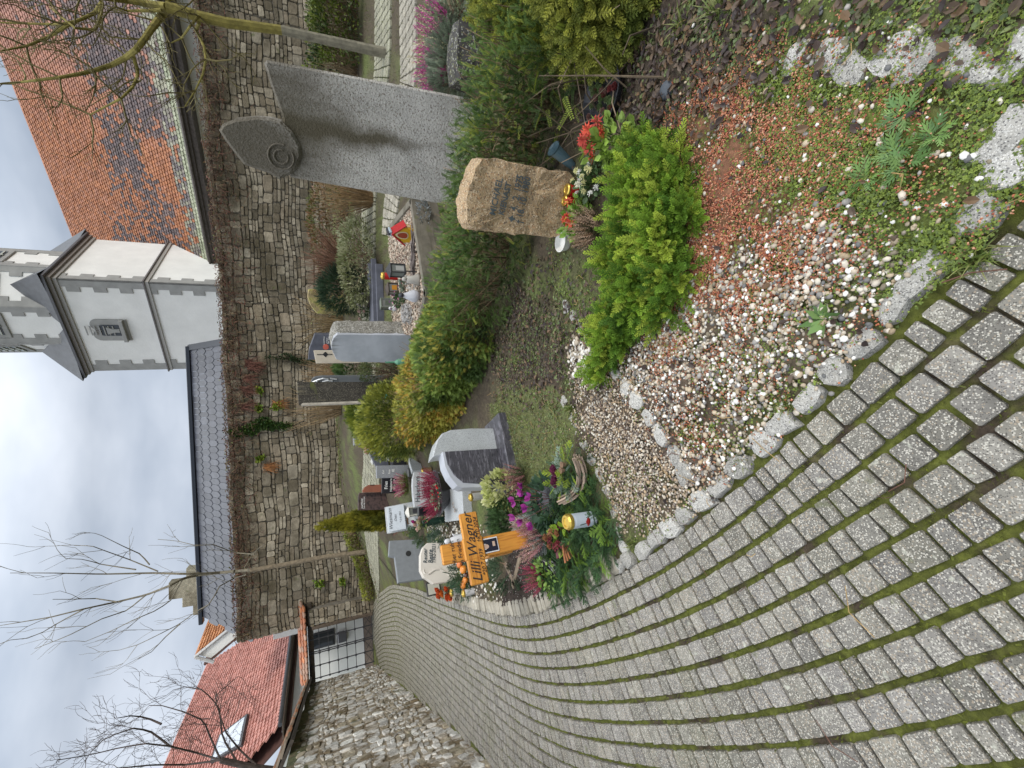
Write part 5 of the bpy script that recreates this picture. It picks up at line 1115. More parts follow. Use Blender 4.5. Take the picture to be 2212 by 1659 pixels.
def edging(D, name, label, group, w_, l_, h=.05, near=.0):
    for k, (a, b) in enumerate(D):
        p = hit('O', a, b); p[2] -= .02; i = np.argmin(np.hypot(EC[:, 0] - p[0], EC[:, 1] - p[1])); rz = math.atan2(tg[i, 1], tg[i, 0]) + rng.normal() * .15
        wx, wy = w_ * rng.uniform(.8, 1.2), l_ * rng.uniform(.8, 1.2); m_ = 10; o = []
        for t in range(m_): an = 2 * PI * t / m_ + rng.uniform(-.15, .15); cx, sy = math.cos(an), math.sin(an); f = 1 / max(abs(cx), abs(sy)) ** .75; o.append((cx * f * wx / 2, sy * f * wy / 2))
        mb = MB(); P = np.array(o); P = P * (1 + .10 * rng.normal(size=(m_, 1))); R3 = [P * 1.04, P * 1.0, P * .93, P * .6]; Zs = [-.05, h * .55, h * .9, h]
        V = np.concatenate([np.column_stack([r_, np.full(m_, z_)]) for r_, z_ in zip(R3, Zs)] + [np.array([[0, 0, h]])]); V[:, 2] += .012 * vnoise(V, 22, k); 
        Fc = [(q_ * m_ + i_, q_ * m_ + (i_ + 1) % m_, (q_ + 1) * m_ + (i_ + 1) % m_, (q_ + 1) * m_ + i_) for q_ in range(3) for i_ in range(m_)] + [(3 * m_ + i_, 3 * m_ + (i_ + 1) % m_, 4 * m_) for i_ in range(m_)]
        mb.add(V, Fc); ob = mb.build(name, EST, smooth=False, loc=p); ob.rotation_euler = (rng.normal() * .04, rng.normal() * .04, rz); tag(ob, label % ORD[k], 'edging stone', group)
edging([(2192, 365), (2112, 468), (2180, 300), (1998, 593), (1938, 662), (1867, 742), (1806, 802), (1752, 862), (1692, 914), (1650, 954), (1597, 1009), (1560, 1046), (1520, 1081), (1484, 1112), (1452, 1138), (1422, 1161), (1392, 1187), (1360, 1207), (1337, 1222)],
       'edging_stone', 'grey granite kerb stone between pebbles and setts, %s counting from the nearest corner', 'granite edging stones between path and pebble bed', .12, .086, .052)
edging([(1337, 808), (1358, 836), (1383, 866), (1407, 900), (1431, 936), (1466, 982), (1487, 1020)], 'divider_stone', 'granite stone in the row crossing the pebbles, %s counting from the bright juniper', 'granite stones dividing the pebble bed', .085, .12, .055)
edging([(1227, 661), (1242, 684), (1257, 706), (1272, 733), (1222, 866), (1236, 898), (1251, 926), (1267, 958), (1283, 992), (1299, 1026), (1316, 1062), (1329, 1098), (1345, 1145), (1352, 1180)], 'border_stone', 'pale border stone round the lawn patch, %s counting from the hedge side', 'pale border stones round the lawn patch', .085, .10, .045)
edging([(1727, 132), (1799, 127), (1850, 152), (1945, 122), (1990, 135), (2071, 133), (2110, 150), (2186, 138)], 'sunken_stone', 'granite stone half sunk in moss and dead leaves, %s counting from the red gravel', 'half sunken granite stones in the moss', .11, .12, .05)
# upright sett kerb round the planted grave
KB = []
Ek = EC + EN * -.055; sg = np.linalg.norm(np.diff(Ek, axis=0), axis=1); cs = np.concatenate([[0], np.cumsum(sg)])
yy = np.interp(cs, cs, Ek[:, 1]); s0 = cs[np.argmin(np.abs(yy - 6.4))]; s1 = cs[np.argmin(np.abs(yy - 2.12))]; t = s0
while t < s1:
    l = rng.uniform(.085, .12); c = np.array([np.interp(t + l / 2, cs, Ek[:, k]) for k in (0, 1)]); i = np.argmin(np.abs(cs - t)); mb = MB(); V, Fc = cbox((l - .034, rng.uniform(.12, .15), .16), .014); V = V + rng.normal(size=V.shape) * .003
    mb.add(V, Fc); ob = mb.build('kerb_sett', KST, loc=(c[0], c[1], float(T(*c)) - .035 + rng.uniform(-.006, .006))); ob.rotation_euler = (0, 0, math.atan2(tg[i, 1], tg[i, 0]) + rng.normal() * .04)
    tag(ob, 'narrow upright stone of the curved grave kerb, %s counting from its far end' % ORD[len(KB)], 'kerb stone', 'narrow kerb stones round the planted graves'); KB.append(1); t += l

# ---- hedges
def hedge(name, label, line, wd_, h, n, pr, size, lo, hi, cat='hedge', m=NEEDLE, tip=None, seed=0, lump=.10, up=.5, bot=.0, tw=330, branch=(.17, .12, .07)):
    P = resample(np.array(line, float), .05); t = np.gradient(P, axis=0); t /= np.linalg.norm(t, axis=1)[:, None]; nn = np.stack([-t[:, 1], t[:, 0]], 1); o = P.mean(0); zo = float(T(*o)); TT_ = thing(name, label, cat, (o[0], o[1], zo))
    i = rng.integers(0, len(P), n); a = rng.uniform(-.18, PI + .18, n); sh = rng.uniform(.72, 1.0, n); ex = .55
    ca, sa = np.cos(a), np.sin(a); ox = np.sign(ca) * np.abs(ca) ** ex * wd_ / 2 * sh; oz = np.sign(sa) * np.abs(sa) ** ex * h * sh
    b = P[i]; lm = 1 + lump * 2 * n2(b[:, 0] + a, b[:, 1], 3.5, 2, seed); pts2 = b + nn[i] * (ox * lm)[:, None]; z = T(b[:, 0], b[:, 1]) + np.maximum(oz * lm, rng.uniform(.0, .25, n) * h + bot)
    pts = np.column_stack([pts2, z]) - np.array([o[0], o[1], zo]); d = np.column_stack([nn[i] * ca[:, None], sa]) ; d[:, :2] += t[i] * rng.normal(size=(n, 1)) * .3
    col = gradcol(pts, lo, hi, 4, seed)
    if tip is not None: k = rng.random(n) < tip[1] * S(fbm(pts, 3, 2, seed + 7) * 2 + .5); col[k] = np.array(tip[0]) * rng.uniform(.8, 1.2, (k.sum(), 1))
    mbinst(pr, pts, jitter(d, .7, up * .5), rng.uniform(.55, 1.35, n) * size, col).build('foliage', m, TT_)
    mb = MB()
    for _ in range(tw):
        j = int(rng.integers(0, len(P))); b = np.array([*P[j], float(T(*P[j]))]) - [o[0], o[1], zo]; e = b + np.array([*(nn[j] * rng.uniform(-.5, .5) * wd_ + t[j] * rng.normal() * .15), h * rng.uniform(.6, 1.12)]); mb.tube([b, (b + e) / 2 + rng.normal(size=3) * .04, e], [.008, .005, .002], 4, np.array(branch) * rng.uniform(.6, 1.6), cap=False)
    mb.build('branches', BARK, TT_)
    return TT_
hedge('yew_hedge', 'dark green feathery yew hedge running behind the brown gravestone', [(2.75, 1.75), (2.1, 2.5), (1.55, 3.1), (1.05, 3.6), (.72, 4.1)], .75, .60, 12500, YEW, .072, (.04, .08, .02), (.13, .21, .05), tip=((.32, .36, .06), .2), seed=1)
hedge('clipped_hedge', 'clipped green conifer hedge between the yew and the golden hedge', [(.72, 4.1), (.45, 4.6), (.15, 5.15)], .85, .58, 10500, THUJA1, .058, (.05, .09, .02), (.18, .25, .05), tip=((.32, .29, .06), .3), seed=2)
hedge('golden_hedge', 'golden orange tinged conifer hedge in front of the pale gravestone', [(.15, 5.15), (-.12, 5.6), (-.38, 6.1)], .9, .62, 13000, THUJA1, .05, (.10, .13, .025), (.32, .30, .05), tip=((.42, .26, .05), .35), seed=3, tw=260, branch=(.24, .17, .09))
bush('round_conifer', 'round green clipped conifer bush ending the hedge row', 'bush', along('O', 960, 900, 6.75), (.62, .62, .52), THUJA1, .055, (.07, .10, .02), (.28, .29, .05), 9500, seed=4, core=None)
bush('round_bush', 'round bright green clipped bush behind the dark stele', 'bush', along('A', 1050, 1560, 8.1), (.5, .5, .45), THUJA1, .06, (.08, .12, .02), (.24, .27, .04), 5000, seed=5)
bush('box_bush', 'small leafed box bush filling the dark surround between the two stelae', 'bush', along('A', 1180, 1060, 7.9), (.42, .35, .34), LEAFP, .03, (.05, .075, .02), (.14, .16, .06), 3500, m=LEAF, seed=6)
bush('dark_conifer', 'low dark green cypress behind the cream stele', 'bush', along('A', 760, 1010, 9.6), (.4, .35, .36), THUJA1, .08, (.03, .06, .02), (.07, .12, .03), 1200, seed=7)
# ---- bright juniper in front
def clumps(name, label, cat, C_, pr, size, lo, hi, dens, m=NEEDLE, up=.3, seed=0, tipcol=None, twn=14):
    o = np.mean([c[0] for c in C_], 0); t = thing(name, label, cat, (o[0], o[1], 0)); jt = .45 if pr is FROND else .75; allp = []; alld = []
    for c, r in C_:
        n = int(dens * (r[0] * r[1] + r[0] * r[2] + r[1] * r[2])); p, d = ellip((c[0], c[1], r[2] * .45), np.array(r) * (.62 if pr is FROND else 1), n, .35 if pr is FROND else .55, .35); k = p[:, 2] > .005; allp.append(p[k]); alld.append(d[k])
    p = np.concatenate(allp) - [o[0], o[1], 0]; d = np.concatenate(alld); col = gradcol(p, lo, hi, 12, seed)
    zf = S(p[:, 2] / (.8 * max(r[2] for _, r in C_)))[:, None]; col = col * 1.0
    if tipcol is not None: k = rng.random(len(p)) < .35 * zf[:, 0] + .05; col[k] = np.array(tipcol) * rng.uniform(.8, 1.15, (k.sum(), 1))
    mbinst(pr, p, jitter(d, jt, up), rng.uniform(.5, 1.35, len(p)) * size, col).build('foliage', m, t); mb = MB()
    for c, r in C_: twigs(mb, (c[0] - o[0], c[1] - o[1], r[2] * .5), r, twn, .004, z0=.0)
    mb.build('branches', BARK, t); return t
def w2(a, b, z=0.): return atZ('O', a, b, z)[:2]
clumps('bright_juniper', 'low bright lime green juniper spreading over the gravel in front of the brown stone', 'juniper', [(w2(a_, b_, .06), (r_, r_ * .95, h_)) for a_, b_, r_, h_ in ((1395, 385, .15, .17), (1385, 455, .15, .18), (1440, 430, .12, .15), (1375, 530, .14, .17), (1440, 520, .13, .17), (1450, 600, .11, .14), (1385, 610, .14, .16), (1355, 575, .10, .13), (1330, 690, .12, .13), (1375, 670, .09, .12), (1310, 755, .11, .12), (1335, 730, .09, .1), (1405, 335, .08, .15), (1455, 355, .07, .12), (1430, 665, .07, .10), (1300, 805, .05, .07), (1475, 470, .09, .1))],
        FROND, .135, (.08, .17, .02), (.24, .38, .04), 2600, tipcol=(.36, .45, .06), up=.30, seed=8)
clumps('corner_juniper', 'large drooping yellow green juniper at the right hand corner of the grave row', 'juniper', [(w2(1160, -40, .3), (.38, .36, .45)), (w2(1270, -30, .25), (.34, .3, .34)), (w2(1210, 35, .2), (.28, .2, .25)), (w2(1080, -10, .3), (.3, .3, .35))], PLUME, .085, (.09, .12, .02), (.25, .27, .05), 13000, tipcol=(.34, .35, .06), up=-.15, seed=9)
# bare undergrowth between juniper and stone
t = thing('bare_undergrowth', 'tangle of bare brown twigs with a few yellow yew sprays right of the brown gravestone', 'shrub', (2.0, 2.15, 0)); mb = MB()
for _ in range(90): a = rng.normal(size=2) * .28; b = a + rng.normal(size=2) * .25; mb.tube([(a[0], a[1], 0), ((a[0] + b[0]) / 2, (a[1] + b[1]) / 2, rng.uniform(.1, .25)), (b[0], b[1], rng.uniform(.12, .45))], [.006, .004, .002], 4, np.array((.16, .12, .08)) * rng.uniform(.5, 1.4), cap=False)
mb.build('twigs', BARK, t); n = 220; p_, d_ = ellip((0, 0, .18), (.42, .4, .26), n, .4); mbinst(YEW, p_, jitter(d_, .4, .1), rng.uniform(.08, .15, n), cpick([(.22, .27, .04), (.07, .12, .03), (.05, .09, .03)], n, .2)).build('foliage', NEEDLE, t)
mb = MB(); pp = atZ('O', 1110, 115, .3)

# ---- in front of the brown stone
p = base_at('G', 1100, 490); 
candle('grave_candle', 'red gold lidded candle at the brown gravestone foot, nearer its right side', base_at('G', 1130, 500), .035, .10, (.50, .02, .015)); candle('grave_candle', 'red grave candle with gold lid half behind red blossoms below the brown gravestone', base_at('G', 1110, 585), .032, .10, (.50, .02, .015))
P_ = base_at('G', 1180, 700); roses('red_chrysanthemum', 'red chrysanthemum with yellow centres at the foot of the brown gravestone', P_, [(-.03, -.02, .15), (-.06, .0, .12), (-.02, .03, .13), (-.07, -.04, .12), (.08, .0, .12)], .038, [(.55, .06, .035), (.62, .12, .06)], (.16, .28, .04), .13, 150, pr=DAISY, ls=.045)
t_ = bpy.data.objects['red_chrysanthemum']; mb = MB(); [mb.lathe([(.001, .012), (.009, .01), (.001, 0)], c=c_, seg=8, col=(.55, .38, .04)) for c_ in ((-.03, -.02, .15), (-.06, 0, .12), (-.02, .03, .13), (-.07, -.04, .12), (.08, 0, .12))]; mb.build('centres', PETAL, t_)
heather('heather', 'faded beige heather beside the bright juniper below the brown stone', base_at('G', 1290, 800), .13, .17, [(.42, .30, .20), (.50, .36, .26), (.32, .20, .12)], 110, green=(.10, .09, .05))
P_ = base_at('G', 1290, 420); roses('cream_pansies', 'cream and pale yellow pansies right of the foot of the brown gravestone', P_, [tuple(rng.normal(size=2) * .06) + (rng.uniform(.08, .16),) for _ in range(17)], .024, [(.66, .64, .50), (.60, .58, .28), (.62, .62, .58)], (.06, .11, .035), .12, 150, pr=DAISY, ls=.04)
P_ = base_at('I', 1120, 1290); roses('orange_chrysanthemum', 'orange red chrysanthemum on tall leafy stems between the juniper and the houseleek bowl', P_, [(-.03, .04, .30), (.0, .03, .34), (.04, .0, .33), (.07, -.02, .29), (.02, -.04, .27), (-.06, .05, .27), (.05, .05, .31)], .042, [(.58, .13, .05), (.60, .09, .05), (.50, .07, .05)], (.20, .30, .05), .12, 190, pr=DAISY, ls=.055)
PT = thing('white_bowl', 'white speckled ceramic bowl left of the foot of the brown gravestone', 'bowl', base_at('G', 1060, 900)); mb = MB(); mb.lathe([(.03, 0), (.055, .03), (.07, .08), (.064, .08), (.05, .05), (.001, .045)], seg=22, col=(.62, .62, .60)); mb.build('bowl', GLOSS, PT)
VS = thing('blue_vase', 'grey blue plastic grave vase leaning in the yew behind the cream pansies', 'vase', base_at('I', 560, 1440) + np.array([0, .02, 0]), rot=(.25, .35, 0)); mb = MB(); mb.lathe([(.015, -.05), (.03, .06), (.042, .2), (.05, .21), (.042, .2), (.03, .1), (.001, .08)], seg=16, col=(.09, .15, .18)); mb.build('vase', GLOSS, VS)
P_ = hit('I', 870, 860); HL = thing('houseleek_bowl', 'dark plastic bowl full of grey green and red houseleek rosettes', 'plant bowl', P_); mb = MB(); mb.lathe([(.11, 0), (.16, .08), (.175, .09), (.165, .09), (.15, .06), (.001, .06)], seg=26, col=(.03, .03, .035)); mb.build('bowl', GLOSS, HL)
n = 34; a = rng.uniform(0, 6.3, n); r_ = .14 * np.sqrt(rng.random(n)); mb = MB(); R = np.repeat(np.eye(3)[None], n, 0) * rng.uniform(.018, .032, n)[:, None, None]; mb.inst(ROSE, R, np.column_stack([np.cos(a) * r_, np.sin(a) * r_, np.full(n, .075)]), cpick([(.16, .20, .09), (.22, .12, .10), (.20, .05, .05), (.14, .20, .08)], n, .2)); mb.build('rosettes', LEAF, HL)
# black glass ball-like stone in litter
BO = thing('dark_stone', 'fist sized smooth blue black stone lying in the dead leaves', 'stone', hit('I', 1370, 790)); mb = MB(); V, Lp, Sz = ico(3); mb.raw(V * np.array([.045, .04, .032]) + [0, 0, .02], Lp, Sz, (.06, .07, .085)); mb.build('stone', PEBBLE, BO, smooth=True)
# mossy boulder stone right of monument
MBO, pl = stone('mossy_stone', 'low dark lichen spotted stone lying right of the tall monument', 'H', (1930, 480), -18, [(1935, 150), (1700, 165), (1680, 300), (1672, 600), (1700, 760), (1860, 800), (1935, 700)], .3, mk('dark lichened stone', col=(.055, .052, .05), rough=.95, bump=.8, bscale=40, mot=.3, mscale=20, speck=[(60, (.33, .33, .29), .22), (90, (.20, .21, .09), .18)], samt=.8), dist=4.7, rough=.02, cat='stone')
heather('pink_heather', 'magenta and white budding heather behind the low mossy stone', along('H', 1500, 480, 5.9), .5, .46, [(.55, .10, .32), (.48, .08, .26), (.56, .10, .34), (.60, .55, .36)], 190, green=(.14, .17, .12))
bush('lavender_mound', 'grey green lavender and dry stalks right of the tall monument', 'shrub', along('H', 1640, 620, 5.5), (.4, .3, .22), YEWS, .1, (.10, .13, .09), (.20, .24, .17), 800, seed=11, up=.6)
bush('grey_sage', 'grey leafed creeping sage right of the magenta heather', 'shrub', along('H', 1620, 180, 5.9), (.55, .4, .2), LEAFP, .05, (.14, .18, .12), (.24, .28, .18), 1500, m=LEAF, seed=12)
bush('grey_cushion', 'small grey cushion plant beside the monument edge', 'shrub', along('H', 1330, 720, 6.4), (.22, .2, .16), YEWS, .07, (.16, .19, .17), (.26, .30, .28), 420, seed=13)

# ---- on the raised surround
def onbed(c, a, b): return atZ(c, a, b, SZ - .03)
p = onbed('B', 578, 590); TH = thing('toy_house', 'little yellow ceramic house lantern with red roof and oval openings', 'lantern house', p, math.radians(-38))
mb = MB(); hs = hgt(p, 'B', 320, 600); W_ = hs * .62; D_ = hs * .62; eh = hs * .42; rh = hs * .82
fr_ = [(-W_ * .42, 0), (-W_ * .52, eh * .9), (0, rh), (W_ * .52, eh * .9), (W_ * .42, 0)]; mb.prism(fr_, -D_ / 2, D_ / 2, (.62, .36, .02), .006); mb.build('wall', GLOSS, TH)
def oval(cx, cz, a, b, n=18): return [(cx + a * math.cos(t), cz + b * math.sin(t) * (1.0 + .25 * math.sin(t))) for t in np.linspace(0, 2 * PI, n, endpoint=False)]
mb = MB(); mb.prism(oval(0, eh * .95, W_ * .25, hs * .27), -D_ / 2 - .006, -D_ / 2 + .01, (.66, .58, .36), .003); fo = mb.build('front_opening', GLOSS, TH); mb = MB(); mb.prism(oval(0, eh * .95, W_ * .19, hs * .21), -D_ / 2 - .009, -D_ / 2 + .01, (.30, .05, .02), .001); mb.build('dark_inside', PLAIN, fo)
mb = MB()
for sx in (-1, 1): mb.box((sx * W_ * .485, 0, eh * .5), (.012, D_ * .4, eh * .55), (.62, .5, .3), .003)
mb.build('side_window', GLOSS, TH); mb = MB()
for sx in (-1, 1): a_ = math.atan2(rh - eh * .72, W_ * .64); L2 = math.hypot(rh - eh * .72, W_ * .64) + .02; mb.box((sx * W_ * .33, 0, (rh + eh * .72) / 2 + .012), (L2, D_ * 1.18, .018), (.42, .025, .03), .004, M=Matrix.Rotation(sx * a_, 3, 'Y'))
mb.build('roof', GLOSS, TH); mb = MB(); mb.box((0, 0, rh + .03), (W_ * .34, D_ * .9, hs * .1), (.42, .50, .56), .006); mb.box((0, 0, rh + .055), (W_ * .14, D_ * 1.1, .03), (.03, .035, .05), .006); mb.build('ridge_cap', GLOSS, TH)
candle('red_candle', 'tall red grave candle with gold lid behind the black stake lantern', onbed('B', 430, 1045) + [0, .05, 0], .055, .26, (.45, .015, .012))
lantern('stake_lantern', 'black metal lantern on a thin stake beside the tall red candle', onbed('B', 640, 1000), .13, .24, .3, (.03, .03, .032), glow=(.4, .4, .38), stake=.16)
lantern('amber_lantern', 'wooden lantern with amber and red stained glass on the gravel bed', onbed('B', 425, 1190), .16, .2, .2, (.05, .035, .025), glow=(.50, .22, .02))
lantern('green_lantern', 'grey green metal lantern box left of the amber lantern', onbed('B', 360, 1350), .17, .24, .15, (.14, .16, .13), glow=(.10, .12, .09), roof=False)
CAN = thing('pine_cone', 'large dark pine cone on the gravel near the black stake lantern', 'pine cone', onbed('B', 540, 870)); mb = MB(); n = 60; t_ = np.arange(n); zz = t_ / n; a = t_ * 2.4; r_ = .055 * np.sin(PI * (.1 + .85 * zz)); dd = np.column_stack([np.cos(a), np.sin(a), .5 + 0 * a]); mb.inst(LEAFP, orient(dd, None, .035), np.column_stack([np.cos(a) * r_, np.sin(a) * r_, .02 + .13 * zz]), cpick([(.10, .06, .05), (.20, .13, .11)], n)); mb.build('scales', BARK, CAN)
candle('cream_candle', 'short cream candle in front of the dark pine cone', onbed('B', 545, 955), .035, .10, (.62, .56, .42), lid=(.4, .02, .02))
TWG = thing('twig_bundle', 'bundle of grey twigs along the inner edge of the grave surround', 'twigs', onbed('B', 610, 880), -.25); mb = MB()
for _ in range(46): a = rng.uniform(-.35, .1); mb.tube([(a, rng.normal() * .03, rng.uniform(0, .05)), (a + rng.uniform(.25, .4), rng.normal() * .03, rng.uniform(0, .06))], .005, 4, np.array((.20, .17, .16)) * rng.uniform(.6, 1.4))
mb.build('twigs', BARK, TWG)
def figure(name, label, p, prof, col, wings=False, head=None, rz=0, cat='figurine', m=None, sx=1, sy=1):
    t = thing(name, label, cat, p, rz); mb = MB(); mb.lathe(prof, seg=18, col=col, sx=sx, sy=sy); V = mb.V[0]; mb.V[0] = V * (1 + .06 * fbm(V, 30, 2)[:, None]); mb.build('body', m or WAX, t, smooth=True)
    if head: mb = MB(); V, Lp, Sz_ = ico(2); mb.raw(V * np.array(head[1]) + np.array(head[0]), Lp, Sz_, head[2]); mb.build('head', m or WAX, t, smooth=True)
    if wings:
        for sx_ in (-1, 1): mb = MB(); V, Fc = cbox((.02, .05, .12), .008); V[:, 0] += sx_ * .035 + V[:, 2] * .3 * sx_; mb.add(V + [0, .03, wings], Fc, col); mb.build('wing', m or WAX, t)
    return t
figure('angel_figurine', 'kneeling grey white angel figurine by the kerb corner', onbed('B', 660, 1090), [(.07, 0), (.075, .03), (.05, .10), (.045, .15), (.02, .17)], (.42, .40, .36), .12, ((0, -.01, .19), (.03, .03, .036), (.42, .40, .36)))
figure('goose_figurine', 'white and black goose figurine beside the kneeling angel', onbed('B', 665, 1265), [(.03, 0), (.075, .04), (.08, .09), (.05, .15), (.03, .2), (.02, .22)], (.60, .61, .66), False, ((0, -.02, .24), (.032, .045, .035), (.05, .05, .06)), sy=.8)
figure('bird_figurine', 'small white bird figurine perched over a silver twig nest', onbed('B', 470, 1400) + [0, 0, .06], [(.01, 0), (.035, .03), (.045, .07), (.02, .1)], (.60, .60, .60), False, ((.0, -.02, .12), (.025, .035, .025), (.6, .6, .6)))
roses('white_hydrangea', 'cluster of white artificial blossoms between angel and goose figurines', onbed('B', 650, 1180), [tuple(rng.normal(size=2) * .04) + (rng.uniform(.05, .14),) for _ in range(26)], .022, [(.66, .64, .60)], ng=0, pr=DAISY, stems=False)
WN = thing('silver_nest', 'round nest of silvery white twigs against the rough side of the pale gravestone', 'nest', onbed('B', 560, 1450)); mb = MB()
for _ in range(70): a = rng.uniform(0, 6.3); k = rng.uniform(1, 2.2); r_ = rng.uniform(.09, .15); z_ = rng.uniform(0, .1); mb.tube([((r_ + .01 * rng.normal()) * math.cos(a + s_ * k), r_ * math.sin(a + s_ * k), z_ + .02 * rng.normal()) for s_ in np.linspace(0, 1, 6)], .004, 4, np.array((.48, .47, .46)) * rng.uniform(.6, 1.2))
mb.build('twigs', BARK, WN)
roses('violet_pansies', 'violet and white pansies among leaves behind the goose figurine', onbed('B', 520, 1270) + [0, .1, 0], [tuple(rng.normal(size=2) * .08) + (rng.uniform(.12, .22),) for _ in range(20)], .02, [(.22, .05, .25), (.6, .58, .55), (.55, .2, .35)], (.05, .11, .04), .13, 160, pr=DAISY, ls=.04)
roses('bed_foliage', 'mixed silvery leaves and berries left of the black stake lantern', onbed('B', 500, 1120), [tuple(rng.normal(size=2) * .05) + (rng.uniform(.05, .12),) for _ in range(8)], .014, [(.4, .05, .12), (.3, .3, .3)], (.16, .20, .15), .12, 130, pr=DAISY, ls=.04)
bush('silver_shrub', 'silver grey leafed wisps growing outside the concrete surround', 'shrub', hit('B', 780, 520, .12), (.42, .12, .10), LEAFP, .045, (.20, .22, .22), (.34, .36, .37), 500, m=LEAF, seed=14, twn=40, up=.5)
# slab grave behind bed with basket handle and white roses
p = along('B', 270, 1300, 8.8); SB = thing('slate_grave_slab', 'flat blue grey slate grave cover behind the gravel bed', 'grave slab', p, -.12); mb = MB(); mb.box((0, .25, .12), (1.5, .7, .1), bev=.01); mb.box((0, .1, .03), (1.3, .5, .14), (.6, .6, .6), .01); mb.build('slab', G_BLUE, SB)
p = along('B', 120, 1310, 9.3); BA = thing('handle_basket', 'grey basket with high arched handle and white roses behind the slate slab', 'basket', p, .3); mb = MB(); mb.tube([(.16 * math.cos(t), 0, .12 + .24 * math.sin(t)) for t in np.linspace(0, PI, 14)], .02, 6, (.13, .12, .12)); mb.build('handle', BARK, BA); mb = MB(); mb.lathe([(.1, 0), (.17, .12), (.15, .12), (.001, .09)], seg=16, col=(.12, .10, .09)); mb.build('bowl', BARK, BA)
roses('white_roses', 'bunch of white and blush roses left of the arched basket handle', p + [-.25, -.05, .05], [tuple(rng.normal(size=2) * .09) + (rng.uniform(.14, .26),) for _ in range(13)], .04, [(.60, .56, .48), (.55, .40, .36), (.52, .50, .40)], (.08, .11, .05), .15, 120)

# ---- shrubs behind
bush('dark_round_yew', 'dark green round yew bush before the lichened relief stone', 'bush', along('L', 790, 520, 9.9), (.5, .45, .48), YEW, .13, (.018, .04, .02), (.04, .075, .035), 2300, seed=15)
bush('variegated_bush', 'wide cream and green variegated bush right of the dark round yew', 'bush', along('L', 890, 330, 9.4), (.95, .6, .34), LEAFP, .06, (.14, .16, .06), (.34, .34, .20), 4200, m=LEAF, seed=16)
p = along('L', 690, 350, 10.8); BB = thing('bare_reddish_shrub', 'dense bare reddish brown twiggy shrub in front of the back wall', 'shrub', p); mb = MB()
for _ in range(420): a = rng.uniform(0, 6.3); r_ = .9 * math.sqrt(rng.random()); hh = 1.25 * rng.uniform(.55, 1) * (1 - .35 * r_); mb.tube([(.1 * math.cos(a), .1 * math.sin(a), 0), (r_ * .5 * math.cos(a) + rng.normal() * .04, r_ * .5 * math.sin(a), hh * .6), (r_ * math.cos(a), r_ * math.sin(a), hh)], [.008, .006, .003], 3, np.array((.22, .12, .075)) * rng.uniform(.5, 1.3), cap=False)
mb.build('twigs', BARK, BB)
def dry_shrub(label, p, r, h, n, col):
    t = thing('dry_shrub', label, 'shrub', p); mb = MB()
    for _ in range(n): a = rng.uniform(0, 6.3); q_ = r * math.sqrt(rng.random()); hh = h * rng.uniform(.5, 1); mb.tube([(q_ * .25 * math.cos(a), q_ * .25 * math.sin(a), 0), (q_ * .6 * math.cos(a) + rng.normal() * .04, q_ * .6 * math.sin(a), hh * .6), (q_ * math.cos(a) + rng.normal() * .06, q_ * math.sin(a), hh)], [.007, .005, .003], 3, np.array(col) * rng.uniform(.5, 1.4), cap=False)
    mb.build('twigs', BARK, t); n = n // 2; g, d = ellip((0, 0, h * .4), (r * .8, r * .8, h * .4), n, .3, .5); mbinst(LEAFP, g, jitter(d, .6), rng.uniform(.03, .07, n), cpick([(.16, .18, .04), (.20, .14, .05), (.10, .13, .04)], n, .3)).build('leaves', LEAF, t)
dry_shrub('bare arching twigs behind the slate gravestone', along('A', 480, 480, 12.2), .8, 1.2, 120, (.25, .18, .09)); dry_shrub('dry brown stalks behind the dark stele, on its left', along('A', 520, 1500, 13.2), .7, 1.5, 120, (.28, .20, .11)); dry_shrub('dry straw coloured stalks behind the narrow stele', along('A', 520, 1080, 12.6), .6, 1.1, 90, (.30, .20, .10)); dry_shrub('reedy straw coloured stems rising left of the tall monument', along('K', 700, 720, 9.6), .5, 1.15, 150, (.30, .20, .10))
bush('mixed_bush', 'loose green and russet bush between the tall monument and the reddish shrub', 'bush', along('L', 740, 60, 11.8), (1.2, .5, .45), LEAFP, .075, (.10, .12, .03), (.20, .10, .05), 2600, m=LEAF, seed=17)
hedge('clipped_dark_hedge', 'long low clipped hedge with light green top, far right behind the bare sapling', [hit('H', 770, 640)[:2] + [0, .3], hit('H', 770, 60)[:2] + [0, .3], hit('H', 770, -250)[:2] + [0, .3]], .9, .95, 5200, LEAFP, .07, (.03, .055, .015), (.10, .14, .02), m=LEAF, seed=18, tip=((.16, .20, .03), .5))
hedge('low_yellow_hedge', 'low yellow green hedge strip at the foot of the wall near the gate', [(-6.9, 15.3), (-5.9, 15.2), (-4.6, 15.1)], .5, .38, 2600, LEAFP, .06, (.16, .20, .03), (.34, .36, .05), m=LEAF, seed=19)
# conical conifer
p = hit('C', 600, 1340); hc = hgt(p, 'O', 684, 1132); CC = thing('conical_conifer', 'slim yellow green conical conifer standing before the wall left of the brown gravestone', 'conifer', p); n = 4200; zz = 1 - np.sqrt(rng.random(n)); a = rng.uniform(0, 6.3, n); r_ = .26 * (1 - zz) ** .8 * rng.uniform(.65, 1.05, n) + .015
pts = np.column_stack([np.cos(a) * r_, np.sin(a) * r_, zz * hc]); d = np.column_stack([np.cos(a) * .5, np.sin(a) * .5, np.ones(n)]); mbinst(THUJA1, pts, jitter(d, .3), rng.uniform(.7, 1.2, n) * .09, gradcol(pts, (.09, .10, .015), (.26, .24, .03), 5)).build('foliage', NEEDLE, CC); mb = MB(); mb.tube([(0, 0, 0), (0, 0, hc * .85)], [.04, .01], 6, (.12, .08, .05)); mb.build('trunk', BARK, CC)

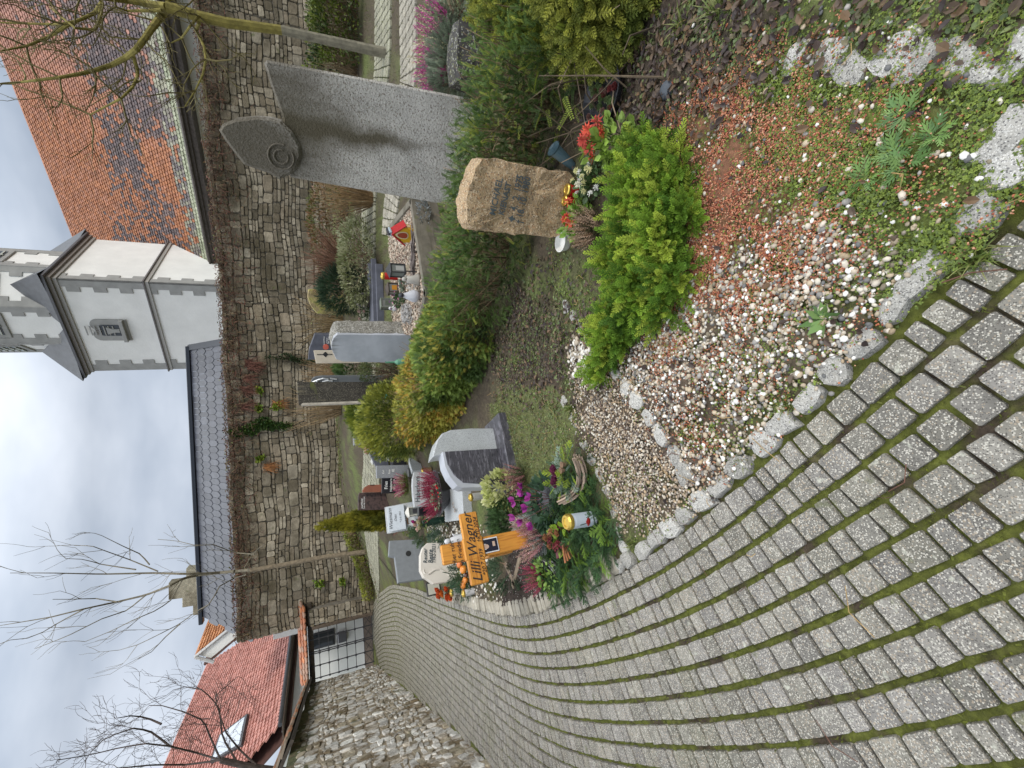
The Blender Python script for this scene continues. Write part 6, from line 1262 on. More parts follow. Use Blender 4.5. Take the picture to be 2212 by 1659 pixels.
# ---- left field small things
heather('pink_heather', 'pink and cream heather with green fir in front of the black plaque', hit('C', 960, 880), .2, .3, [(.50, .10, .20), (.55, .25, .30), (.60, .52, .42), (.40, .07, .16)], 150, green=(.18, .22, .06))
p = hit('C', 1560, 980); BW = thing('heather_bowl', 'dark shallow bowl packed with crimson heather and wintergreen berries', 'planted bowl', p + [0, 0, .06]); BW.scale = (1.3, 1.3, 1.2); mb = MB(); mb.lathe([(.08, 0), (.12, .02), (.22, .14), (.235, .15), (.22, .15), (.001, .13)], seg=28, col=(.035, .035, .04)); mb.build('bowl', GLOSS, BW)
n = 240; a = rng.uniform(0, 6.3, n); r_ = .2 * np.sqrt(rng.random(n)); pts = np.column_stack([np.cos(a) * r_, np.sin(a) * r_ + .03, np.full(n, .14)]); mbinst(SPIKE, pts, jitter(np.column_stack([np.cos(a) * r_ * 3, np.sin(a) * r_ * 2, np.ones(n)]), .15), rng.uniform(.10, .20, n), cpick([(.34, .035, .075), (.42, .06, .12), (.26, .02, .05)], n, .2)).build('blooms', PETAL, BW)
n = 120; g, d = ellip((0, -.10, .17), (.12, .09, .06), n, .6, .5); mbinst(LEAFW, g, jitter(d, .3), .035, cpick([(.16, .20, .12), (.24, .26, .18)], n, .2)).build('leaves', LEAF, BW)
mb = MB(); V, Lp, Sz_ = ico(1); g, d = ellip((0, -.11, .18), (.12, .09, .06), 26, .9, .5); mb.inst((V, Lp, Sz_), np.repeat(np.eye(3)[None], 26, 0) * .009, g, cpick([(.5, .02, .02)], 26)); mb.build('berries', GLOSS, BW)
candle('glass_candle', 'clear white grave candle with gold lid left of the granite base slab', hit('C', 1990, 1050), .04, .17, (.55, .54, .50)); candle('cream_lantern_candle', 'small cream candle with yellow lid right of the engraved granite headstone', hit('C', 1235, 680), .04, .15, (.5, .34, .18), lid=(.65, .5, .1))
lantern('white_lantern', 'white roofed grave lantern beside the black block', hit('C', 1060, 1270), .15, .24, .4, (.55, .53, .48), glow=(.05, .05, .06)); lantern('wooden_lantern', 'brown wooden lantern with red candle behind the pale roses', hit('C', 1010, 1395), .12, .2, .3, (.24, .13, .07), roof=False)
lantern('dark_lantern', 'dark metal lantern with red glass in front of the speckled stele', hit('C', 1040, 705), .13, .2, .1, (.09, .09, .085), roof=False); lantern('silver_lantern', 'silver grave lantern with red light on the far black block', hit('C', 750, 475), .13, .22, 0, (.35, .35, .34)); lantern('small_lantern', 'small silver lantern with red light beside the pink flower', hit('C', 485, 550), .12, .18, 0, (.42, .42, .40))
BKS = thing('book_stone', 'black angular grave marker like an open book behind the silver lantern', 'gravestone', hit('C', 610, 510), .3); mb = MB(); mb.prism([(-.22, 0), (.22, 0), (.22, .38), (-.22, .22)], 0, .1, bev=.008); mb.build('slab', G_BLUE, BKS); BK2 = thing('black_pedestal', 'low black polished pedestal carrying the silver lantern', 'pedestal', hit('C', 845, 520), .1); mb = MB(); mb.box((0, .1, .1), (.5, .3, .24), bev=.01); mb.build('block', G_BLACK, BK2)
roses('pink_rose', 'single bright pink artificial rose in the far row', hit('C', 500, 380), [(0, 0, .18), (.03, 0, .14)], .07, [(.62, .12, .24)], ng=14, gr=.07)
BWL = thing('terracotta_pot', 'pale terracotta pot beside the pink rose', 'pot', hit('C', 420, 355)); mb = MB(); mb.lathe([(.08, 0), (.14, .1), (.13, .2), (.1, .22), (.001, .2)], seg=18, col=(.34, .20, .14)); mb.build('pot', STONE, BWL)
VG = thing('green_vase', 'tall dark green plastic grave vase holding pale roses', 'vase', hit('C', 1440, 1395)); hv = hgt(np.array(VG.location), 'C', 1105, 1395); mb = MB(); mb.lathe([(.035, -.05), (.045, .0), (.055, hv), (.048, hv), (.001, hv * .9)], seg=20, col=(.012, .035, .025)); mb.build('vase', GLOSS, VG)
roses('pale_roses', 'pale pink roses and one magenta rose standing in the green vase', np.array(VG.location) + [0, 0, hv - .1], [(-.04, -.03, .14), (.04, -.02, .15), (0, .02, .19), (-.07, 0, .16), (.06, .02, .12)], .05, [(.55, .38, .32), (.58, .42, .36), (.50, .46, .30)], (.16, .22, .07), .07, 26); roses('magenta_rose', 'magenta rose among pale roses in the green vase', np.array(VG.location) + [0, 0, hv], [(.05, .02, .12)], .04, [(.35, .03, .18)], ng=0)
VG2 = thing('bottle_vase', 'translucent green bottle shaped vase at the foot of the pale gravestone', 'vase', along('A', 1380, 945, 6.5, .25)); mb = MB(); mb.lathe([(.05, -.2), (.055, .1), (.045, .16), (.015, .2), (.012, .32), (.018, .33)], seg=16, col=(.10, .26, .17)); mb.build('bottle', GLOSS, VG2)
p = hit('C', 945, 1545); bush('box_ball', 'tiny clipped box ball in front of the slanted plate', 'bush', p, (.1, .1, .09), LEAFP, .02, (.14, .22, .02), (.26, .36, .04), 500, m=LEAF, seed=20, twn=5)
heather('thin_heather', 'thin crimson heather stems in front of the slanted pale plate', hit('C', 880, 1470), .12, .26, [(.30, .05, .08), (.38, .10, .14)], 26, green=(.12, .12, .06))
for lab, c_, a, b, r_, lo, hi in (('blue green fir cuttings behind the white vase figure', 'C', 1440, 1560, (.22, .2, .12), (.05, .09, .06), (.10, .16, .11)), ('dark fir cuttings between box ball and white gravestone', 'D', 640, 560, (.2, .25, .14), (.04, .07, .03), (.08, .13, .06)), ('fir cuttings under the orange bouquet', 'D', 960, 900, (.16, .2, .1), (.03, .07, .04), (.06, .12, .06))):
    bush('fir_cuttings', lab, 'fir branches', hit(c_, a, b), r_, FIR, .16, lo, hi, 90, seed=21, twn=4, up=.1, cz=.03)
figure('angel_statue', 'white plaster angel statue seen from the back above the cross arm', hit('D', 1010, 590), [(.06, 0), (.065, .05), (.055, .14), (.045, .22), (.035, .27), (.018, .30)], (.66, .66, .68), .2, ((0, -.005, .33), (.032, .034, .04), (.64, .64, .66)))
roses('orange_bouquet', 'bouquet of orange physalis lanterns and red leaves left of the white gravestone', hit('D', 900, 1010), [tuple(rng.normal(size=2) * .05) + (rng.uniform(.12, .3),) for _ in range(9)], .055, [(.62, .16, .03), (.55, .10, .03), (.45, .04, .02)], (.07, .10, .05), .12, 50)
PB = thing('pumpkin_garland', 'string of small orange pumpkins and dark cones behind the cross', 'garland', hit('D', 1000, 860)); mb = MB(); V, Lp, Sz_ = ico(2)
for k, (dx, z_, s_) in enumerate([(-.16, .12, .05), (-.1, .10, .045), (-.02, .1, .03), (.05, .13, .05), (.1, .16, .045), (.16, .1, .04)]): mb.raw(V * np.array([s_, s_, s_ * .85]) * (1 + .08 * np.cos(8 * np.arctan2(V[:, 1], V[:, 0])))[:, None] + [dx, rng.normal() * .02, z_], Lp, Sz_, [(.60, .20, .03), (.60, .20, .03), (.10, .04, .03), (.62, .22, .03), (.55, .15, .03), (.3, .06, .03)][k])
mb.build('pumpkins', GLOSS, PB, smooth=True)
candle('white_candle', 'white grave candle with gold lid and portrait print, beside the orange bouquet', hit('D', 920, 1015), .045, .17, (.55, .52, .50)); candle('number_candle', 'white grave candle with gold lid, the one nearest the cross arm', hit('D', 1015, 1020), .04, .16, (.60, .60, .60))
PF = thing('picture_frame', 'black edged memorial plate leaning at the path side of the white gravestone', 'frame', hit('D', 740, 990), .4); mb = MB(); mb.box((0, 0, .1), (.2, .03, .22), (.03, .03, .03), .004); mb.build('frame', PLAIN, PF); mb = MB(); mb.box((0, -.017, .1), (.16, .006, .18), (.45, .44, .38), .001); mb.build('plate', PLAIN, PF)

# ---- the planted grave in front of the two tone stone
def gp(a, b, dz=0.): return hit('E', a, b, dz)
GB = zone([(1110, 1100), (1190, 1120), (1230, 960), (1290, 1000), (1350, 1180), (1250, 1270), (1110, 1300), (1000, 1270), (1040, 1180)])
mb = MB(); c0 = GB.mean(0); V = np.column_stack([GB, T(GB[:, 0], GB[:, 1]) + .025]); 
SO = zone([(1105, 1200), (1140, 1155), (1190, 1175), (1200, 1290), (1090, 1308)]); V = np.column_stack([SO, T(SO[:, 0], SO[:, 1]) + .035]); mb = MB(); mb.add(V, [tuple(range(5))], (.035, .024, .018)); tag(mb.build('dark_soil', SOIL), kind='structure')
fill(np.column_stack([SO, SO[:, :1] * 0]), 700, float(V[:, 2].mean()) + .004, (.003, .007), [(.03, .02, .015), (.05, .035, .025), (.35, .33, .30)], 'soil_crumbs', None, 'stuff')
p = gp(600, 560); bush('variegated_euonymus', 'cream edged variegated evergreen in front of the dark slab', 'bush', p, (.17, .15, .18), LEAFW, .05, (.46, .50, .18), (.78, .76, .50), 700, m=LEAF, seed=22, up=.6, twn=10)
p = gp(640, 730); bush('dwarf_cypress', 'dark green dwarf cypress mound left of the variegated evergreen', 'bush', p, (.19, .17, .17), THUJA1, .05, (.03, .06, .025), (.06, .11, .04), 1300, seed=23, twn=10)
p = gp(820, 640); t = thing('cyclamen', 'magenta cyclamen with marbled dark leaves in a dark bowl', 'cyclamen', p); n = 130; g, d = ellip((0, 0, .07), (.20, .18, .12), n, .75, .7); mbinst(LEAFW, g, jitter(d, .25, .2), rng.uniform(.05, .08, n), cpick([(.04, .085, .05), (.08, .14, .09), (.05, .10, .05)], n, .2)).build('leaves', LEAF, t)
sp = [(-.13, .06, .26), (-.1, .1, .3), (.02, .1, .30), (.10, .02, .26), (.14, .04, .25), (.06, -.02, .22), (-.02, .0, .24), (-.16, .0, .2)]; mb = MB(); st = MB()
for s_ in sp: mb.inst(LEAFW, orient(jitter(np.tile([0, 0, 1.], (5, 1)), .55), rng.uniform(0, 6, 5), .055), np.tile(s_, (5, 1)), cpick([(.36, .05, .30), (.44, .09, .34), (.30, .03, .22)], 5)); st.tube([(s_[0] * .3, s_[1] * .3, .04), s_], .0025, 4, (.2, .08, .08), cap=False)
mb.build('blossoms', PETAL, t); st.build('stems', LEAF, t); mb = MB(); mb.lathe([(.10, -.02), (.17, .06), (.18, .07), (.16, .07), (.001, .05)], seg=26, col=(.03, .03, .035)); mb.build('bowl', GLOSS, t)
heather('rosy_heather', 'dusty pink heather between the variegated evergreen and the cyclamen', gp(665, 480), .09, .22, [(.42, .22, .20), (.36, .16, .15)], 46, green=(.10, .12, .06)); heather('pink_astilbe', 'pale pink feathery heather with silver leaves at the foot of the cross', gp(770, 850), .17, .24, [(.66, .38, .38), (.58, .30, .31), (.52, .38, .28)], 170, green=(.34, .37, .36))
bush('silver_cushion', 'silver white cushion plant beside the pale pink heather', 'bush', gp(725, 800), (.11, .10, .12), YEWS, .035, (.42, .46, .44), (.62, .66, .64), 700, seed=24, twn=4)
CD = candle('rose_candle', 'white grave candle with gold lid and printed red rose, leaning in the fir branches', gp(1100, 745) + [0, 0, .05], .046, .21, (.50, .56, .64), tilt=.06)
mb = MB(); mb.inst(ROSE, np.array([np.stack([[1, 0, 0], [0, .25, 0], [0, 0, 1.]], 1) * .034]), [(.0, -.045, .06)], [(.35, .02, .02)]); V = mb.V[0]; mb.tube([(-.01, -.044, .09), (-.015, -.044, .13)], .003, 4, (.03, .05, .03)); mb.build('rose_print', PLAIN, CD)
mb = MB(); mb.lathe([(.0436, .13), (.0436, .146)], seg=20, col=(.35, .38, .40)); mb.build('lid_neck', GLOSS, CD)
p = gp(985, 455, .0) + [0, 0, .04]; WRE = thing('grave_arrangement', 'wicker boat arrangement with purple roses and silver greenery', 'flower arrangement', p, math.radians(-35)); mb = MB()
for k in range(16): yy_ = rng.uniform(-.03, .03) - .07; z_ = rng.uniform(.0, .07); mb.tube([(s_ * .2, yy_ - .05 * (1 - s_ * s_), z_ + .06 * s_ * s_) for s_ in np.linspace(-1, 1, 9)], .0065, 5, np.array((.34, .26, .20)) * rng.uniform(.6, 1.3))
mb.build('wicker', BARK, WRE); mb = MB(); pts = np.array([(-.03, -.02, .16), (.03, .0, .17), (-.08, .0, .14), (.0, .04, .15)]); R = np.repeat(np.eye(3)[None], 4, 0) * .042; mb.inst(ROSE, R, pts, cpick([(.14, .03, .07), (.18, .05, .10)], 4)); mb.build('roses', PETAL, WRE)
n = 70; g, d = ellip((0, .0, .08), (.17, .1, .07), n, .5, .5); mbinst(FIR, g, jitter(d, .3), .09, cpick([(.08, .13, .07), (.26, .34, .28), (.30, .40, .04)], n, .2)).build('greenery', NEEDLE, WRE)
mb = MB()
for s_ in ((.06, -.03, .13), (.09, -.01, .12)): mb.lathe([(.012, 0), (.022, .03), (.016, .03), (.001, .02)], c=s_, seg=10, col=(.22, .14, .09))
mb.build('seed_cups', BARK, WRE)
p = gp(925, 865) + [0, 0, .03]; DA = thing('dried_arrangement', 'dried arrangement of maroon flowers, brown cones and cinnamon sticks on fir branches', 'flower arrangement', p); mb = MB(); R = np.repeat(np.eye(3)[None], 5, 0) * .04; mb.inst(DAISY, R, np.array([(0, 0, .14), (.05, .02, .12), (-.05, .0, .1), (.0, .06, .12), (-.02, -.04, .10)]), cpick([(.16, .02, .03), (.20, .03, .04), (.28, .12, .06)], 5)); mb.inst(ROSE, R[:3] * .8, np.array([(.02, .03, .16), (-.05, .05, .12), (.06, -.03, .1)]), cpick([(.30, .14, .07)], 3)); mb.build('flowers', PETAL, DA)
mb = MB()
for k in range(4): mb.tube([(-.02, -.03 - k * .012, .05 + k * .012), (-.10 - k * .01, -.10, .03 + k * .02)], .007, 6, (.32, .13, .06))
mb.build('cinnamon_sticks', BARK, DA); n = 26; g, d = ellip((0, 0, .05), (.1, .09, .04), n, .5, .6); mbinst(LEAFW, g, jitter(d, .4), .07, cpick([(.22, .34, .03), (.10, .02, .03)], n, .2)).build('leaves', LEAF, DA)
# fir branches laid on the grave
FZ = zone([(1165, 1140), (1230, 1010), (1270, 985), (1335, 1120), (1340, 1190), (1260, 1260), (1205, 1285), (1175, 1240)])
FM = thing('fir_branch_cover', 'thick layer of cut green fir branches covering the grave at the kerb', 'fir branches', (FZ[:, 0].mean(), FZ[:, 1].mean(), 0)); p_ = rng.uniform(FZ.min(0), FZ.max(0), (2200, 2)); p_ = p_[inpoly(p_[:, 0], p_[:, 1], FZ)][:520]; n = len(p_); dd = np.column_stack([rng.normal(size=(n, 2)) * .6 + [-.15, -.4], rng.uniform(-.05, .2, n)])
mbinst(FIR, np.column_stack([p_ - FZ.mean(0)[None] * 0 - np.array([FZ[:, 0].mean(), FZ[:, 1].mean()]), rng.uniform(.03, .08, n)]), dd, rng.uniform(.09, .17, n), cpick([(.035, .08, .03), (.055, .11, .035), (.045, .10, .035), (.04, .09, .03), (.13, .22, .03)], n, .2)).build('branches', NEEDLE, FM)
p = hit('F', 790, 215); IP = thing('ivy_pot', 'dark pot wound with silver ribbon holding light green ivy', 'planted pot', p, 0, rot=(0, -.5, 0)); mb = MB(); mb.lathe([(.06, -.02), (.08, .1), (.085, .11), (.075, .11), (.001, .09)], seg=20, col=(.025, .025, .03)); mb.build('pot', GLOSS, IP)
mb = MB(); [mb.lathe([(.073 + k * .003, .04 + k * .014), (.079 + k * .003, .047 + k * .014), (.075 + k * .003, .052 + k * .014)], seg=18, col=(.45, .45, .46)) for k in range(4)]; mb.build('ribbon', METAL, IP); n = 150; g, d = ellip((-.02, 0, .12), (.13, .13, .08), n, .5, .3); mbinst(LEAFW, g, jitter(d, .4), .035, cpick([(.16, .28, .06), (.24, .36, .08)], n, .2)).build('ivy', LEAF, IP)
heather('crimson_heather', 'crimson pink heather beside the silver wound ivy pot', hit('F', 735, 290), .09, .20, [(.42, .07, .13), (.50, .12, .18)], 60, green=(.10, .12, .05))
WB = thing('weathered_board', 'weathered board and prop lying on dark soil under fir twigs', 'board', hit('F', 570, 270), math.radians(-30)); mb = MB(); mb.box((0, 0, .03), (.42, .05, .03), (.22, .17, .12), .004); mb.box((-.15, .1, .03), (.05, .25, .03), (.2, .15, .11), .004); mb.build('boards', BARK, WB)
bush('fir_twigs', 'dark fir twigs draped over the weathered board beside the cross', 'fir branches', hit('F', 520, 250), (.13, .22, .07), FIR, .16, (.03, .06, .03), (.06, .10, .05), 60, seed=25, twn=3, up=.1, cz=.04)
heather('creeping_sedum', 'patch of low green and dull red sedum right of the orange bouquet', hit('F', 400, 330), .26, .05, [(.16, .18, .06), (.22, .08, .07), (.14, .16, .04)], 260, green=(.14, .16, .05), size=.035)
# ---- ivy and creepers on the back wall
def onwall(c, a, b): return atY(c, a, b, 15.93)
def wallpatch(name, label, c, poly, n, size, cols, pr=LEAFW, m=LEAF, cat='ivy', hang=.0, dep=.07):
    P = np.array([onwall(c, a, b)[[0, 2]] for a, b in poly]); o = P.mean(0); t = thing(name, label, cat, (o[0], 15.93, o[1])); k = rng.uniform(P.min(0), P.max(0), (n * 4, 2)); k = k[inpoly(k[:, 0], k[:, 1], P)][:n]; n = len(k)
    pts = np.column_stack([k[:, 0] - o[0], -rng.uniform(.02, dep, n), k[:, 1] - o[1]]); d = np.column_stack([rng.normal(size=n) * .6, -np.ones(n) * .6, rng.normal(size=n) * .5 - hang]); mbinst(pr, pts, d, rng.uniform(.6, 1.2, n) * size, cpick(cols, n, .25)).build('leaves', m, t)
    mb = MB()
    for _ in range(8): i, j = rng.integers(0, n, 2); mb.tube([pts[i] * [1, 0, 1], (pts[i] + pts[j]) / 2 * [1, 0, 1] + [0, -.02, 0], pts[j] * [1, 0, 1]], .008, 4, (.10, .07, .045))
    mb.build('stems', BARK, t); return t
wallpatch('green_ivy', 'dark green ivy trailing down from the wall top above the tan gravestone', 'Z', [(640, 1080), (700, 1130), (760, 1110), (860, 1110), (930, 1060), (1080, 1060), (1200, 1040), (1200, 1000), (1040, 990), (960, 940), (900, 960), (830, 1000), (760, 1040), (660, 1050)], 1500, .075, [(.04, .085, .025), (.06, .12, .03), (.09, .15, .03)])
wallpatch('thin_ivy', 'thin dark ivy strand on the wall above the cream stele', 'Z', [(960, 420), (960, 450), (1120, 450), (1280, 490), (1400, 480), (1400, 455), (1240, 440), (1180, 395), (1120, 400), (1060, 430)], 420, .06, [(.03, .06, .025), (.05, .09, .035)])
for lab, c_, pl_ in (('lime green fern tuft on the wall right of the ivy', 'Z', [(880, 840), (880, 900), (940, 905), (930, 850)]), ('lime green leaf tuft high on the wall', 'Z', [(870, 680), (900, 740), (930, 760), (935, 700)]), ('yellow green fern tuft below the wall crest', 'Z', [(1020, 870), (1060, 900), (1140, 860), (1090, 800)]), ('yellow fern with rusty stalks left of the ivy', 'Z', [(880, 1290), (900, 1340), (960, 1320), (960, 1270)]), ('green moss tuft low on the wall near the small tree', 'M', [(620, 180), (640, 260), (740, 240), (720, 170)]), ('dark green weed tuft near the gate pillar', 'M', [(890, 150), (900, 230), (960, 230), (950, 150)])):
    wallpatch('wall_fern', lab, c_, pl_, 110, .09, [(.20, .30, .03), (.28, .32, .05), (.12, .2, .03)], cat='fern', dep=.12, hang=.2)
CRP = thing('dry_creeper', 'matted reddish brown dry creeper hanging from the crest of the back wall', 'creeper', (0, 15.9, WTOP)); mb = MB(); P = []
def wall_xy(x):
    if x < 3: return x, 15.93
    if x < 11: return x, 16 - (x - 3) * .225 - .07
    return x, 14.2 - (x - 11) * .214 - .07
for _ in range(5200):
    x = rng.uniform(-7.6, 15); xx, yy_ = wall_xy(x); z0 = WTOP - abs(rng.normal()) * .35 + .08; l = rng.uniform(.1, .35); P.append((xx, yy_, z0)); a = rng.uniform(-1.8, 1.8)
    mb.tube([(xx, yy_ - 15.9 - rng.uniform(0, .15), z0 - WTOP), (xx + l * math.sin(a) * .6, yy_ - 15.9 - rng.uniform(.02, .14), z0 - WTOP - l * abs(math.cos(a)) * rng.uniform(.2, 1))], [.009, .004], 3, np.array(((.12, .07, .05), (.17, .075, .055), (.09, .065, .045), (.20, .14, .08))[int(rng.integers(4))]) * rng.uniform(.6, 1.3), cap=False)
mb.build('stems', BARK, CRP); n = 2600; x = rng.uniform(-7.6, 15, n); xy = np.array([wall_xy(k) for k in x]); z = -np.abs(rng.normal(size=n)) * .32 + .1; mbinst(LEAFP, np.column_stack([xy[:, 0], xy[:, 1] - 15.9 - rng.uniform(0, .12, n), z]), jitter(np.tile([0, -.5, -.5], (n, 1)), .8), rng.uniform(.04, .09, n), cpick([(.17, .055, .04), (.10, .06, .04), (.14, .15, .04), (.20, .13, .06)], n, .3)).build('leaves', LEAF, CRP)
# reddish hanging tufts
for k, (a, b) in enumerate([(800, 480), (780, 620), (770, 720), (760, 860), (830, 520), (960, 1380), (1040, 850)]):
    o = onwall('Z', a, b); t = thing('hanging_tuft', ['dry red brown tuft on the upper wall, first left of the thin ivy', 'dry red brown tuft on the wall above the narrow stele', 'dry red brown tuft on the wall above the dark stele', 'dry red brown tuft beside the lime green fern', 'small dry tuft just below the first tuft left of the thin ivy', 'rusty orange dry fronds under the yellow fern', 'rusty dry fronds under the yellow green fern tuft'][k], 'dry plant', o); mb = MB()
    for _ in range(70): e = np.array([rng.normal() * .12, -rng.uniform(.05, .2), -rng.uniform(.2, .5)]); mb.tube([(rng.normal() * .08, 0, rng.normal() * .05), e * .5 + [0, -.04, .04], e], [.006, .005, .003], 3, np.array((.16, .07, .05) if k < 5 else (.32, .14, .05)) * rng.uniform(.6, 1.3), cap=False)
    mb.build('stalks', BARK, t)
# little square stone at the wall foot
BX = thing('sandstone_block', 'lone pale sandstone block resting at the foot of the wall', 'block', hit('Z', 1550, 1040), .1); mb = MB(); mb.box((0, .1, .2), (.62, .25, .55), (.30, .26, .18), .04); mb.build('block', WSTONE, BX)

# ---- trees
def stem(mb, c, L_, y, r0, r1, col, jit=0.):
    P = np.array([atY(c, a, b, y + jit * math.sin(k * 1.7)) for k, (a, b) in enumerate(L_)]); Pn = resample(P, .25) if np.linalg.norm(P[0] - P[-1]) > .6 else P; mb.tube(Pn, np.linspace(r0, r1, len(Pn)), 8, col); return Pn
MOSSB = (.20, .17, .045)
p = hit('H', 1000, 510); y0 = p[1]; SP = thing('bare_sapling', 'bare pollarded young tree with mossy yellow bark in front of the church roof', 'tree', (0, 0, 0)); mb = MB(); colg = (.17, .15, .09)
t1 = stem(mb, 'H', [(1010, 512), (500, 400), (0, 290)], y0, .085, .065, (.19, .175, .13)); t2 = stem(mb, 'R', [(2430, 260), (1900, 190), (1600, 110), (1440, 60)], y0, .066, .075, MOSSB)
mb.build('trunk', BARK, SP); mb = MB()
arms = [[(1440, 60), (1400, 130), (1300, 260), (1200, 410), (1060, 520), (900, 590), (600, 660), (340, 690), (60, 725)], [(1440, 60), (1200, 20), (900, -10), (700, -30)], [(1400, 90), (1100, 95), (1000, 60)], [(880, 20), (820, 110), (700, 170), (600, 205), (400, 210), (0, 195)], [(880, 20), (870, 160), (800, 290), (640, 240), (430, 60)], [(1440, 60), (1520, 50), (1720, 140), (1640, 230), (1570, 330), (1480, 370)], [(1720, 200), (1690, 260), (1760, 380), (1780, 520), (1740, 700), (1600, 920)], [(1150, 480), (1190, 600), (1180, 720), (1050, 850), (780, 990)], [(1440, 0), (1600, -40), (1690, -20)], [(600, 205), (400, 330), (150, 430), (10, 440)]]
for k, A_ in enumerate(arms):
    Pn = stem(mb, 'R', A_, y0, .055 if k < 2 else .026, .009, MOSSB, .25)
    for i in range(2, len(Pn), 2):
        d = Pn[i] - Pn[i - 1]; d /= np.linalg.norm(d) + 1e-9; v = rng.normal(size=3); v -= d * (v @ d); v /= np.linalg.norm(v)
        for _ in range(2): branchy(mb, Pn[i], d * .5 + v * rng.uniform(.5, 1) * (1 if _ else -1) + [0, 0, .1], rng.uniform(.35, .8), .013, 2, (.15, .125, .05), up=.12, rmin=.004)
mb.build('limbs', BARK, SP)
y0 = 14.4; TR = thing('bare_tree', 'tall bare young tree against the sky between slate roof and gate', 'tree', (0, 0, 0)); mb = MB(); gb = (.17, .15, .11)
stem(mb, 'O', [(806, 1190), (700, 1203), (600, 1222), (540, 1232)], y0, .075, .06, (.20, .16, .11)); mb.build('trunk', BARK, TR); mb = MB()
A2 = [[(1500, 490), (1380, 500), (1200, 515), (1080, 515), (900, 510), (600, 517), (300, 510), (60, 510)], [(1380, 500), (1180, 520), (1080, 540), (1000, 585), (860, 640), (690, 680), (500, 720), (300, 770), (0, 820)], [(1450, 520), (1380, 540), (1290, 590), (1240, 690), (1150, 740), (1060, 810), (960, 860), (820, 930), (700, 965)], [(1500, 400), (1380, 390), (1250, 340), (1160, 350), (1040, 320), (930, 312)], [(930, 500), (760, 430), (620, 380), (540, 350), (440, 348)], [(880, 460), (830, 400), (720, 350), (600, 290)], [(860, 640), (750, 730), (600, 780), (400, 880), (210, 955)], [(690, 680), (560, 660), (420, 665), (310, 665)], [(1080, 540), (1000, 680), (900, 740), (800, 780), (660, 850), (500, 915)], [(800, 490), (600, 460), (500, 430), (390, 425)], [(500, 720), (350, 800), (200, 890), (60, 905)], [(1060, 810), (960, 900), (900, 970), (810, 1020)], [(1440, 480), (1500, 380), (1560, 340)]]
for k, A_ in enumerate(A2):
    Pn = stem(mb, 'Q', A_, y0, .042 if k < 2 else .017, .006, gb, .4)
    for i in range(3, len(Pn), 3):
        d = Pn[i] - Pn[i - 1]; d /= np.linalg.norm(d) + 1e-9; v = rng.normal(size=3); v -= d * (v @ d); v /= np.linalg.norm(v); branchy(mb, Pn[i], d * .9 + v * .7 + [0, 0, .15], rng.uniform(.5, 1.1), .008, 1, gb, up=.18, wig=.1, rmin=.005)
mb.build('limbs', BARK, TR)
y0 = 12.0; TL = thing('bare_birch', 'bare twiggy tree reaching up at the left over the pink roof', 'tree', (0, 0, 0)); mb = MB(); kb = (.07, .055, .05)
stem(mb, 'Q', [(1900, 1700), (1700, 1680), (1508, 1659), (1300, 1612)], y0, .09, .06, kb); mb.build('trunk', BARK, TL); mb = MB()
for A_ in [[(1300, 1612), (1160, 1570), (1000, 1530), (860, 1515), (700, 1540), (540, 1580), (340, 1612)], [(1300, 1612), (1240, 1480), (1200, 1380), (1090, 1330), (950, 1290), (880, 1290)], [(1400, 1630), (1310, 1480), (1290, 1300), (1200, 1200), (1090, 1180), (1020, 1200)], [(1508, 1640), (1420, 1560), (1330, 1450), (1260, 1240), (1400, 1120)], [(1000, 1530), (900, 1450), (800, 1420), (620, 1480), (540, 1560)], [(1300, 1612), (1100, 1640), (900, 1640), (700, 1660), (500, 1690)], [(950, 1400), (860, 1360), (760, 1350), (690, 1365)]]:
    Pn = stem(mb, 'Q', A_, y0, .022, .007, kb, .3)
    for i in range(1, len(Pn), 1):
        d = Pn[i] - Pn[i - 1]; d /= np.linalg.norm(d) + 1e-9; v = rng.normal(size=3); v -= d * (v @ d); v /= np.linalg.norm(v); branchy(mb, Pn[i], d * .7 + v * .8, rng.uniform(.4, .8), .006, 2, kb, up=.1, wig=.2, rmin=.0035)
mb.build('limbs', BARK, TL)

# ================================================================== GROUND COVER (uncountable)
def sample(poly, n, soft=.05):
    p = rng.uniform(poly.min(0) - soft, poly.max(0) + soft, (n * 3, 2)); q_ = p + rng.normal(size=p.shape) * soft; p = p[inpoly(q_[:, 0], q_[:, 1], poly)][:n]; return p[edge_dist(p[:, 0], p[:, 1]) > .0]
ICO1 = ico(1)
def noisyP(P): return P[n2(P[:, 0], P[:, 1], 6, 3, 21) + rng.normal(size=len(P)) * .2 > -.32]
def pebbles(name, P, size, cols, flat=.55):
    n = len(P); mb = MB(); a = rng.uniform(0, 6.3, n); s_ = rng.uniform(*size, n) * np.exp(np.clip(rng.normal(size=n), -2, 1.5) * .27); z = T(P[:, 0], P[:, 1]) + .02 + s_ * .15 + rng.uniform(-.003, .012, n)
    R = orient(np.column_stack([np.cos(a), np.sin(a), rng.normal(size=n) * .18]), rng.normal(size=n) * .2, 1.) * s_[:, None, None] * np.stack([rng.uniform(.62, .9, n), np.ones(n), rng.uniform(.38, .6, n)], 1)[:, None, :]
    V, Lp, Sz = ICO1; mb.inst(ICO1, R, np.column_stack([P, z]), cpick(cols, n, .12)); return tag(mb.build(name, PEBBLE, smooth=True), kind='stuff')
Z_RED = zone([(1480, 180), (1650, 160), (1880, 240), (1920, 420), (1800, 540), (1640, 620), (1520, 740), (1430, 790), (1450, 500)])
W1 = [(.72, .70, .66), (.70, .68, .64), (.52, .48, .40), (.42, .34, .24), (.30, .23, .15), (.20, .17, .12), (.12, .12, .12), (.36, .30, .22), (.28, .24, .19), (.19, .18, .17), (.42, .36, .28), (.30, .28, .26), (.52, .46, .38)]
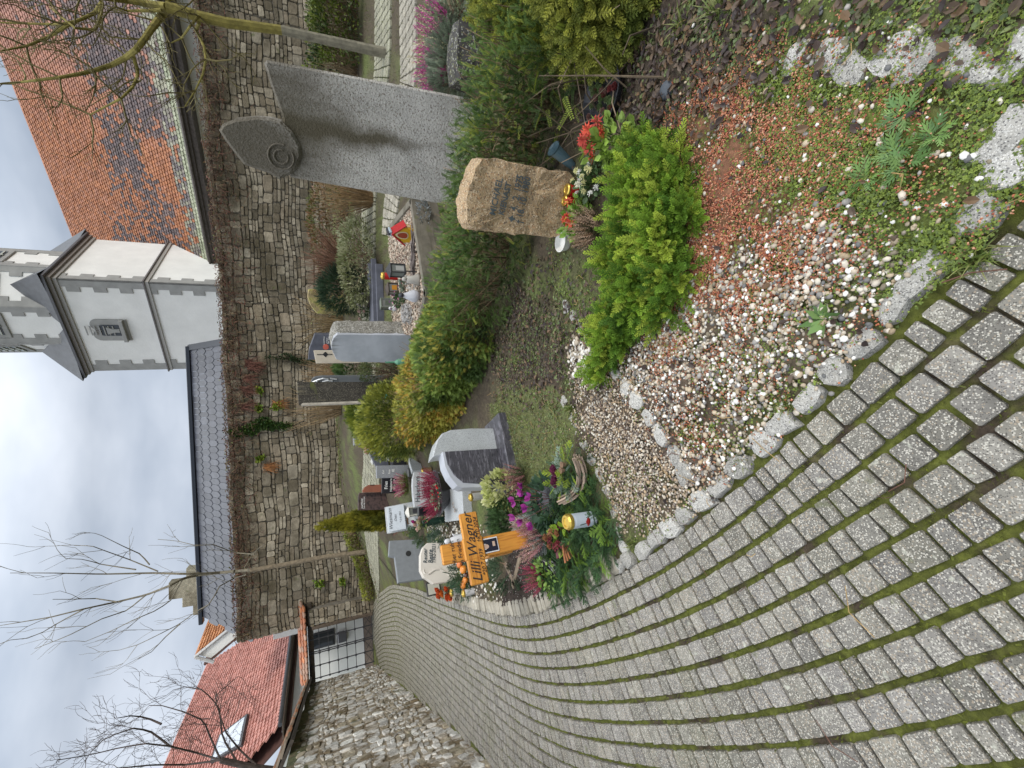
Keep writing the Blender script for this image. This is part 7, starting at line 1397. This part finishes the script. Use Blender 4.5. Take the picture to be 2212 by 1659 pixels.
pebbles('pebbles', np.concatenate([noisyP(sample(Z_PEB, 6600, .06)), sample(Z_MOSS, 330, .1), sample(Z_RED, 520, .08), sample(zone([(1480, 0), (2250, 0), (2250, 200), (1650, 260), (1480, 260)]), 110)]), (.006, .0115), W1)
pebbles('small_pebbles', noisyP(sample(Z_PEB2, 6500, .05)), (.005, .0092), [(.46, .40, .32), (.34, .26, .18), (.24, .19, .15), (.55, .51, .44), (.38, .28, .18), (.17, .14, .12)])
pebbles('far_pebbles', np.concatenate([sample(zone([(1240, 740), (1290, 740), (1300, 800), (1250, 820)]), 260), sample(zone([(930, 1080), (1060, 1150), (1090, 1290), (1000, 1290), (950, 1230)]), 900)]), (.010, .022), [(.58, .55, .49), (.42, .36, .28), (.30, .26, .2), (.62, .6, .56)])
P = np.concatenate([sample(Z_RED, 34000, .10), sample(Z_PEB, 6500, .08), sample(Z_MOSS, 3000, .08)]); n = len(P); keep = rng.random(n) < S(.66 + n2(P[:, 0], P[:, 1], 7, 2, 4) * 1.6); P = P[keep]; n = len(P)
OCT = proto([(1, 0, 0), (-1, 0, 0), (0, 1, 0), (0, -1, 0), (0, 0, .8), (0, 0, -.8)], [(0, 2, 4), (2, 1, 4), (1, 3, 4), (3, 0, 4), (2, 0, 5), (1, 2, 5), (3, 1, 5), (0, 3, 5)])
mb = MB(); d = sph(n); mb.inst(OCT, orient(d, rng.uniform(0, 6, n), rng.uniform(.0026, .0052, n)), np.column_stack([P, T(P[:, 0], P[:, 1]) + .026 + rng.uniform(0, .006, n)]), cpick([(.36, .12, .06), (.42, .17, .09), (.28, .08, .045), (.52, .28, .17), (.16, .065, .045)], n, .2)); tag(mb.build('red_gravel', PEBBLE), kind='stuff')
# clover, moss and small weeds
CLV = merge_protos([proto([(0, 0, 0), (.4, .3, .1), (.35, .8, .12), (0, 1, .1), (-.35, .8, .12), (-.4, .3, .1)], [(0, 1, 2, 3, 4, 5)])] * 3, [(np.array(Matrix.Rotation(a, 3, 'Z')), (0, 0, 0)) for a in (0, 2.1, 4.2)])
def weeds(name, P, pr, size, cols, z=(.015, .04), up=1., m=LEAF, jit=.6):
    n = len(P); mb = MB(); d = jitter(np.tile([0, 0, 1.], (n, 1)), jit); R = orient(d, rng.uniform(0, 6, n), rng.uniform(*size, n))
    if up == 0: a = rng.uniform(0, 6.3, n); R = orient(np.column_stack([np.cos(a), np.sin(a), rng.normal(size=n) * .3]), rng.normal(size=n) * .3, rng.uniform(*size, n))
    mb.inst(pr, R, np.column_stack([P, T(P[:, 0], P[:, 1]) + rng.uniform(*z, n)]), cpick(cols, n, .25)); return tag(mb.build(name, m), kind='stuff')
def noisy(P, s_, th, seed): k = n2(P[:, 0], P[:, 1], s_, 3, seed) + rng.normal(size=len(P)) * .12 > th; return P[k]
Z_ALL = zone([(1060, -50), (2260, -80), (2260, 500), (2000, 640), (1720, 900), (1400, 1200), (1250, 1000), (1060, 880), (1200, 560)])
MG = [(.12, .17, .025), (.17, .23, .03), (.08, .12, .02), (.20, .26, .04)]
P = np.concatenate([noisy(sample(Z_MOSS, 24000, .1), 6, -.12, 2), noisy(sample(Z_ALL, 34000, .02), 5, .12, 6), sample(Z_RED, 2500, .05), noisy(sample(Z_PEB, 7000), 7, .05, 15)])
weeds('clover', P, CLV, (.003, .0062), MG, (.020, .034), up=0)
P = np.concatenate([noisy(sample(Z_MOSS, 15000), 9, -.1, 9), noisy(sample(Z_ALL, 12000), 4, .15, 11), noisy(sample(Z_PEB, 9000), 6, .0, 11), noisy(sample(Z_PEB2, 3500), 6, .1, 11)]); weeds('moss_tufts', P, YEWS, (.010, .020), [(.11, .125, .015), (.15, .17, .018), (.20, .22, .025), (.08, .08, .02)], (.006, .020))
P = np.concatenate([noisy(sample(Z_LAWN, 9000), 3, -.45, 2), noisy(sample(zone([(1250, 0), (2200, 0), (2200, 150), (1600, 170), (1250, 120)]), 1500), 4, -.1, 5), noisy(sample(Z_LEAF2, 600), 4, 0, 3)]); weeds('grass_blades', P, BLADE, (.025, .065), [(.20, .25, .05), (.30, .30, .10), (.14, .20, .04), (.36, .32, .15)], (.0, .01), jit=.5)
P = np.concatenate([noisy(sample(Z_LAWN, 2600), 3, -.3, 8), noisy(sample(Z_LEAF2, 1300), 5, -.3, 3), noisy(sample(zone([(1090, 560), (1240, 540), (1340, 760), (1250, 860), (1090, 860), (1060, 760)]), 4200), 5, -.1, 3), noisy(sample(zone([(1480, -60), (2260, -60), (2260, 130), (1700, 130), (1480, 200)]), 5200), 4, -.1, 3), noisy(sample(Z_LEAF, 2600), 5, -.2, 7)]); weeds('ground_weeds', P, LEAFW, (.012, .028), [(.13, .17, .06), (.09, .13, .05), (.18, .22, .08), (.15, .13, .07)], (.012, .03), up=0)
for k, (a, b) in enumerate([(1480, 60), (1420, 20), (1560, 30), (1240, 880), (1600, 990), (1700, 870), (2110, 560), (2170, 40), (1260, 600), (1330, 1160), (1370, 1170)]):
    o = hit('O', a, b); n = 70; t = tag(mbinst(BLADE, np.column_stack([rng.normal(size=(n, 2)) * .018, np.full(n, .01)]), jitter(np.tile([0, 0, 1.], (n, 1)), .5), rng.uniform(.05, .14 if k < 4 else .08, n), cpick([(.15, .20, .04), (.22, .24, .07), (.10, .15, .03)], n, .2)).build('grass_tuft', LEAF, loc=o), ['grass tuft among dead leaves right of the bright juniper', 'grass tuft nearest the big corner juniper', 'grass tuft at the right border above the sunken stones', 'grass tuft at the edge of the lawn patch', 'grass tuft in the pebbles before the fifth divider stone', 'grass tuft beside the weed between kerb granite and setts', 'mossy grass tuft at the nearest bend of the kerb', 'grass tuft in the nearest right hand corner', 'grass tuft left of the brown gravestone under the hedge', 'grass tuft beside the last pale border stones', 'grass tuft between pale border stones and kerb'][k], 'grass tuft', 'grass tufts in the grave beds')
for k, (a, b) in enumerate([(1790, 690), (1960, 250), (2030, 300), (1940, 330), (1880, 390), (1960, 360)]):
    o = hit('O', a, b); n = 9; sz = .07 if k == 0 else .06; t = tag(mbinst(THUJA1 if k else LEAFP, np.column_stack([rng.normal(size=(n, 2)) * .006, np.full(n, .025)]), np.column_stack([np.cos(np.arange(n) * 2.4), np.sin(np.arange(n) * 2.4), np.full(n, .35)]), rng.uniform(.7, 1.1, n) * sz, cpick([(.09, .17, .05), (.13, .22, .06)], n, .2)).build('weed', LEAF, loc=o), ['broad leafed green weed rooted between edging stones and setts', 'feathery weed behind the sunken stones, farthest of them', 'feathery weed in moss just below the middle sunken stones', 'feathery weed closest to the row of sunken stones', 'feathery weed nearest to the red gravel', 'feathery weed in the middle of the moss patch'][k], 'weed', 'feathery weeds in the moss' if k else None)
# dead leaves: curled
CURL = proto([(0, 0, 0), (.28, .3, .16), (.3, .65, .2), (0, 1, .12), (-.3, .65, .2), (-.28, .3, .16), (0, .5, -.02)], [(0, 1, 6), (1, 2, 6), (2, 3, 6), (3, 4, 6), (4, 5, 6), (5, 0, 6)])
Z_TOP = zone([(1480, -60), (2260, -60), (2260, 130), (1900, 110), (1700, 130), (1480, 200)]); Z_MID = zone([(1090, 560), (1240, 540), (1330, 640), (1340, 760), (1250, 860), (1090, 860), (1060, 760)])
P = np.concatenate([sample(Z_LEAF, 1900, .12), sample(Z_LEAF2, 700, .15), sample(Z_MID, 900, .1), sample(Z_TOP, 700, .1), sample(Z_ALL, 420, .0), sample(zone([(1490, 690), (1440, 900), (1500, 800)]), 60)])
weeds('dead_leaves', P, CURL, (.016, .042), [(.055, .035, .028), (.085, .058, .045), (.12, .085, .06), (.045, .032, .03), (.16, .10, .055)], (.022, .045), up=0)
# twigs and pine needles
mb = MB(); P = np.concatenate([sample(Z_ALL, 230), rng.uniform((-1.6, .4), (.6, 2.2), (34, 2))])
for x_, y_ in P:
    a = rng.uniform(0, 6.3); l = rng.uniform(.03, .16); z_ = float(T(x_, y_)) + .034; k = rng.normal() * .2 * l; mb.tube([(x_, y_, z_), (x_ + l * .5 * math.cos(a) - k * math.sin(a), y_ + l * .5 * math.sin(a) + k * math.cos(a), z_ + rng.uniform(0, .01)), (x_ + l * math.cos(a), y_ + l * math.sin(a), z_)], rng.uniform(.0008, .0018), 4, np.array([(.13, .065, .045), (.36, .24, .10), (.09, .05, .04)][int(rng.integers(3))]), cap=False)
tag(mb.build('fallen_twigs', BARK), kind='stuff')
# moss cushions in the paving joints near us
k = 0; P = rng.uniform((-2.6, .15), (1.0, 3.4), (60000, 2)); ed_ = edge_dist(P[:, 0], P[:, 1]); fr_ = np.mod(-ed_, PITCHR); m_ = (ed_ < 0) & (ed_ > -3) & ((fr_ < .018) | (fr_ > PITCHR - .012)); P = P[m_][:9000]; weeds('joint_moss', P, YEWS, (.009, .017), [(.13, .16, .015), (.17, .20, .02), (.09, .11, .02)], (-.012, .0))
# bank weeds below the back wall
P = rng.uniform((-6.5, 13.8), (13, 15.9), (9000, 2)); P = noisy(P, 1.2, .0, 4); weeds('bank_weeds', P, LEAFP, (.05, .10), [(.12, .15, .04), (.09, .12, .04), (.16, .17, .05), (.14, .09, .05)], (.0, .05), up=0)
P = rng.uniform((.5, 6.5), (12, 13.2), (9000, 2)); P = noisy(P, 1.0, -.1, 9); weeds('court_grass', P, BLADE, (.06, .12), [(.14, .17, .04), (.18, .20, .05), (.10, .14, .03)], (-.02, .0), jit=.5)
